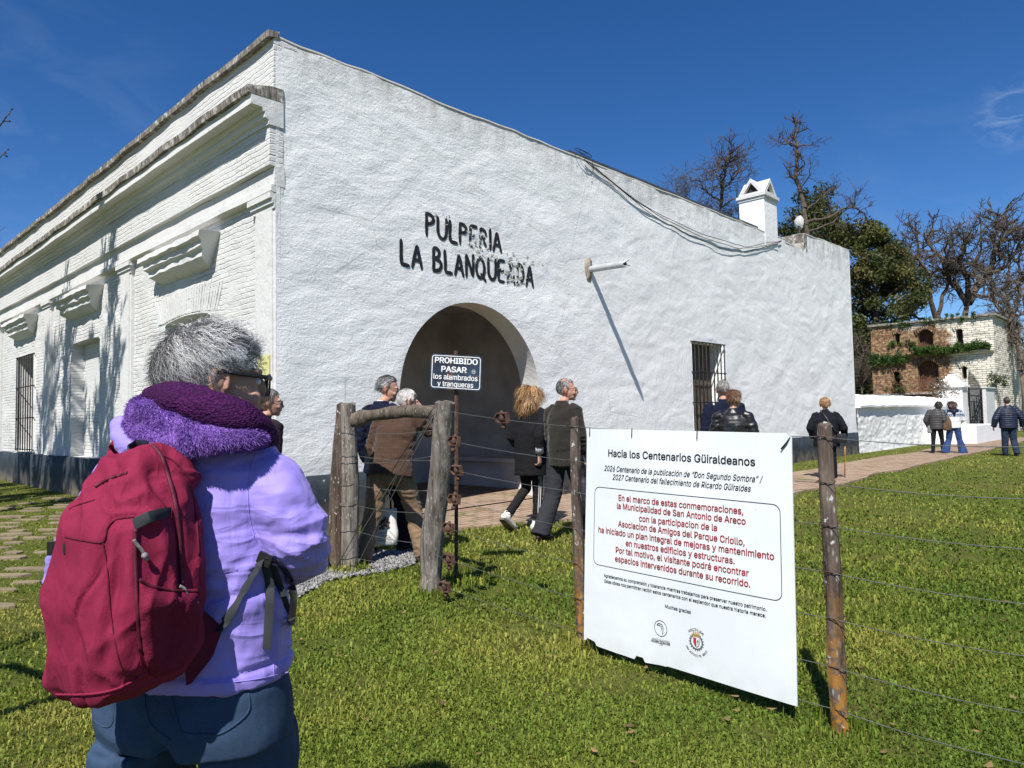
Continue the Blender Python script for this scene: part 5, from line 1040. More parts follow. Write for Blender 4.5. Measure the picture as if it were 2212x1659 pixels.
def strands(c, Rm, rad, n, L, wid, cols, seed, flow, region, segs=5, grav=.4, messy=.35, lift=.5, curl=0.0, taper=True, hug=0.0):
    r = np.random.default_rng(seed); d = r.normal(size=(n*3, 3)); d /= np.linalg.norm(d, axis=1)[:, None]; d = d[region(d, r)][:n]; n = len(d); rad = np.asarray(rad, float)
    P = d*rad; nr = d/rad; nr /= np.linalg.norm(nr, axis=1)[:, None]; fl = flow(d); fl = fl-nr*(fl*nr).sum(1)[:, None]; fl /= np.linalg.norm(fl, axis=1)[:, None]+1e-6
    l = L(d)*r.uniform(.6, 1.25, n) if callable(L) else L*r.uniform(.6, 1.25, n); lk_ = np.clip((vn3(d*np.array([7, 7, 5]), seed+8)*.75+vn3(d*15, seed+9)*.5+r.normal(size=n)*.22+.5)*len(cols), 0, len(cols)-1).astype(int); cl = np.asarray(cols)[lk_]*r.uniform(.8, 1.2, n)[:, None]
    clump = vn3(d*5, seed)*1.0; ph = vn3(d*4.5, seed+4)*7+r.normal(size=n)*.45; mv = np.stack([vn3(d*4+9, seed+1), vn3(d*4+19, seed+2), vn3(d*4+29, seed+3)], -1)*messy+r.normal(size=(n, 3))*messy*.13
    g_ = Rm.T@np.array([0, 0, -1.]); pts = [P]; cur = P; perp = np.cross(nr, fl); dirv = nr*lift+fl+mv
    for k in range(segs):
        dirv = dirv+g_*grav/segs*1.6-nr*lift*.9/segs*1.2+(perp*np.sin(ph+k*1.5+clump*3)[:, None]+nr*np.cos(ph+k*1.5+clump*3)[:, None])*curl
        if hug: nw = cur/rad**2; nw /= np.linalg.norm(nw, axis=1)[:, None]+1e-9; dirv = dirv-nw*((dirv*nw).sum(1)*hug)[:, None]
        dn = dirv/np.linalg.norm(dirv, axis=1)[:, None]; cur = cur+dn*(l/segs)[:, None]
        q = np.linalg.norm(cur/rad, axis=1); fx = np.maximum(1.015/np.maximum(q, 1e-6), 1); cur = cur*fx[:, None]; pts.append(cur)
    A = np.stack(pts, 1); t = np.gradient(A, axis=1); sd = np.cross(t, A-.3*rad); sd /= np.linalg.norm(sd, axis=2)[:, :, None]+1e-9; sd = sd+np.cross(t, sd)/(np.linalg.norm(t, axis=2)[:, :, None]+1e-9)*r.uniform(-.4, .4, n)[:, None, None]
    w = wid*(np.linspace(1, .25, segs+1) if taper else np.ones(segs+1)); V = np.stack([A-sd*w[None, :, None], A+sd*w[None, :, None]], 2); m = (segs+1)*2; V = V.reshape(-1, 3)@Rm.T+np.asarray(c)
    b = (np.arange(n)*m)[:, None]+np.arange(segs)[None, :]*2; F = np.stack([b, b+1, b+3, b+2], -1).reshape(-1, 4); C_ = np.repeat(cl, m, 0)*np.tile(np.linspace(.85, 1.15, segs+1).repeat(2), n)[:, None]
    return V, F, C_
GREY = [(.22, .21, .21), (.34, .33, .33), (.12, .115, .12), (.45, .44, .43)]; WHITEH = [(.6, .57, .54), (.5, .47, .45), (.68, .66, .63)]; DARKH = [(.018, .014, .012), (.03, .024, .02), (.045, .035, .03)]
BLOND = [(.13, .06, .025), (.25, .125, .05), (.36, .20, .085), (.46, .28, .13)]; SALT = [(.10, .09, .085), (.2, .19, .18), (.05, .045, .04), (.3, .29, .28)]; BROWN = [(.14, .07, .035), (.09, .045, .025), (.2, .11, .06)]; REDB = [(.05, .02, .014), (.035, .016, .012), (.08, .03, .02)]
def region_short(d, r):                                     # scalp: no face, no front of neck
    x, y, z = d.T; return (z > -.62+.1*r.random(len(d))) & ~((y > .30) & (z < .62)) & ~((y > .05) & (z < -.05) & (np.abs(x) > .4)) & ~((np.abs(x) > .8) & (z < .0) & (y > -.35))
def region_thin(d, r): return region_short(d, r) & ((d[:, 2] < .72) | (r.random(len(d)) < .35))
def region_long(d, r): x, y, z = d.T; return ~((y > .35) & (z < .55)) & (z > -.55)
def flow_down(d): return np.stack([d[:, 0]*.25, d[:, 1]*.35-.25, -np.ones(len(d))*.8-0*d[:, 2]], -1)
def flow_back(d): return np.stack([d[:, 0]*.3, -np.ones(len(d)), -.4*np.ones(len(d))], -1)
def foldfn(amp, seed, st=(7, 7, 16), extra=None, bands=None):
    def fn(V, Nn):
        n_ = vn3(V*np.array(st)+vn3(V*5, seed+5)[:, None]*.8, seed); rdg = 1-np.abs(n_)*2; d = amp*(rdg*.7+.5*vn3(V*np.array(st)*.5, seed+1)); d = d+amp*.35*vn3(V*np.array(st)*2.3, seed+2)
        if extra is not None: d = d+extra(V)
        return V+Nn*d[:, None]
    return fn
def person(label, xy, yaw, H, pose=None, top=None, legs=None, shoe=None, hair=None, head=(0, 0), skin=None, vox=.009, hands=(), glasses=False, fem=False, face=True, group=None, cloth_vox=.011, hs=1.05):
    s = H/1.75; J = {k: np.array(v)*s for k, v in DEF.items()}
    for k, v in (pose or {}).items(): J[k] = np.array(v)*s
    t = thing('person', label, 'person', (xy[0], xy[1], 0), -R(yaw), group); skin = skin or M_SKIN
    Rm = rotz(-R(head[0]))@rotx(-R(head[1])); hc = J['hea']; hs = s*hs; b = MB()
    headgeo(b, hc, Rm, hs, fem); b.tube([J['che'], J['nec'], J['nec']*.4+hc*.6-np.array([0, .012, .05])*s], [.06*s, .054*s, .052*s], 12, dome=1)
    b.tube([J['pel']-np.array([0, 0, .05]), J['pel'], J['wai'], J['che'], J['nec']-np.array([0, 0, .06])*s], [(.15*s, .10*s), (.155*s, .105*s), (.135*s, .09*s), (.16*s, .10*s), (.10*s, .06*s)], 14, side=(1, 0, 0), dome=1)
    for q in 'LR':
        b.tube([J['sh'+q]*.9+J['che']*.1, J['sh'+q], J['el'+q], J['wr'+q]], [.05*s, .05*s, .037*s, .026*s], 10, dome=1); b.tube([J['hi'+q], J['kn'+q], J['an'+q]], [.085*s, .055*s, .038*s], 10, dome=1); b.tube([J['an'+q]-np.array([0, 0, .02]), (J['an'+q]+J['to'+q])/2, J['to'+q]], [(.036*s, .036*s), (.036*s, .03*s), (.034*s, .018*s)], 8, dome=1)
    for q, d, pn_, cu in hands: hand(b, J['wr'+q], d, pn_, 1 if q == 'R' else -1, s*.98, cu, 1.2)
    for q in 'LR':
        if q not in [h[0] for h in hands]: d = J['wr'+q]-J['el'+q]; hand(b, J['wr'+q], d, (-1 if q == 'R' else 1, .25, 0), 1 if q == 'R' else -1, s*.98, .45)
    body = link('body', remesh(b, vox, 2), skin, t)
    if face:
        f = lambda x, y, z: hc+Rm@(np.array([x, y, z])*hs); ew = MB(); ip = MB()
        for k in (-1, 1): ew.ell(f(k*.031, .084, .008), np.array([.013, .009, .008])*hs, Rm, 10, 7); ip.ell(f(k*.031, .0915, .008), np.array([.006, .003, .006])*hs, Rm, 8, 6)
        e = ew.build('eyes', M_EYE, t); ip.build('iris', M_PUP, e); MB().ell(f(0, .1055, -.057), np.array([.020, .005, .005])*hs, Rm, 10, 6).build('mouth', M_LIP, t)
    if glasses:
        f = lambda x, y, z: hc+Rm@(np.array([x, y, z])*hs); fm = MB(); ln = MB()
        for k in (-1, 1):
            rim = [f(k*.033+.026*math.cos(a)*(1.0), .112-.012*abs(k*.033+.026*math.cos(a))/.06, .006+.019*math.sin(a)) for a in np.linspace(0, 2*math.pi, 18)]; fm.tube(rim, .0019*hs*1.3, 5, cap=False); ln.add(rim[:-1], [tuple(range(17))])
            fm.tube([f(k*.060, .098, .012), f(k*.072, .06, .014), f(k*.078, -.01, .018), f(k*.078, -.022, .008)], .0022*hs, 5)
        fm.tube([f(-.008, .112, .01), f(.008, .112, .01)], .002*hs, 5); g_ = fm.build('glasses', M_FRAME, t); ln.build('lens', M_LENS, g_, False)
    if hair:
        kw = dict(n=1400, L=.035, wid=.0022, cols=GREY, flow=flow_down, region=region_short, messy=.35, lift=.35, grav=.4, curl=0, cap=1.0, rad=(.079, .101, .098)); kw.update(hair); cp = kw.pop('cap'); rad = np.array(kw.pop('rad'))*hs
        c_ = hc+Rm@(np.array([0, -.012, .030])*hs); kw['L'] = (lambda LL: (lambda d: LL(d)*hs))(kw['L']) if callable(kw['L']) else kw['L']*hs; kw['wid'] *= hs
        V, F, C_ = strands(c_, Rm, rad, seed=hash(label) % 999 if False else len(label)*7+int(H*100), **kw)
        if cp:                                             # scalp layer below the strands
            m = MB(); m.ell((0, 0, 0), rad*cp, None, 32, 22); cv = np.array(m.v); dd = cv/(rad*cp); dd /= np.linalg.norm(dd, axis=1)[:, None]
            class _R:
                def random(self, n): return np.full(n, .5)
            keep = kw['region'](dd, _R()); fs = [f_ for f_ in m.f if all(keep[i] for i in f_)]; quad = np.array([f_ if len(f_) == 4 else (f_[0], f_[1], f_[2], f_[2]) for f_ in fs if len(f_) == 4]); o = len(V)
            V = np.concatenate([V, cv@Rm.T+c_]); F = np.concatenate([F, quad+o]); C_ = np.concatenate([C_, np.tile(np.mean(kw['cols'], axis=0)*.6, (len(cv), 1))])
        np_mesh('hair', V, F, M_HAIR, t, C_)
    ret = dict(e=t, J=J, s=s, hc=hc, Rm=Rm)
    if legs:
        lg = dict(mat=None, thigh=.098, knee=.072, hem=.072, hemz=.0, fold=.006); lg.update(legs); m = MB()
        for q in 'LR':
            a = J['an'+q]; k_ = J['kn'+q]; h_ = J['hi'+q]; lo = a+(a-k_)/np.linalg.norm(a-k_)*(.03 - lg['hemz'])*s
            m.tube([h_+np.array([0, 0, .06])*s, h_*.55+k_*.45, k_, k_*.45+a*.55, lo], [(lg['thigh']*s, lg['thigh']*s*1.12), (lg['thigh']*.9*s, lg['thigh']*s), lg['knee']*s, (lg['knee']+lg['hem'])/2*s, (lg['hem']*s, lg['hem']*1.1*s)], 14, side=(1, 0, 0))
        m.tube([J['pel']-np.array([0, 0, .10])*s, J['pel']-np.array([0, 0, .03])*s, J['pel']+np.array([0, 0, .1])*s], [(.12*s, .10*s), (.172*s, .128*s), (.155*s, .11*s)], 16, side=(1, 0, 0), dome=1)
        link('trousers', remesh(m, cloth_vox, 3, foldfn(lg['fold']*s, 17, (9, 9, 20))), lg['mat'], t)
    if shoe:
        for q in 'LR':
            m = MB(); a = J['an'+q]; to = J['to'+q]; d = to-a; d[2] *= 1; hd = np.array([d[0], d[1], d[2]+.055*s]); hd = hd/np.linalg.norm(hd); k = shoe.get('size', 1.0)*s; up_ = np.array([0, 0, 1.])-hd*hd[2]; up_ /= np.linalg.norm(up_); sd = np.cross(hd, up_); base = a-up_*.052*s
            m.tube([base-hd*.055*k, base-hd*.02*k+up_*.012, base+hd*.06*k+up_*.004, base+hd*.13*k-up_*.006, base+hd*.20*k-up_*.012], [(.030*k, .034*k), (.038*k, .046*k), (.043*k, .042*k), (.047*k, .034*k), (.036*k, .024*k)], 12, side=sd, dome=1); m.tube([a-hd*.01*k-up_*.03, a+up_*.04], [.042*k, .038*k], 10)
            o_ = link('shoe', remesh(m, .009, 2), shoe['mat'], t); so_ = MB(); pr = [(-.085, .024), (-.05, .036), (.05, .043), (.14, .050), (.20, .044), (.235, .018)]; ring = lambda z: [base+hd*x*k+sd*w*k+up_*z for x, w in pr]+[base+hd*x*k-sd*w*k+up_*z for x, w in pr[::-1]]; zt = -.026*k if k < 1.15 else -.022*k; so_.loft([ring(-.042*k), ring(zt)]).build('sole', shoe.get('sole', M_FRAME), o_, 'auto')
    if top:
        tp = dict(mat=None, hem=.80, hw=.19, hd=.13, cw=.205, cd=.135, ww=.175, wd=.12, arm=.062, cuff=.05, fold=.007, extra=None, collar=.068, sleeve=1.0, st=(8, 8, 17), sh=.075, vox=cloth_vox); tp.update(top); m = MB(); p = J['pel']; hem = np.array([p[0], p[1]+tp.get('hemy', 0), tp['hem']*s]); up_ = (J['che']-J['wai']); 
        m.tube([hem, hem*.45+J['wai']*.55, J['wai']*.5+J['che']*.5, J['che'], J['che']*.35+J['nec']*.65-np.array([0, .0, .015])*s, J['nec']-np.array([0, .01, -.01])*s], [(tp['hw']*s, tp['hd']*s), ((tp['hw']+tp['ww'])/2*s, (tp['hd']+tp['wd'])/2*s), (tp['ww']*1.04*s, tp['wd']*1.03*s), (tp['cw']*s, tp['cd']*s), (tp['cw']*.86*s, tp['cd']*.82*s), (tp['collar']*1.15*s, tp['collar']*1.1*s)], 18, side=(1, 0, 0))
        if tp['collar']: m.tube([J['nec']-np.array([0, .0, .05])*s, J['nec']+np.array([0, -.012, .045])*s], [tp['collar']*s*1.1, tp['collar']*s*.95], 14)
        for q in 'LR':
            w_ = J['el'+q]+(J['wr'+q]-J['el'+q])*tp['sleeve']; c0 = J['sh'+q]*.72+(J['che']*.3+J['nec']*.7)*.28; m.tube([c0, J['sh'+q]-np.array([0, 0, .01])*s, J['sh'+q]*.5+J['el'+q]*.5, J['el'+q], w_], [tp['sh']*s, tp['sh']*s*.98, tp['arm']*s*1.06, tp['arm']*s, tp['cuff']*s], 13, dome=0)
        ret['top'] = link(tp.get('name', 'jacket'), remesh(m, tp['vox'], 4, foldfn(tp['fold']*s, 27, tp['st'], tp['extra'])), tp['mat'], t)
    return ret
# cloths
def tweed(name, c1, c2, c3, s_):
    m = Mt(name, .95, .1); ch = m.n('ShaderNodeTexChecker', i_Scale=s_); m.l(m.co, ch.inputs['Vector']); c = m.mix(ch.outputs['Fac'], c1, c2); sp = m.swz('xz0'); w = m.n('ShaderNodeTexWave', i_Scale=s_*.08, bands_direction='X'); m.l(m.co, w.inputs['Vector']); w2 = m.n('ShaderNodeTexWave', i_Scale=s_*.08, bands_direction='Z'); m.l(m.co, w2.inputs['Vector'])
    c = m.mix(m.math('MULTIPLY', m.rng(w.outputs['Fac'], .86, .97), .5), c, c3); c = m.mix(m.math('MULTIPLY', m.rng(w2.outputs['Fac'], .86, .97), .5), c, c3); c = m.mix(m.rng(m.noise(90, 2), .35, .7, 0, .5), c, c2); m.col(c); m.bump(m.noise(300, 2), .4, .0015); m.b.inputs['Sheen Weight'].default_value = .15; return m.m
M_TWEED = tweed('brown_tweed', (.08, .044, .031), (.046, .026, .02), (.085, .052, .03), 130); M_TWEEDG = tweed('grey_green_tweed', (.036, .032, .026), (.016, .015, .013), (.034, .026, .018), 150)
M_NAVY = cloth('navy_cloth', (.007, .010, .026)); M_NAVYB = cloth('navy_quilted', (.008, .013, .036), .55, .2, 120, .2, .4); M_BLACK = cloth('black_wool', (.010, .010, .012)); M_BLACKB = cloth('black_blue_cloth', (.008, .009, .014)); M_KHAKI = cloth('khaki_cotton', (.20, .13, .08)); M_CHAR = cloth('charcoal_wool', (.030, .030, .036)); M_DGREY = cloth('dark_grey_quilted', (.045, .043, .045), .55, .2, 90, .2, .4)
M_DENIM = cloth('blue_denim', (.022, .05, .15), .85, .3, 200, .3); M_DENIMD = cloth('dark_denim', (.02, .032, .06), .85, .35, 200, .3); M_LEATHER = simple('black_leather', (.011, .010, .010), .38, .3, 14, .5, 22, .006, spec=.5); M_SHOEB = simple('dark_shoe_leather', (.035, .018, .014), .5, .3, 20, .2, 40); M_SHOEK = simple('black_shoe', (.012, .012, .013), .5, .3, 20, .2, 40); M_SHOEW = simple('white_trainer', (.68, .67, .64), .6, .1, 14, .5, 22, .01); M_SOLEB = simple('worn_sole', (.16, .13, .09), .9, .3, 12, .3)
M_CREAM = cloth('cream_shirt', (.55, .54, .54)); M_MAROON = cloth('maroon_leather', (.10, .015, .02), .5, .15, 60, .2, .4)
def vent(x0, zt, dep=.012, w=.008, yb=0.0): return lambda V: -dep*np.exp(-((V[:, 0]-x0)/w)**2)*(V[:, 2] < zt)*(V[:, 1] < yb)
# man in the navy jacket and the tweed man, close together left of the fence post
WALK = dict(hiL=(-.09, .02, .9), knL=(-.11, -.02, .48), anL=(-.12, -.12, .09), toL=(-.16, .04, .03), hiR=(.09, .0, .9), knR=(.12, .14, .50), anR=(.14, .13, .09), toR=(.17, .29, .035))
m2p = gp(848, 1214); YB = 40
P2 = dict(pel=(0, -.02, .93), wai=(.01, .02, 1.07), che=(.03, .07, 1.25), nec=(.05, .13, 1.42), hea=(.085, .21, 1.55), shL=(-.15, .09, 1.385), shR=(.22, .10, 1.39), elR=(.335, .13, 1.24), wrR=(.225, .265, 1.46), elL=(-.24, .06, 1.10), wrL=(-.22, .17, .88),
          hiL=(-.1, -.02, .9), knL=(-.17, -.06, .47), anL=(-.20, -.2, .09), toL=(-.24, -.05, .03), hiR=(.1, 0, .9), knR=(.17, .12, .5), anR=(.30, .02, .09), toR=(.36, .17, .035))
pm = person('stooping white haired man in brown checked tweed jacket holding his hand to his head', m2p, 14, 1.79, P2, dict(mat=M_TWEED, hem=.82, hw=.235, hd=.17, cw=.215, cd=.145, ww=.20, wd=.14, arm=.070, cuff=.058, fold=.010, extra=vent(-.02, 1.05, .02, .007, 0.0), hemy=-.03), dict(mat=M_KHAKI, thigh=.105, knee=.085, hem=.075, fold=.010), dict(mat=M_SHOEB), dict(cols=WHITEH, n=1500, L=.022, region=region_short, messy=.25, lift=.25, cap=1.005), (38, 14), M_SKIN2, .0055, [('R', (-.42, .0, .62), (-.45, .35, -.55), .42)], face=True)
J = pm['J']; fl = MB(); a = np.array([.13, -.10, .98]); fl.obox(a, (.075, .03, -.008), (.004, -.008, 0), (0, .004, .022)); fl.build('pocket_flap', M_TWEED, pm['e'], False)
MB().tube([J['nec']+np.array([0, -.02, -.01]), J['nec']+np.array([.01, .0, .05])], [.066, .060], 14).build('shirt_collar', cloth('pale_blue_shirt', (.42, .48, .58)), pm['e'])
m1p = gp(830, 1188); m1p = np.array([at(826, 950, 7.6)[0], 7.6, 0])
P1 = dict(WALK); P1.update(hea=(.03, .06, 1.635), elL=(-.27, -.03, 1.13), wrL=(-.27, .06, .9), wrR=(.2, .12, .86), elR=(.26, -.02, 1.1))
p1 = person('grey haired man with glasses in navy jacket leaning towards the tweed jacket man', m1p, 32, 1.86, P1, dict(mat=M_NAVY, hem=.80, hw=.22, hd=.16, cw=.225, cd=.15, arm=.072, cuff=.058, fold=.008, collar=.078), dict(mat=M_BLACK, knee=.08, hem=.078), dict(mat=M_SHOEK), dict(cols=GREY, n=1900, L=.05, messy=.5, lift=.5, flow=flow_back), (52, 14), M_SKIN2, .008, glasses=True)
MB().tube([p1['J']['nec']+np.array([0, -.01, -.03]), p1['J']['nec']+np.array([.01, .015, .035])], [.072, .066], 14).build('shirt_collar', cloth('white_knit', (.6, .6, .58)), p1['e'])
# white tote bag hanging from the navy man's hand
tp_ = at(834, 1132, 7.22); tote = thing('tote_bag', 'white cotton tote bag with faded brown print hanging between the walking men', 'bag', (tp_[0], tp_[1], 0), -R(12)); zb, zt = at(834, 1176, 7.22)[2], at(834, 1098, 7.22)[2]
mb = MB(); rr_ = []
for k in range(9): t = k/8; z = zb+(zt-zb)*t; w = .118+.006*math.sin(t*5); d = .045*(1-t*.6)+.008; rr_.append([(math.copysign(abs(math.cos(a))**.5, math.cos(a))*w+.006*math.sin(z*30), math.sin(a)*d, z) for a in np.arange(20)*2*math.pi/20])
mb.loft(rr_).build('bag', cloth('tote_cotton', (.60, .60, .57), .9, .06, 150, .3), tote); hp = p1['J']['wrR']; MB().tube([(-.06, -.02, zt-.02), (-.05, 0, zt+.12), (.0, .01, zt+.17), (.05, 0, zt+.12), (.06, -.02, zt-.02)], [(.012, .003)]*5, 4).build('handle', M_BLACK, tote)
M_PRT = simple('faded_brown_print', (.10, .055, .045), .9, .4, 60, 0); mb = MB()
ft = lambda x, y, o=0: (x, -.062-o+.1*(y-zb)*.25, y)
for _ in range(46): x, y = rng.uniform(-.045, .055), zb+rng.uniform(.155, .27); w, h = rng.uniform(.004, .016), rng.uniform(.004, .02); mb.add([ft(x-w, y-h), ft(x+w*.5, y-h*.8), ft(x+w, y+h), ft(x-w*.6, y+h*.7)], [(0, 1, 2, 3)])
mb.build('print', M_PRT, tote, False, False); tag(tote.children[-1], kind='stuff')
mb = MB()
for s_, x0, x1, y in (('X', -.075, -.045, .150), ('CONGRESO', -.075, .02, .115), ('INTERNACIONAL', -.075, .06, .090), ('LENGUA ESPAÑOLA', -.075, .075, .065), ('AREQUIPA, PERÚ 2023', -.075, .075, .040)): put(mb, s_, x0, zb+y, x1, zb+y, .014, ft, .01)
mb.build('lettering', M_PRT, tote, False, False)
# person mostly hidden behind the woman
pp = at(578, 900, 6.2); person('person with round glasses and dark jacket half hidden behind the purple scarf', (pp[0]-.02, 6.2), 42, 1.69, None, dict(mat=cloth('dark_plum_jacket', (.022, .014, .018)), fold=.006), dict(mat=M_BLACK), dict(mat=M_SHOEK), dict(cols=SALT, n=1400, L=.03), (22, 4), M_SKIN2, .009, glasses=True)
# blonde woman in black coat
w1p = gp(1150, 1143); PW1 = dict(hea=(.0, .035, 1.60), elR=(.205, -.15, 1.13), wrR=(.185, -.13, .90), elL=(-.23, -.06, 1.13), wrL=(-.2, .1, .95), hiL=(-.08, 0, .9), knL=(-.09, .03, .49), anL=(-.15, -.34, .20), toL=(-.155, -.215, .06), hiR=(.08, 0, .9), knR=(.07, .03, .48), anR=(.06, -.0, .09), toR=(.08, .16, .03))
def curlL(d): return .155+.075*vn3(d*6, 3)+.05*(d[:, 2] < .2)
w1 = person('woman with wild wavy blonde hair in black coat, striped leggings and white trainers', w1p, 30, 1.80, PW1, dict(mat=M_BLACK, hem=.66, hw=.215, hd=.18, cw=.185, cd=.14, ww=.20, wd=.16, arm=.072, cuff=.066, fold=.005, sleeve=.52, name='coat'), dict(mat=cloth('black_rib_leggings', (.013, .013, .014), .9, .2, 60, .5), thigh=.085, knee=.062, hem=.05, hemz=.02), dict(mat=M_SHOEW, size=1.28, sole=M_SOLEB), dict(cols=BLOND, n=4600, L=curlL, wid=.0026, flow=flow_down, region=region_long, messy=.45, lift=.6, grav=.8, curl=.6, cap=1.06, segs=10, rad=(.088, .106, .104)), (12, 4), M_SKIN, .007, [('R', (.12, .05, -1), (-1, .1, 0), .9)], fem=True)
Jw = w1['J']; d = Jw['wrR']-Jw['elR']; MB().tube([Jw['elR']+d*.42, Jw['elR']+d*.6, Jw['elR']+d*.86], [.058, .052, .050], 14).build('shirt_cuff', M_CREAM, w1['e'])
mb = MB()
for k_ in (-.012, .012):
    P = [Jw['hiR']+np.array([.070+k_*.7, -.055+k_*.7, -.15]), Jw['knR']+np.array([.056+k_*.7, -.042+k_*.7, .1]), Jw['knR']+np.array([.054+k_*.7, -.042+k_*.7, 0]), Jw['knR']*.5+Jw['anR']*.5+np.array([.050+k_*.7, -.040+k_*.7, 0]), Jw['anR']+np.array([.047+k_*.7, -.036+k_*.7, .0])]; mb = MB(); mb.tube(P, [(.007, .006)]*5, 6, side=(0, 1, 0)); mb.build('stripe', M_CREAM, w1['e'])
hb = thing('handbag', 'small dark red handbag at the black coated blonde woman\'s side', 'bag', (w1p[0]+.16, w1p[1]+.22, 0), 0); mb = MB(); mb.loft([[(math.cos(a)*.10*k_, math.sin(a)*.05*k_, z) for a in np.arange(14)*2*math.pi/14] for z, k_ in ((.92, .85), (.95, 1), (1.10, .95), (1.16, .7))]); mb.build('pouch', M_MAROON, hb); MB().tube([(-.06, 0, 1.14), (-.16, -.34, 1.38), (-.14, -.34, 1.5), (-.05, -.2, 1.56)], [(.006, .003)]*4, 4).build('strap', M_MAROON, hb)
# man in the grey green tweed jacket with a dark bag
m3p = gp(1222, 1165); P3 = dict(hea=(.02, .055, 1.635), shR=(.17, 0, 1.42), shL=(-.17, 0, 1.42), elR=(.235, -.02, 1.14), wrR=(.25, .13, .91), elL=(-.2, .02, 1.13), wrL=(-.18, .12, .92), hiL=(-.09, 0, .9), knL=(-.11, -.07, .48), anL=(-.13, -.27, .10), toL=(-.14, -.11, .035), hiR=(.09, .02, .9), knR=(.11, .2, .5), anR=(.12, .31, .09), toR=(.13, .47, .04))
m3 = person('balding grey haired man in dark grey tweed jacket and charcoal trousers', m3p, 40, 1.83, P3, dict(mat=M_TWEEDG, hem=.80, hw=.195, hd=.16, cw=.195, cd=.15, ww=.18, wd=.15, arm=.068, cuff=.056, fold=.009, extra=vent(.03, 1.02, .02, .007, 0)), dict(mat=M_CHAR, thigh=.11, knee=.095, hem=.098, fold=.006, hemz=-.01), dict(mat=M_SHOEB), dict(cols=SALT+GREY, n=1700, L=.018, region=region_thin, messy=.2, lift=.2, cap=1.0), (50, 0), M_SKIN2, .007, [('R', (.05, .05, -1), (-1, .1, 0), 1.2)], glasses=True)
MB().tube([m3['J']['nec']+np.array([0, -.01, -.02]), m3['J']['nec']+np.array([.0, -.01, .052])], [.070, .064], 14).build('shirt_collar', cloth('plum_shirt', (.05, .012, .03)), m3['e'])
fr = np.array([math.sin(R(40)), math.cos(R(40)), 0]); rt = np.array([fr[1], -fr[0], 0]); hw_ = m3p+rt*m3['J']['wrR'][0]+fr*m3['J']['wrR'][1]
bag = thing('briefcase', 'black soft fabric travel bag hanging from the dark tweed man\'s hand', 'bag', (hw_[0], hw_[1], 0), -R(40))
mb = MB(); q_ = lambda z, a, b: [(math.copysign(abs(math.cos(t))**.35, math.cos(t))*b, math.copysign(abs(math.sin(t))**.35, math.sin(t))*a-.02, z) for t in np.arange(28)*2*math.pi/28]
M_NYL = cloth('black_nylon', (.014, .014, .019), .6, .2, 90, .3, .35, fold=.5)
mb.loft([q_(.29, .18, .07), q_(.31, .2, .085), q_(.5, .205, .09), q_(.66, .195, .08), q_(.72, .16, .05)]); mb.build('bag_body', M_NYL, bag); mb = MB(); mb.loft([[(p[0]-.035, p[1]*.85, p[2]) for p in q_(z, .18, .075)] for z in (.34, .36, .52, .54)]); mb.build('bag_pocket', M_NYL, bag)
zz = m3['J']['wrR'][2]-.085; MB().tube([(0, -.10, .70), (0, -.07, zz-.02), (0, 0, zz), (0, .06, zz-.02), (0, .08, .70)], [(.014, .006)]*5, 6).build('handle', M_BLACK, bag)
# couple behind the board
p8 = np.array([at(1583, 900, 9.0)[0], 9.0]); person('person with tousled brown hair in shiny black leather jacket seen from behind', p8, 24, 1.70, dict(hea=(.02, .05, 1.62), elR=(.27, -.02, 1.12), elL=(-.26, -.02, 1.12)), dict(mat=M_LEATHER, hem=.78, hw=.21, hd=.15, cw=.215, cd=.145, ww=.2, wd=.14, arm=.072, cuff=.056, fold=.010), dict(mat=M_BLACK), dict(mat=M_SHOEK), dict(cols=BROWN, n=1600, L=.05, messy=.7, lift=.6, curl=.35, flow=flow_down), (14, 8), M_SKIN, .009)
p7 = np.array([at(1563, 860, 9.7)[0], 9.7]); person('man with short grey hair in navy blazer in front of the leather jacket person', p7, 10, 1.85, None, dict(mat=M_NAVY, hem=.8, cw=.225, arm=.07), dict(mat=M_BLACK), dict(mat=M_SHOEK), dict(cols=SALT, n=1500, L=.018, messy=.2, lift=.2), (8, 12), M_SKIN2, .01)
# elderly woman with a cane
p9 = gp(1789, 1036); w9 = person('elderly woman with short curly blonde hair in black coat leaning on a cane', p9, 22, 1.70, dict(hea=(0, .05, 1.60), nec=(0, .0, 1.45), elL=(-.31, -.06, 1.10), wrL=(-.27, .08, .90), elR=(.34, -.05, 1.10), wrR=(.36, .16, .92), shL=(-.2, -.01, 1.38), shR=(.2, -.01, 1.38), anL=(-.1, -.03, .085), knL=(-.1, .0, .48)), dict(mat=M_BLACKB, hem=.70, hw=.265, hd=.19, cw=.24, cd=.16, ww=.245, wd=.17, arm=.082, cuff=.064, fold=.009, name='coat'), dict(mat=M_BLACKB, thigh=.1, knee=.085, hem=.085), dict(mat=M_SHOEK), dict(cols=BLOND, n=1500, L=.04, wid=.004, messy=.6, lift=.7, curl=.5, cap=1.08, region=region_long, rad=(.098, .118, .112)), (0, 6), M_SKIN, .010, [('R', (.2, .9, -.4), (-.4, -.1, -1), 1.2)], fem=True)
fr = np.array([math.sin(R(22)), math.cos(R(22)), 0]); rt = np.array([fr[1], -fr[0], 0]); hw_ = p9+rt*(w9['J']['wrR'][0]+.01)+fr*(w9['J']['wrR'][1]+.07); ct = gp(1825, 1035)
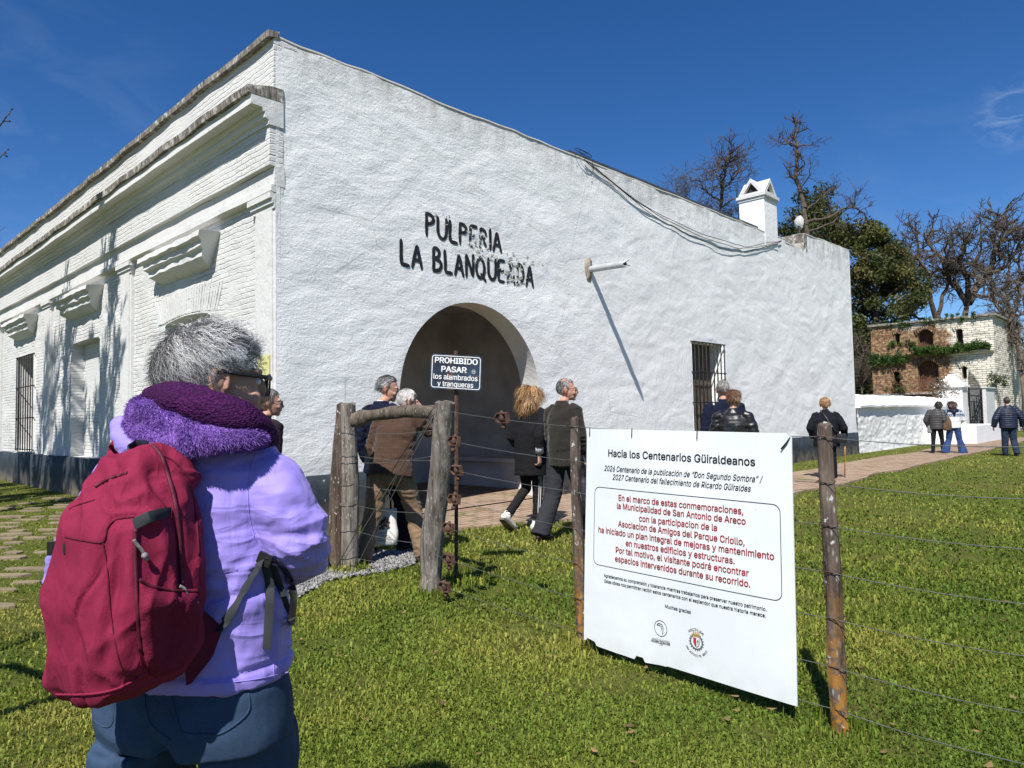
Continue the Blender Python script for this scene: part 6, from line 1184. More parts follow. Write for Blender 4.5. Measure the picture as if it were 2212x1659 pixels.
cane = thing('walking_cane', 'honey coloured bamboo walking cane with black rubber tip on the brick path', 'cane', (ct[0], ct[1], 0)); top_ = np.array([hw_[0]-ct[0], hw_[1]-ct[1], w9['J']['wrR'][2]-.02]); M_CANE = Mt('bamboo', .4, .5); M_CANE.col(M_CANE.mix(M_CANE.rng(M_CANE.math('FRACT', M_CANE.math('MULTIPLY', M_CANE.axis('z'), 18.0)), .82, .9), (.42, .20, .05), (.12, .05, .015)))
MB().tube([(0, 0, .06), top_*.5, top_], .013, 8).build('shaft', M_CANE.m, cane); MB().tube([(0, 0, .0), (0, 0, .06)], [.021, .015], 10).build('rubber_tip', M_FRAME, cane); MB().tube([top_+np.array([0, 0, -.01]), top_+rt*0+fr*.02+np.array([0, 0, .03]), top_-fr*.05+np.array([0, 0, .035]), top_-fr*.1], .015, 8).build('handle', M_CANE.m, cane)
sb = thing('shoulder_bag', 'black crossbody bag with buckled strap worn by the elderly woman', 'bag', (p9[0], p9[1], 0), -R(22)); s_ = 1.70/1.75
MB().tube([np.array(p)*s_ for p in ((-.10, .02, 1.475), (-.06, -.125, 1.42), (.06, -.178, 1.22), (.17, -.178, 1.04), (.23, -.135, .97))], [(.018, .006)]*5, 6, side=(1, 0, 1)).build('strap', M_LEATHER, sb); mb = MB(); mb.loft([[(x*k_+.28, -.12+y*k_, z) for x, y in ((-.09, -.045), (.09, -.045), (.09, .045), (-.09, .045))] for z, k_ in ((.76, .9), (.78, 1), (.92, 1), (.95, .85))]); mb.build('pouch', M_LEATHER, sb, 'auto'); MB().obox(np.array([.10, -.186, 1.14])*s_, (.014, 0, -.014), (.012, 0, .012), (0, .004, 0)).build('buckle', simple('steel', (.5, .5, .5), .3, .1, 5, 0, metal=.9), sb, False)
# the two women by the wall
def quilt(per, amp): return lambda V: amp*np.abs(np.sin(V[:, 2]*math.pi/per))**.6
p10 = gp(2026, 981); person('woman with dark curly hair in dark grey hooded puffer jacket leaning on her companion', p10, 38, 1.66, dict(WALK, hea=(.09, .05, 1.60), nec=(.04, 0, 1.46), elL=(-.3, -.02, 1.12), wrL=(-.24, .1, .9)), dict(mat=M_DGREY, hem=.84, hw=.20, hd=.15, cw=.215, cd=.15, ww=.195, wd=.14, arm=.08, cuff=.062, fold=.004, extra=quilt(.075, .012), collar=.085), dict(mat=M_BLACK, thigh=.09, knee=.065, hem=.055), dict(mat=M_SHOEK, sole=M_SHOEW), dict(cols=DARKH, n=1100, L=.07, wid=.005, messy=.7, lift=.7, curl=.5, cap=1.12, region=region_long, rad=(.09, .11, .105)), (20, 0), M_SKIN, .012, fem=True)
def fair_isle():
    m = Mt('patterned_fleece', .95, .1); z = m.axis('z'); x = m.axis('x'); band = m.math('MULTIPLY', m.rng(z, 1.17, 1.18), m.rng(z, 1.44, 1.43)); w = m.n('ShaderNodeTexChecker', i_Scale=22.0); m.l(m.mapd((1, .3, 1.4)), w.inputs['Vector']); st = m.math('GREATER_THAN', m.math('FRACT', m.math('MULTIPLY', z, 15.0)), .55)
    zz_ = m.math('GREATER_THAN', m.math('ADD', m.math('FRACT', m.math('MULTIPLY', x, 20.0)), m.math('FRACT', m.math('MULTIPLY', z, 8.0))), 1.0); f = m.math('MULTIPLY', band, m.math('MULTIPLY', m.math('MAXIMUM', st, zz_), .9)); m.col(m.mix(f, (.62, .64, .66), (.035, .07, .16))); m.bump(m.noise(60, 3), .5, .01); return m.m
p11 = gp(2063, 981); w11 = person('woman in white and blue patterned fleece with flared blue jeans', p11, 20, 1.66, dict(hea=(-.03, .03, 1.60), hiL=(-.1, 0, .9), knL=(-.15, .05, .48), anL=(-.27, .0, .09), toL=(-.31, .14, .03), hiR=(.09, 0, .9), knR=(.15, 0, .48), anR=(.22, -.03, .09), toR=(.26, .12, .03), elR=(.29, .02, 1.14), wrR=(.2, .17, 1.02), elL=(-.27, .02, 1.16), wrL=(-.18, .2, 1.1)), dict(mat=fair_isle(), hem=.86, hw=.225, hd=.16, cw=.23, cd=.16, ww=.215, wd=.15, arm=.082, cuff=.062, fold=.006, name='fleece'), dict(mat=M_DENIM, thigh=.108, knee=.085, hem=.135, fold=.010, hemz=-.03), dict(mat=M_SHOEB), dict(cols=REDB, n=1300, L=.13, wid=.005, messy=.45, lift=.5, curl=.25, cap=1.08, region=region_long, rad=(.088, .108, .102)), (-15, -4), M_SKIN, .012, fem=True)
mb = MB(); Jh = w11['J']['nec']; mb.add([Jh+np.array(p) for p in ((-.15, -.10, -.01), (-.05, -.165, -.07), (0, -.19, -.20), (.05, -.165, -.07), (.15, -.10, -.01), (.08, -.03, .05), (-.08, -.03, .05))], [(0, 1, 2, 3, 4, 5, 6)]); mb.add([Jh+np.array(p)*np.array([1, .72, 1]) for p in ((-.15, -.10, -.01), (-.05, -.165, -.07), (0, -.19, -.20), (.05, -.165, -.07), (.15, -.10, -.01))], []); mb.f += [(0+i, i+1, 7+i+1, 7+i) for i in range(4)]; mb.build('hood', M_NAVYB, w11['e'])
hb = thing('handbag', 'soft brown and grey shoulder bag between the two women by the garden wall', 'bag', ((p10[0]+p11[0])/2, (p10[1]+p11[1])/2-.12, 0), -R(20)); mb = MB(); mb.loft([[(math.cos(a)*.13*k_+.0*z, math.sin(a)*.07*k_, z) for a in np.arange(14)*2*math.pi/14] for z, k_ in ((.74, .7), (.78, 1), (1.02, .95), (1.12, .6), (1.2, .35))]); mb.build('bag', cloth('brown_suede', (.12, .075, .045), .9, .4), hb)
MB().tube([(-.03, 0, 1.18), (.02, -.02, 1.36), (.03, .05, 1.42)], [(.012, .005)]*3, 5).build('strap', M_BLACK, hb)
hb = thing('handbag', 'small grey bag hanging at the left hip of the puffer jacket woman', 'bag', gp(2009, 981)+np.array([.06, 0, 0]), -R(38)); MB().loft([[(math.cos(a)*.10*k_, math.sin(a)*.05*k_, z) for a in np.arange(12)*2*math.pi/12] for z, k_ in ((.66, .8), (.69, 1), (.86, .95), (.90, .7))]).build('bag', simple('grey_plastic', (.2, .21, .2), .5, .4, 8, .3), hb); MB().tube([(-.05, 0, .88), (.05, .05, 1.1), (.1, .1, 1.3)], .006, 5).build('strap', M_BLACK, hb)
# man at the right edge
p12 = gp(2182, 985); person('man walking away in navy blue quilted puffer jacket and dark jeans', p12, 16, 1.72, dict(WALK, elL=(-.34, -.04, 1.12), wrL=(-.37, .05, .88), elR=(.35, -.04, 1.12), wrR=(.38, .06, .89), knR=(.12, .02, .48), anR=(.14, -.12, .10), toR=(.16, .04, .035), knL=(-.09, .05, .48), anL=(-.09, .1, .09), toL=(-.11, .26, .03)), dict(mat=M_NAVYB, hem=.84, hw=.235, hd=.17, cw=.25, cd=.165, ww=.235, wd=.165, arm=.085, cuff=.066, fold=.004, extra=quilt(.062, .014), collar=.085), dict(mat=M_DENIMD, thigh=.11, knee=.09, hem=.08), dict(mat=M_SHOEK), dict(cols=DARKH, n=1100, L=.025, wid=.004, messy=.25, lift=.25), (10, 4), M_SKIN, .012)
# ---------------------------------------------------------------- the woman in front, with her backpack
from mathutils.bvhtree import BVHTree
WY = 1.64; wo = at(425, 1300, WY); wo = np.array([wo[0], wo[1], 0.0]); wa = R(22); AX = np.array([math.cos(wa), -math.sin(wa), 0]); AY = np.array([math.sin(wa), math.cos(wa), 0])
lady = thing('person', 'grey haired woman with glasses in lavender jacket, purple scarf and jeans seen from behind', 'person', wo, 0)
def L_(u, v, Y): return at(u, v, Y)-wo
def bvh_of(o):
    dg = bpy.context.evaluated_depsgraph_get(); me = o.data; return BVHTree.FromPolygons([v.co+Vector(wo) for v in me.vertices], [tuple(p.vertices) for p in me.polygons])
def onto(b, u, v, off=0.0, fallback=1.5):
    d = raydir(u, v); h = b.ray_cast(Vector(CAM), Vector(d))
    if h[0] is None: return at(u, v, fallback)-wo
    return np.array(h[0])-d*off-wo
def dense(px, n=8):
    P = [np.array(p, float) for p in px]; out = []
    for i in range(len(P)-1):
        p0, p1, p2, p3 = P[max(i-1, 0)], P[i], P[i+1], P[min(i+2, len(P)-1)]
        for t in np.linspace(0, 1, n, endpoint=False): out.append(.5*((2*p1)+(-p0+p2)*t+(2*p0-5*p1+4*p2-p3)*t*t+(-p0+3*p1-3*p2+p3)*t**3))
    return out+[P[-1]]
def sup(c, rx, ry, e, n=40, ax=AX, ay=AY): return [c+ax*math.copysign(abs(math.cos(a))**e, math.cos(a))*rx+ay*math.copysign(abs(math.sin(a))**e, math.sin(a))*ry for a in np.arange(n)*2*math.pi/n]
# body: one continuous figure
hc = L_(466, 829, 1.66); HR = rotz(-R(54))@rotx(-R(3)); b = MB(); HS = 1.015; headgeo(b, hc, HR, HS, True)
f_ = lambda x, y, z: hc+HR@(np.array([x, y, z])*HS)
def mid(l, r, v, Y=WY, near=0.0):                   # centre of a ring; its height is read where the near surface is seen
    p = L_((l+r)/2, v, Y); p[2] = L_((l+r)/2, v, Y-near)[2]; return p
b.tube([mid(250, 600, 1020), L_(440, 960, 1.64), L_(462, 880, 1.655), hc-np.array([0, .01, .03])], [.06, .058, .056, .058], 14, dome=1)
b.tube([mid(205, 632, 1560), mid(205, 630, 1480), mid(200, 625, 1340), mid(205, 612, 1120), mid(250, 580, 1010), mid(330, 530, 965)], [(.12, .07), (.13, .09), (.15, .10), (.16, .10), (.14, .08), (.08, .06)], 16, side=AX, dome=1)
RA = [L_(548, 1012, 1.61), L_(606, 1095, 1.585), L_(643, 1172, 1.575), L_(628, 1212, 1.68), L_(585, 1215, 1.90)]; LA = [L_(262, 1030, 1.70), L_(205, 1130, 1.74), L_(158, 1240, 1.80), L_(200, 1262, 1.9), L_(290, 1240, 2.05)]
for A, s_ in ((RA, 1), (LA, -1)):
    b.tube(A, [.05, .045, .042, .038, .028], 10, dome=1); d = A[-1]-A[-2]; hand(b, A[-1], d, (-s_*.4, 0, -1), s_, .95, .6)
lk = [(L_(300, 1610, 1.66), 1), (L_(540, 1610, 1.62), -1)]
for h_, s_ in lk:
    k_ = np.array([h_[0]*.9, h_[1]+.01, .40]); a_ = np.array([h_[0]*.85, h_[1]-.02, .085]); b.tube([h_, k_, a_], [.06, .05, .04], 12, dome=1); b.tube([a_-np.array([0, 0, .02]), a_+np.array([.03, .1, -.05]), a_+np.array([.05, .15, -.055])], [.036, .035, .02], 8, dome=1)
body = link('body', remesh(b, .0045, 2), M_SKIN, lady)
e_ = MB(); i_ = MB()
for k in (-1, 1): e_.ell(f_(k*.031, .084, .008), np.array([.013, .009, .008])*HS, HR, 12, 8); i_.ell(f_(k*.031, .0915, .008), np.array([.006, .003, .006])*HS, HR, 8, 6)
eo = e_.build('eyes', M_EYE, lady); i_.build('iris', M_PUP, eo); MB().ell(f_(0, .1055, -.057), np.array([.020, .005, .005])*HS, HR, 10, 6).build('mouth', M_LIP, lady)
er = MB()                                                      # the visible ear: helix, inner fold, lobe
ex = lambda a, r0, r1, x: f_(x, -.012+r0*math.cos(a), -.002+r1*math.sin(a))
er.tube([ex(a, .019+.003*math.sin(a), .034, .079+.006*max(0, -math.cos(a))) for a in np.linspace(-.4+math.pi*.02, 2*math.pi-1.5, 20)], [.0052]*17+[.006, .0075, .008], 8, dome=1); er.tube([ex(a, .011, .021, .080) for a in np.linspace(.6, 4.4, 12)], .0036, 7, dome=1); er.ell(f_(.075, -.010, -.002), np.array([.004, .019, .031])*HS, HR, 14, 9); er.ell(f_(.0775, .004, -.006), np.array([.006, .005, .008])*HS, HR); er.ell(f_(.078, -.002, -.036), np.array([.006, .010, .010])*HS, HR)
link('ear', remesh(er, .0022, 2), M_SKIN2, lady)
gm = MB(); ln = MB()
for k in (-1, 1):
    rim = [f_(k*.035+.029*np.sign(math.cos(a))*abs(math.cos(a))**.6, .116-.010*abs(math.cos(a)+k)*.6, .002+.023*np.sign(math.sin(a))*abs(math.sin(a))**.6) for a in np.linspace(0, 2*math.pi, 26)]; gm.tube(rim, [(.0024, .0038)]*26, 6, cap=False); ln.add(rim[:-1], [tuple(range(25))])
    gm.tube([f_(k*.063, .108, .016), f_(k*.078, .09, .017), f_(k*.084, .03, .020), f_(k*.086, -.012, .024), f_(k*.084, -.03, .008)], [(.0025, .0055)]*3+[(.002, .004)]*2, 6, side=HR@np.array([0, 0, 1.])if False else None)
gm.tube([f_(-.008, .114, .012), f_(.008, .114, .012)], .003, 6); go = gm.build('glasses', M_FRAME, lady); ln.build('lens', M_LENS, go, False)
# hair
HC = [(.12, .115, .118), (.23, .225, .23), (.33, .325, .33), (.44, .435, .435), (.6, .59, .59)]; hr = np.array([.088, .111, .105])*HS; hcc = f_(0, -.014, .030)
w0 = np.array([.10, -.52, .85]); w0 /= np.linalg.norm(w0)
def flow_w(d): t = d-w0*(d@w0)[:, None]; sw = np.cross(w0, d); out = t+sw*.75; out[:, 2] -= .35*(d[:, 2] < .4); return out
def reg_l(d, r): x, y, z = d.T; rr = r.random(len(d)); return (z > -.80+.12*rr) & ~((y > .55) & (z < .42)) & ~((y > .12) & (z < -.02+.1*rr)) & ~((np.abs(x) > .72) & (y > -.28) & (y < .12) & (z < .02)) & ~((y > .0) & (z < -.35))
near_ear = lambda d: (np.abs(d[:, 0]) > .42)*(d[:, 1] > -.58)*(d[:, 1] < .5)*(d[:, 2] < .66)
V1, F1, C1 = strands(hcc, HR, hr, 13000, lambda d: (.068+.016*(d[:, 2] > .3)+.012*(d[:, 1] < -.6))*(1-.70*near_ear(d))*(1-.35*(d[:, 1] > .55)), .0008, HC, 5, flow_w, reg_l, 11, .30, .22, .30, .65, True, .42)
V2, F2, C2 = strands(hcc, HR, hr, 3200, lambda d: .062+.022*(d[:, 2] > .5), .0007, HC, 6, flow_w, lambda d, r: reg_l(d, r) & ~(near_ear(d) > 0) & ((d[:, 2] > .25) | (d[:, 1] < -.5)), 10, .02, .42, .55, .75, True, .15)
m = MB(); m.ell((0, 0, 0), hr*1.0, None, 48, 34); cv = np.array(m.v); dd = cv/hr; dd /= np.linalg.norm(dd, axis=1)[:, None]
class _H:
    def random(self, n): return np.full(n, .6)
kp = reg_l(dd, _H()); quad = np.array([q for q in m.f if len(q) == 4 and all(kp[i] for i in q)]); o1 = len(V1); o2 = o1+len(V2)
np_mesh('hair', np.concatenate([V1, V2, cv@HR.T+hcc]), np.concatenate([F1, F2+o1, quad+o2]), M_HAIR, lady, np.concatenate([C1, C2, np.tile((.15, .145, .148), (len(cv), 1))]))
# jacket
jk = MB(); rows = [(1494, 196, 628, .150), (1472, 193, 630, .153), (1455, 197, 625, .148), (1366, 194, 628, .150), (1310, 194, 628, .146), (1285, 196, 622, .140), (1220, 192, 618, .146), (1150, 194, 606, .142), (1080, 202, 610, .134), (1020, 220, 604, .122), (978, 262, 572, .105), (950, 318, 535, .085), (915, 372, 520, .070)]
rings = []
for v, l, r, ry in rows: w = (r-l)/2/PF*(WY-.03)/math.cos(wa)*.975; rings.append(sup(mid(l, r, v, WY, ry*.95), w, ry, .86))
jk.loft(rings)
def sl(A, rad): jk.tube(A, rad, 16, dome=0)
sl([L_(475, 985, 1.62)]+[L_(536, 1008, 1.61), L_(570, 1040, 1.595), L_(609, 1098, 1.585), L_(643, 1165, 1.575), L_(642, 1196, 1.62), L_(612, 1212, 1.74), L_(585, 1215, 1.88)], [.072, .070, .071, .073, .071, .069, .062, .050]); sl([L_(300, 1010, 1.68)]+LA, [.065, .064, .065, .062, .058, .048])
EL = RA[2]; AP = L_(556, 1160, 1.50)
def jfold(V, Nn):
    d = .006*(1-2*np.abs(vn3(V*np.array([6, 6, 13])+vn3(V*4, 3)[:, None]*.9, 1)))+.0025*vn3(V*np.array([11, 11, 24])+vn3(V*7, 4)[:, None], 2)
    q_ = V*np.array([5, 5, 10])+vn3(V*4, 23)[:, None]*.8; d += .005*np.clip(1-np.abs(vn3(q_, 21))*4.5, 0, 1)**1.5-.004*np.clip(1-np.abs(vn3(V*np.array([8, 8, 15])+vn3(V*6, 24)[:, None]*.7, 22))*6, 0, 1)
    ge = np.exp(-(np.linalg.norm(V-EL, axis=1)/.13)**2); q = (V-AP); rad = np.arctan2(q[:, 2], q[:, 0]); ga = np.exp(-(np.linalg.norm(q, axis=1)/.17)**2); d += ge*.008*vn3(np.stack([V[:, 0]*10+V[:, 2]*34, V[:, 1]*14, V[:, 2]*12], -1), 7)
    d += ga*.009*(1-2*np.abs(vn3(np.stack([rad*3.2, np.linalg.norm(q, axis=1)*3, V[:, 1]*3], -1), 8)))*np.clip(np.linalg.norm(q, axis=1)/.11, 0, 1)**2
    z1 = mid(0, 0, 1290, WY, .13)[2]; d -= .007*np.exp(-((V[:, 2]-z1)/.012)**2)*(np.abs(V[:, 0]) < .3); d += .006*np.exp(-((V[:, 2]-z1)/.09)**2)*vn3(np.stack([V[:, 0]*9, V[:, 1]*9, V[:, 2]*55], -1), 9)*(V[:, 0] < .17)
    zh = mid(0, 0, 1462, WY, .14)[2]; d -= .005*np.exp(-((V[:, 2]-zh)/.0045)**2); sx = L_(592, 1400, 1.52)[0]; d -= .004*np.exp(-((V[:, 0]-sx-.02*(V[:, 2]-zh))/.004)**2)*(V[:, 2] < z1+.12)*(V[:, 1] < .02)
    return V+Nn*d[:, None]
M_LAV = cloth('lavender_shell', (.27, .21, .60), .6, .05, 420, .12, .25, .4); jo = link('jacket', remesh(jk, .0055, 3, jfold), M_LAV, lady); JB = bvh_of(jo)
for px in ([(556, 972), (543, 1010), (536, 1060), (538, 1110), (549, 1160)], [(440, 1478), (500, 1474), (560, 1466), (622, 1452)], [(560, 1225), (572, 1290), (585, 1380), (591, 1440), (592, 1466)]): MB().tube([onto(JB, u, v, .0004, 1.5) for u, v in dense(px, 6)], .0013, 5).build('seam', M_LAV, jo)
# jeans
jn = MB(); rows = [(1470, 205, 622, .135), (1510, 203, 628, .148), (1560, 203, 630, .156), (1605, 204, 632, .156), (1640, 208, 632, .148)]
jn.loft([sup(mid(l, r, v, WY, ry*.95), (r-l)/2/PF*(WY-.03)/math.cos(wa)*.975, ry, .9) for v, l, r, ry in rows])
for u0, u1, s_ in ((318, 310, 1), (534, 540, -1)):
    p0 = L_(u0, 1590, 1.64); jn.tube([p0, L_(u1, 1660, 1.64), np.array([p0[0]*.95, p0[1], .40]), np.array([p0[0]*.9, p0[1]-.02, .06])], [(.090, .13), (.088, .125), (.085, .09), (.085, .095)], 16, side=AX)
def nfold(V, Nn):
    zc = L_(420, 1560, 1.6)[2]; d = .004*(1-2*np.abs(vn3(V*np.array([7, 7, 14])+vn3(V*5, 13)[:, None], 11)))+.0025*vn3(V*np.array([16, 16, 30]), 12); cx = L_(500, 1560, 1.5)[0]
    c0 = L_(345, 1560, 1.5)[0]; d -= .03*np.exp(-((V[:, 0]-c0-(zc-V[:, 2])*.55)/.022)**2)*np.clip((zc+.06-V[:, 2])/.10, 0, 1)*(V[:, 1] < 0)
    return V+Nn*d[:, None]
def denim_near():
    m = Mt('worn_denim', .88, .15); c = m.mix(m.rng(m.noise(5, 5, .6), .35, .7), (.018, .035, .072), (.036, .07, .13)); c = m.mix(m.rng(m.noise(240, 2), .3, .7, 0, .35), c, (.06, .085, .13)); m.col(c); w = m.n('ShaderNodeTexWave', i_Scale=260.0, i_Distortion=1.0); m.l(m.co, w.inputs['Vector']); m.bump(w.outputs['Fac'], .12, .0012); m.bump(m.noise(30, 4), .25, .004); return m.m
M_JEAN = denim_near(); no = link('jeans', remesh(jn, .006, 3, nfold), M_JEAN, lady); NBV = bvh_of(no)
pkp = dense([(369, 1500), (380, 1545), (394, 1582), (440, 1586), (482, 1582), (535, 1540), (537, 1497)], 5); mb = MB(); mb.tube([onto(NBV, u, v, .001) for u, v in pkp], .0022, 5); mb.build('pocket_seam', M_JEAN, no)
mb = MB(); mb.tube([onto(NBV, u, v, .001) for u, v in dense([(312, 1500), (318, 1545), (335, 1575), (368, 1598)], 5)], .002, 5); mb.build('seat_seam', M_JEAN, no); mb = MB(); mb.tube([onto(NBV, u, v, .001) for u, v in dense([(202, 1555), (225, 1570), (243, 1560), (246, 1500)], 5)], .002, 5); mb.build('pocket_seam', M_JEAN, no)
for h_, s_ in lk: mb = MB(); a_ = np.array([h_[0]*.85, h_[1]-.02, .05]); mb.tube([a_-AY*.05, a_, a_+AY*.1-np.array([0, 0, .01]), a_+AY*.17-np.array([0, 0, .02])], [(.035, .04), (.042, .045), (.045, .035), (.035, .022)], 10, side=AX, dome=1); mb.build('shoe', M_SHOEB, lady)
# knitted scarf
def knit():
    m = Mt('purple_knit', .95, .1); v = m.mapd((1, 1, 1.4)); vo = m.vor(150, v); c = m.mix(m.rng(vo, .1, .75), (.085, .013, .09), (.022, .005, .03)); c = m.mix(m.rng(m.noise(12, 4), .42, .62, 0, .55), c, (.035, .010, .042)); m.col(c); m.bump(m.math('MULTIPLY', vo, -1), .6, .006); return m.m
loop = [(350, 866, 1.60), (392, 868, 1.535), (450, 882, 1.50), (515, 906, 1.515), (550, 934, 1.58), (558, 962, 1.70), (520, 975, 1.80), (440, 930, 1.82), (370, 890, 1.74), (350, 866, 1.60)]
Q = dense([np.append(np.array(p[:2], float), p[2]) for p in loop], 6); sm = MB(); sm.tube([L_(*q) for q in Q], [(.043, .040)]*len(Q), 16, cap=True); sm.ell(L_(560, 968, 1.64), (.035, .05, .045)); scarf = link('scarf', remesh(sm, .006, 3, foldfn(.006, 61, (18, 18, 18))), knit(), lady)
def fur(o, n, L, wid, cols, seed, flow, up_=.55):
    me = o.data; me.calc_loop_triangles(); T = np.array([t.vertices[:] for t in me.loop_triangles]); V = np.array([v.co[:] for v in me.vertices]); Nn = np.array([v.normal[:] for v in me.vertices]); A = np.linalg.norm(np.cross(V[T[:, 1]]-V[T[:, 0]], V[T[:, 2]]-V[T[:, 0]]), axis=1); r = np.random.default_rng(seed); i = r.choice(len(T), n, p=A/A.sum()); w = r.dirichlet((1, 1, 1), n)[:, :, None]
    P = (V[T[i]]*w).sum(1); nr = (Nn[T[i]]*w).sum(1); d = nr*up_+flow+r.normal(size=(n, 3))*.35+.55*np.stack([vn3(P*30, 1), vn3(P*30, 2), vn3(P*30, 3)], -1); d /= np.linalg.norm(d, axis=1)[:, None]; l = L*r.uniform(.5, 1.3, n)[:, None]; m_ = P+d*l*.55; e = P+d*l+flow*l*.35; s_ = np.cross(d, r.normal(size=(n, 3))); s_ /= np.linalg.norm(s_, axis=1)[:, None]; s_ *= wid
    Vv = np.stack([P-s_, P+s_, m_+s_*.8, m_-s_*.8, e], 1).reshape(-1, 3); o_ = np.arange(n)*5; F = np.concatenate([np.stack([o_, o_+1, o_+2], -1), np.stack([o_, o_+2, o_+3], -1), np.stack([o_+3, o_+2, o_+4], -1)]); C_ = np.repeat(np.asarray(cols)[r.integers(0, len(cols), n)]*r.uniform(.7, 1.25, n)[:, None], 5, 0); return Vv, F, C_
V, F, C_ = fur(scarf, 2200, .006, .00035, [(.11, .018, .11), (.04, .01, .05)], 3, np.array([.2, 0, -.1])); np_mesh('fuzz', V, F, M_FUZZ, scarf, C_)
# fleece lined hood lying on the shoulders
hm = MB(); up_ = dense([np.array(p, float) for p in ((304, 893, 1.585), (340, 901, 1.53), (385, 926, 1.49), (450, 944, 1.47), (520, 948, 1.49), (560, 946, 1.53))], 5); lo = dense([np.array(p, float) for p in ((296, 920, 1.58), (332, 940, 1.51), (395, 958, 1.465), (460, 956, 1.46), (505, 950, 1.48))], 5)
hm.tube([L_(*q) for q in up_], list(np.linspace(.036, .017, len(up_))), 14, dome=1); hm.tube([L_(*q) for q in lo], list(np.linspace(.032, .018, len(lo))), 14, dome=1)
M_FLEECE = cloth('violet_fleece', (.19, .095, .37), .98, .2, 90, .5); hood = link('hood', remesh(hm, .006, 2, foldfn(.006, 71, (14, 14, 20))), M_FLEECE, lady)
V, F, C_ = fur(hood, 32000, 0.0085, .0005, [(.21, .105, .40), (.27, .15, .47), (.155, .07, .33)], 4, np.array([.25, -.15, -.45])); np_mesh('fur', V, F, M_FUZZ, hood, C_)
hs_ = MB(); hs_.tube([L_(262, 918, 1.61), L_(268, 945, 1.57), L_(290, 968, 1.53), L_(325, 982, 1.50)], [.022, .028, .026, .018], 12, dome=1); link('hood_shell', remesh(hs_, .006, 2, foldfn(.005, 75, (20, 20, 30))), M_LAV, lady)

# backpack: its own thing
PY = 1.40; pk = thing('backpack', 'burgundy fabric backpack with grey webbing straps worn by the grey haired woman', 'backpack', wo, 0)
rows = [(1516, 185, 318, 1.415, .070), (1508, 138, 365, 1.41, .095), (1488, 118, 398, 1.405, .108), (1440, 112, 424, 1.40, .115), (1370, 103, 432, 1.395, .115), (1316, 98, 434, 1.39, .113), (1247, 113, 432, 1.39, .108), (1160, 131, 427, 1.395, .10), (1100, 154, 420, 1.405, .094), (1050, 188, 412, 1.42, .086), (1000, 232, 402, 1.435, .074), (972, 268, 388, 1.45, .055), (956, 300, 366, 1.455, .03)]
pm_ = MB(); rg = []
for v, l, r, Y, ry in rows: l += 15; w = (r-l)/2/PF*Y; rx = (w-ry*math.sin(wa)*.62)/math.cos(wa); cc_ = L_((l+r)/2, v, Y); cc_[2] = L_((l+r)/2, v, Y-ry*.9)[2]; rg.append(sup(cc_, rx*.965, ry, .62, 48))
pm_.loft(rg)
def pfold(V, Nn):
    q = V*np.array([15, 15, 4.5]); d = .0075*(1-2*np.abs(vn3(q+vn3(V*5, 81)[:, None]*.8, 82)))+.006*vn3(V*np.array([20, 20, 9]), 83)+.0022*vn3(V*np.array([40, 40, 26]), 84)
    d += -.009*np.clip(1-np.abs(vn3(V*np.array([11, 11, 3.6])+vn3(V*5, 86)[:, None]*.7, 87))*5.5, 0, 1)+.006*np.clip(1-np.abs(vn3(V*np.array([13, 13, 6])+vn3(V*6, 88)[:, None]*.9, 89))*5, 0, 1)**1.4
    zt = L_(300, 1060, 1.35)[2]; d += .010*np.exp(-((V[:, 2]-zt)/.07)**2)*(1-2*np.abs(vn3(np.stack([V[:, 0]*16+V[:, 2]*10, V[:, 1]*6, V[:, 2]*18-V[:, 0]*8], -1), 85)))
    gx_ = L_(258, 1330, 1.3)[0]; zz = L_(258, 1330, 1.3)[2]; d -= .014*np.exp(-((V[:, 0]-gx_-.10*(V[:, 2]-zz))/.014)**2)*np.exp(-((V[:, 2]-zz)/.13)**4)*(V[:, 1] < -.25)
    return V+Nn*d[:, None]
def burg(name, c=(.185, .012, .040)):
    m = Mt(name, .85, .2); b_ = m.mix(m.rng(m.noise(7, 4), .3, .7), sc(c, .88), sc(c, 1.12)); b_ = m.mix(m.rng(m.noise(420, 2), .35, .7, 0, .22), b_, sc(c, 1.9)); m.col(b_); m.bump(m.noise(380, 2), .3, .0015); m.bump(m.noise(22, 4, .6, m.mapd((1.6, 1.6, .6))), .35, .008); rd = m.math('ABSOLUTE', m.math('SUBTRACT', m.noise(8, 2, .4, m.mapd((1.5, 1.5, .7), (.2, .3, 0)), 1.0), .5)); m.bump(m.rng(rd, 0, .10, 1, 0), .3, .010); return m.m
M_PACK = burg('burgundy_fabric'); M_PACKD = burg('burgundy_lining', (.085, .007, .022)); M_WEB = simple('grey_webbing', (.026, .029, .033), .85, .25, 30, .5, 300, .0012); M_ZIP = simple('maroon_zip', (.09, .008, .024), .6, .3, 60, .5, 420, .002); M_CORD = simple('grey_cord', (.2, .19, .18), .8, .5, 90, .3, 300)
pko = link('pack_body', remesh(pm_, .0055, 2, pfold), M_PACK, pk); PB = bvh_of(pko)
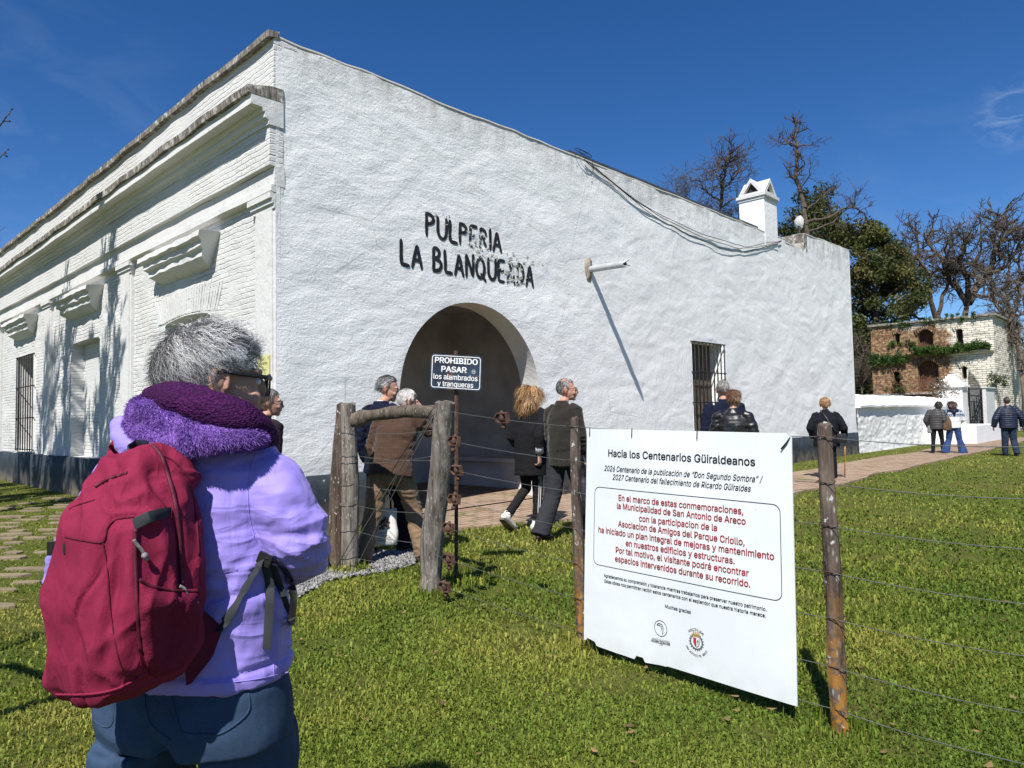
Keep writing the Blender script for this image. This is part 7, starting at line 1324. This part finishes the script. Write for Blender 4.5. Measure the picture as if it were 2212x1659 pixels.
def patch(poly, bv, bulge, step, name, mat, parent, off=.002, fb=1.3):
    P = np.array(dense(poly+[poly[0]], 6)); x0, y0 = P.min(0); x1, y1 = P.max(0); nx, ny = int((x1-x0)/step)+2, int((y1-y0)/step)+2; gu, gv = np.meshgrid(np.linspace(x0, x1, nx), np.linspace(y0, y1, ny), indexing='ij'); U, V = gu.ravel(), gv.ravel(); ins = inpoly(U, V, P.tolist()); D = np.sqrt(((np.stack([U, V], -1)[:, None]-P[None])**2).sum(-1)).min(1); D = np.where(ins, D, 0)
    near = P[np.sqrt(((np.stack([U, V], -1)[:, None]-P[None])**2).sum(-1)).argmin(1)]; U = np.where(ins, U, near[:, 0]); V = np.where(ins, V, near[:, 1]); I = np.arange(nx*ny).reshape(nx, ny); F = np.stack([I[:-1, :-1], I[1:, :-1], I[1:, 1:], I[:-1, 1:]], -1).reshape(-1, 4); F = F[ins[F].any(1)]
    X = np.array([onto(bv, u, v, off+bulge*min(1, d/26.)**.55+.0016*math.sin(u*.13+v*.05)*min(1, d/20), fb) for u, v, d in zip(U, V, D)]); return np_mesh(name, X, F, mat, parent, smooth=True)
m = Mt('burgundy_mesh', .9, .15); ch = m.n('ShaderNodeTexChecker', i_Scale=520.0); m.l(m.co, ch.inputs['Vector']); m.col(m.mix(ch.outputs['Fac'], (.12, .008, .026), (.19, .014, .044))); m.bump(m.noise(300, 2), .5, .002)
sp_ = patch([(300, 1252), (330, 1266), (378, 1274), (431, 1276), (433, 1325), (424, 1390), (395, 1438), (350, 1462), (322, 1450), (308, 1400), (301, 1330)], PB, .026, 5, 'side_pocket', m.m, pk)
def line(px, bv, r, name, mat, parent, off=.002, n=6, fb=1.35): return MB().tube([onto(bv, u, v, off, fb) for u, v in dense(px, n)], r, 6).build(name, mat, parent)
line([(302, 1252), (332, 1268), (380, 1276), (430, 1278)], PB, .0034, 'pocket_hem', M_PACKD, pk, .012)
line([(330, 963), (348, 985), (362, 1025), (376, 1075), (386, 1140), (391, 1225), (393, 1262)], PB, (.0046), 'zip', M_ZIP, pk, .0015); line([(292, 1142), (292, 1210), (295, 1290), (299, 1350), (304, 1404)], PB, .0042, 'zip', M_ZIP, pk, .0015); line([(205, 1052), (235, 1035), (275, 1022)], PB, .0036, 'zip', M_ZIP, pk, .001)
line([(141, 1160), (180, 1168), (222, 1171), (232, 1140), (252, 1122), (290, 1117)], PB, .0016, 'seam', M_PACKD, pk, .0005); line([(120, 1500), (185, 1500), (243, 1491), (290, 1470), (330, 1446), (345, 1462), (395, 1442)], PB, .0026, 'seam', M_PACK, pk, .001); line([(222, 1172), (232, 1230), (240, 1330), (262, 1440), (300, 1466)], PB, .0014, 'seam', M_PACKD, pk, .0003); line([(352, 985), (380, 1000), (408, 1040), (424, 1120), (430, 1200)], PB, .002, 'seam', M_PACKD, pk, .001); line([(150, 1100), (165, 1092), (205, 1080)], PB, .0016, 'seam', M_PACKD, pk, .0003)
def web(P3, w, name, mat, parent, side): return MB().tube(P3, [(w, .0016)]*len(P3), 8, side=side).build(name, mat, parent, 'auto')
web([onto(PB, 289, 1133, .003), onto(PB, 300, 1127, .010), onto(PB, 322, 1117, .013), onto(PB, 346, 1110, .011), onto(PB, 369, 1107, .004)], .0104, 'webbing_loop', M_WEB, pk, (0, .2, 1)); web([onto(PB, 138, 1185, .004), L_(128, 1184, 1.35), L_(113, 1184, 1.37), L_(108, 1186, 1.40)], .0105, 'webbing_loop', M_WEB, pk, (0, 0, 1)); MB().obox(L_(117, 1184, 1.362), (.010, 0, 0), (0, .006, 0), (0, 0, .013)).build('buckle', M_FRAME, pk, False)
for px in ([(289, 1166), (296, 1176), (306, 1188), (313, 1200), (318, 1211)], [(388, 1266), (398, 1272), (404, 1284), (412, 1294), (427, 1302)]): line(px, PB, .0034, 'zip_cord', M_CORD, pk, .012); u, v = px[-2]; MB().ell(onto(PB, u, v, .014), (.0065, .006, .006), None, 8, 6).build('cord_knot', M_CORD, pk)
wing = MB(); Wp = [(428, 1318, 1.44), (452, 1338, 1.46), (480, 1364, 1.478), (474, 1382, 1.478), (445, 1430, 1.46), (405, 1480, 1.44), (400, 1400, 1.42)]; A = [L_(*p) for p in Wp]; wing.loft([[p+AY*.010 for p in A], [p-AY*.004 for p in A]]); wing.build('hip_wing', M_PACKD, pk, 'auto')
web([L_(470, 1366, 1.462)]+[onto(JB, u, v, .006, 1.5) for u, v in dense([(484, 1348), (510, 1305), (540, 1250), (565, 1208)], 5)], .0098, 'webbing_strap', M_WEB, pk, (.8, 0, .5))
bk = onto(JB, 572, 1208, .014, 1.5); MB().obox(bk, (.014, 0, -.006), (0, .005, 0), (.005, 0, .012)).build('buckle', M_FRAME, pk, False)
web([bk]+[onto(JB, u, v, .012, 1.5) for u, v in dense([(575, 1225), (583, 1270), (581, 1330), (577, 1402)], 4)], .0095, 'webbing_strap', M_WEB, pk, (1, 0, 0)); web([bk]+[onto(JB, u, v, .010, 1.52) for u, v in dense([(588, 1225), (603, 1265), (618, 1310), (632, 1338)], 4)], .0085, 'webbing_strap', M_WEB, pk, (1, 0, .4)); web([bk]+[onto(JB, u, v, .006, 1.56) for u, v in dense([(600, 1215), (622, 1245), (634, 1290), (628, 1350)], 4)], .009, 'webbing_strap', M_FRAME, pk, (1, -.4, 0))
web([onto(JB, u, v, .010, 1.5) for u, v in dense([(392, 985), (440, 962), (490, 942), (545, 934)], 5)], .022, 'shoulder_strap', M_PACK, pk, (.3, 0, 1)); web([L_(250, 1000, 1.47)]+[onto(JB, u, v, .012, 1.55) for u, v in dense([(255, 985), (262, 965), (280, 948)], 4)], .026, 'shoulder_strap', M_PACK, pk, (1, 0, 0)); web([L_(282, 985, 1.42), L_(276, 968, 1.45), L_(295, 957, 1.47), L_(318, 960, 1.46)], .008, 'grab_handle', M_FRAME, pk, (0, .3, 1))
# ---------------------------------------------------------------- grass
def grass():
    r = np.random.default_rng(77); NB = 560000
    Y = 1/(1/1.35+r.random(NB)*(1/46-1/1.35)); Y = Y; u = r.uniform(-420, 2650, NB); X = (u-PW/2)/PF*Y; rel = np.stack([X, Y], -1)-BC[:2]; lx = rel@D1[:2]; ly = rel@D2[:2]
    ok = ~((lx > -.06) & (ly > -.06)) & ~(inpoly(lx, ly, P_GRAV) & (r.random(NB) < .97)) & ~((lx > 20.5) & (ly > -.10)) & ~((lx > 28.4) & (lx < 33.9) & (ly > -1.9))
    pth = inpoly(lx, ly, P_PATH); pn_ = vn2(lx*1.7, ly*2.6, 91); ok &= ~(pth & ((pn_ < .34) | (r.random(NB) < .5)))
    # stones: keep joints only
    st = (X < -1.9) & (Y > 5.5) & (lx < -.2); ok &= ~(st & (r.random(NB) < .12)); bare = vn2(X*1.9, Y*1.9, 93)+.5*vn2(X*5, Y*5, 94); ok &= ~((bare > .55) & (r.random(NB) < .6)); ok &= ~((X < -1.7) & (Y < 7) & (vn2(X*1.4, Y*2.2, 99) > -.05) & (r.random(NB) < .62))
    X, Y, lx, ly = X[ok], Y[ok], lx[ok], ly[ok]
    tx_, ty_ = [], []                                             # longer tufts left by the mower round posts and stakes
    for p in (A0, B0, A0+FD*(fpt(1258, 1394)[0]), pl1, pl2, sk):
        a_ = r.uniform(0, 6.28, 320); q_ = .06+np.abs(r.normal(size=320))*.07; tx_.append(p[0]+np.cos(a_)*q_); ty_.append(p[1]+np.sin(a_)*q_)
    tx_, ty_ = np.concatenate(tx_), np.concatenate(ty_); X = np.concatenate([X, tx_]); Y = np.concatenate([Y, ty_]); tuft = np.arange(len(X)) >= len(lx); rel = np.stack([X, Y], -1)-BC[:2]; lx, ly = rel@D1[:2], rel@D2[:2]; n = len(X); far = np.clip(Y/3.2, .7, 6)**.8
    p1 = vn2(X*.9, Y*.9, 95)+.6*vn2(X*2.3, Y*2.3, 96); p2 = vn2(X*.35, Y*.35, 97); wl = r.random(n); leaf = r.random(n) < np.clip(.55-.2*p1, .2, .8)
    G = np.array([(.07, .12, .014), (.12, .17, .022), (.20, .215, .038), (.29, .265, .075), (.34, .285, .12)]); k = np.clip((wl*1.45+.95*p1+.95*p2+.65), 0, 3.99); i = k.astype(int); f = (k-i)[:, None]; C_ = G[i]*(1-f)+G[i+1]*f; C_ *= np.array([1.30, 1.27, 1.22])*r.uniform(.75, 1.25, n)[:, None]
    h = np.where(leaf, .015, .026)*r.uniform(.5, 1.4, n)*(1+.18*p1)*np.clip(far, .8, 1.6); h *= np.where((X < -1.6) & (Y > 5), .55, 1); w = np.where(leaf, .0048, .0021)*far*r.uniform(.7, 1.3, n); a = r.uniform(0, 2*math.pi, n); ln = r.uniform(.2, .95, n)*h
    h[tuft] *= 2.6; ln[tuft] *= .5; tall = r.random(n) < .012; h[tall] *= 2.2; dx, dy = np.cos(a), np.sin(a); b = r.uniform(0, 2*math.pi, n); sx, sy = np.where(leaf, -dy, np.cos(b))*w, np.where(leaf, dx, np.sin(b))*w; Z0 = np.zeros(n)-.004
    mx, my = X+dx*ln*.45, Y+dy*ln*.45; tx, ty = X+dx*ln*1.25, Y+dy*ln*1.25; mid = np.where(leaf, .95, .62)
    V = np.stack([np.stack([X-sx*.5, Y-sy*.5, Z0], -1), np.stack([X+sx*.5, Y+sy*.5, Z0], -1), np.stack([mx+sx, my+sy, h*mid], -1), np.stack([mx-sx, my-sy, h*mid], -1), np.stack([tx, ty, h*np.where(leaf, .9, 1.0)], -1)], 1).reshape(-1, 3)
    o_ = np.arange(n)*5; F = np.concatenate([np.stack([o_, o_+1, o_+2, o_+3], -1), np.stack([o_+3, o_+2, o_+4, o_+4], -1)]); F3 = np.concatenate([np.stack([o_, o_+1, o_+2], -1), np.stack([o_, o_+2, o_+3], -1), np.stack([o_+3, o_+2, o_+4], -1)])
    return np_mesh('grass', V, F3, attrmat('grass_blades', .6, .2, .35), None, np.repeat(C_, 5, 0))
tag(grass(), kind='stuff')
def litter():
    r = np.random.default_rng(5); V = []; F = []; C_ = []; n = 0
    for k in range(170):
        Y = 1/(1/2.2+r.random()*(1/22-1/2.2)); u = r.uniform(0, 2300); x = (u-PW/2)/PF*Y; lx, ly, _ = WBL((x, Y, 0))
        if ly > -.1 and lx > -.2: continue
        s_ = r.uniform(.012, .03); a = r.uniform(0, 6.28); z = .022+r.uniform(0, .012); e = np.array([[-1, 0, .2], [-.3, .5, .0], [.4, .42, .15], [1.2, 0, .5], [.4, -.42, .1], [-.3, -.5, .2]])*s_; V += [(x+p[0]*math.cos(a)-p[1]*math.sin(a), Y+p[0]*math.sin(a)+p[1]*math.cos(a), z+p[2]*.6) for p in e]; F += [(n, n+1, n+2), (n, n+2, n+3), (n, n+3, n+4), (n, n+4, n+5)]; n += 6; C_ += [np.array((.30, .19, .09))*r.uniform(.4, 1.3)]*6
    return np_mesh('fallen_leaves', V, F, M_LEAF, None, np.array(C_))
tag(litter(), kind='stuff')
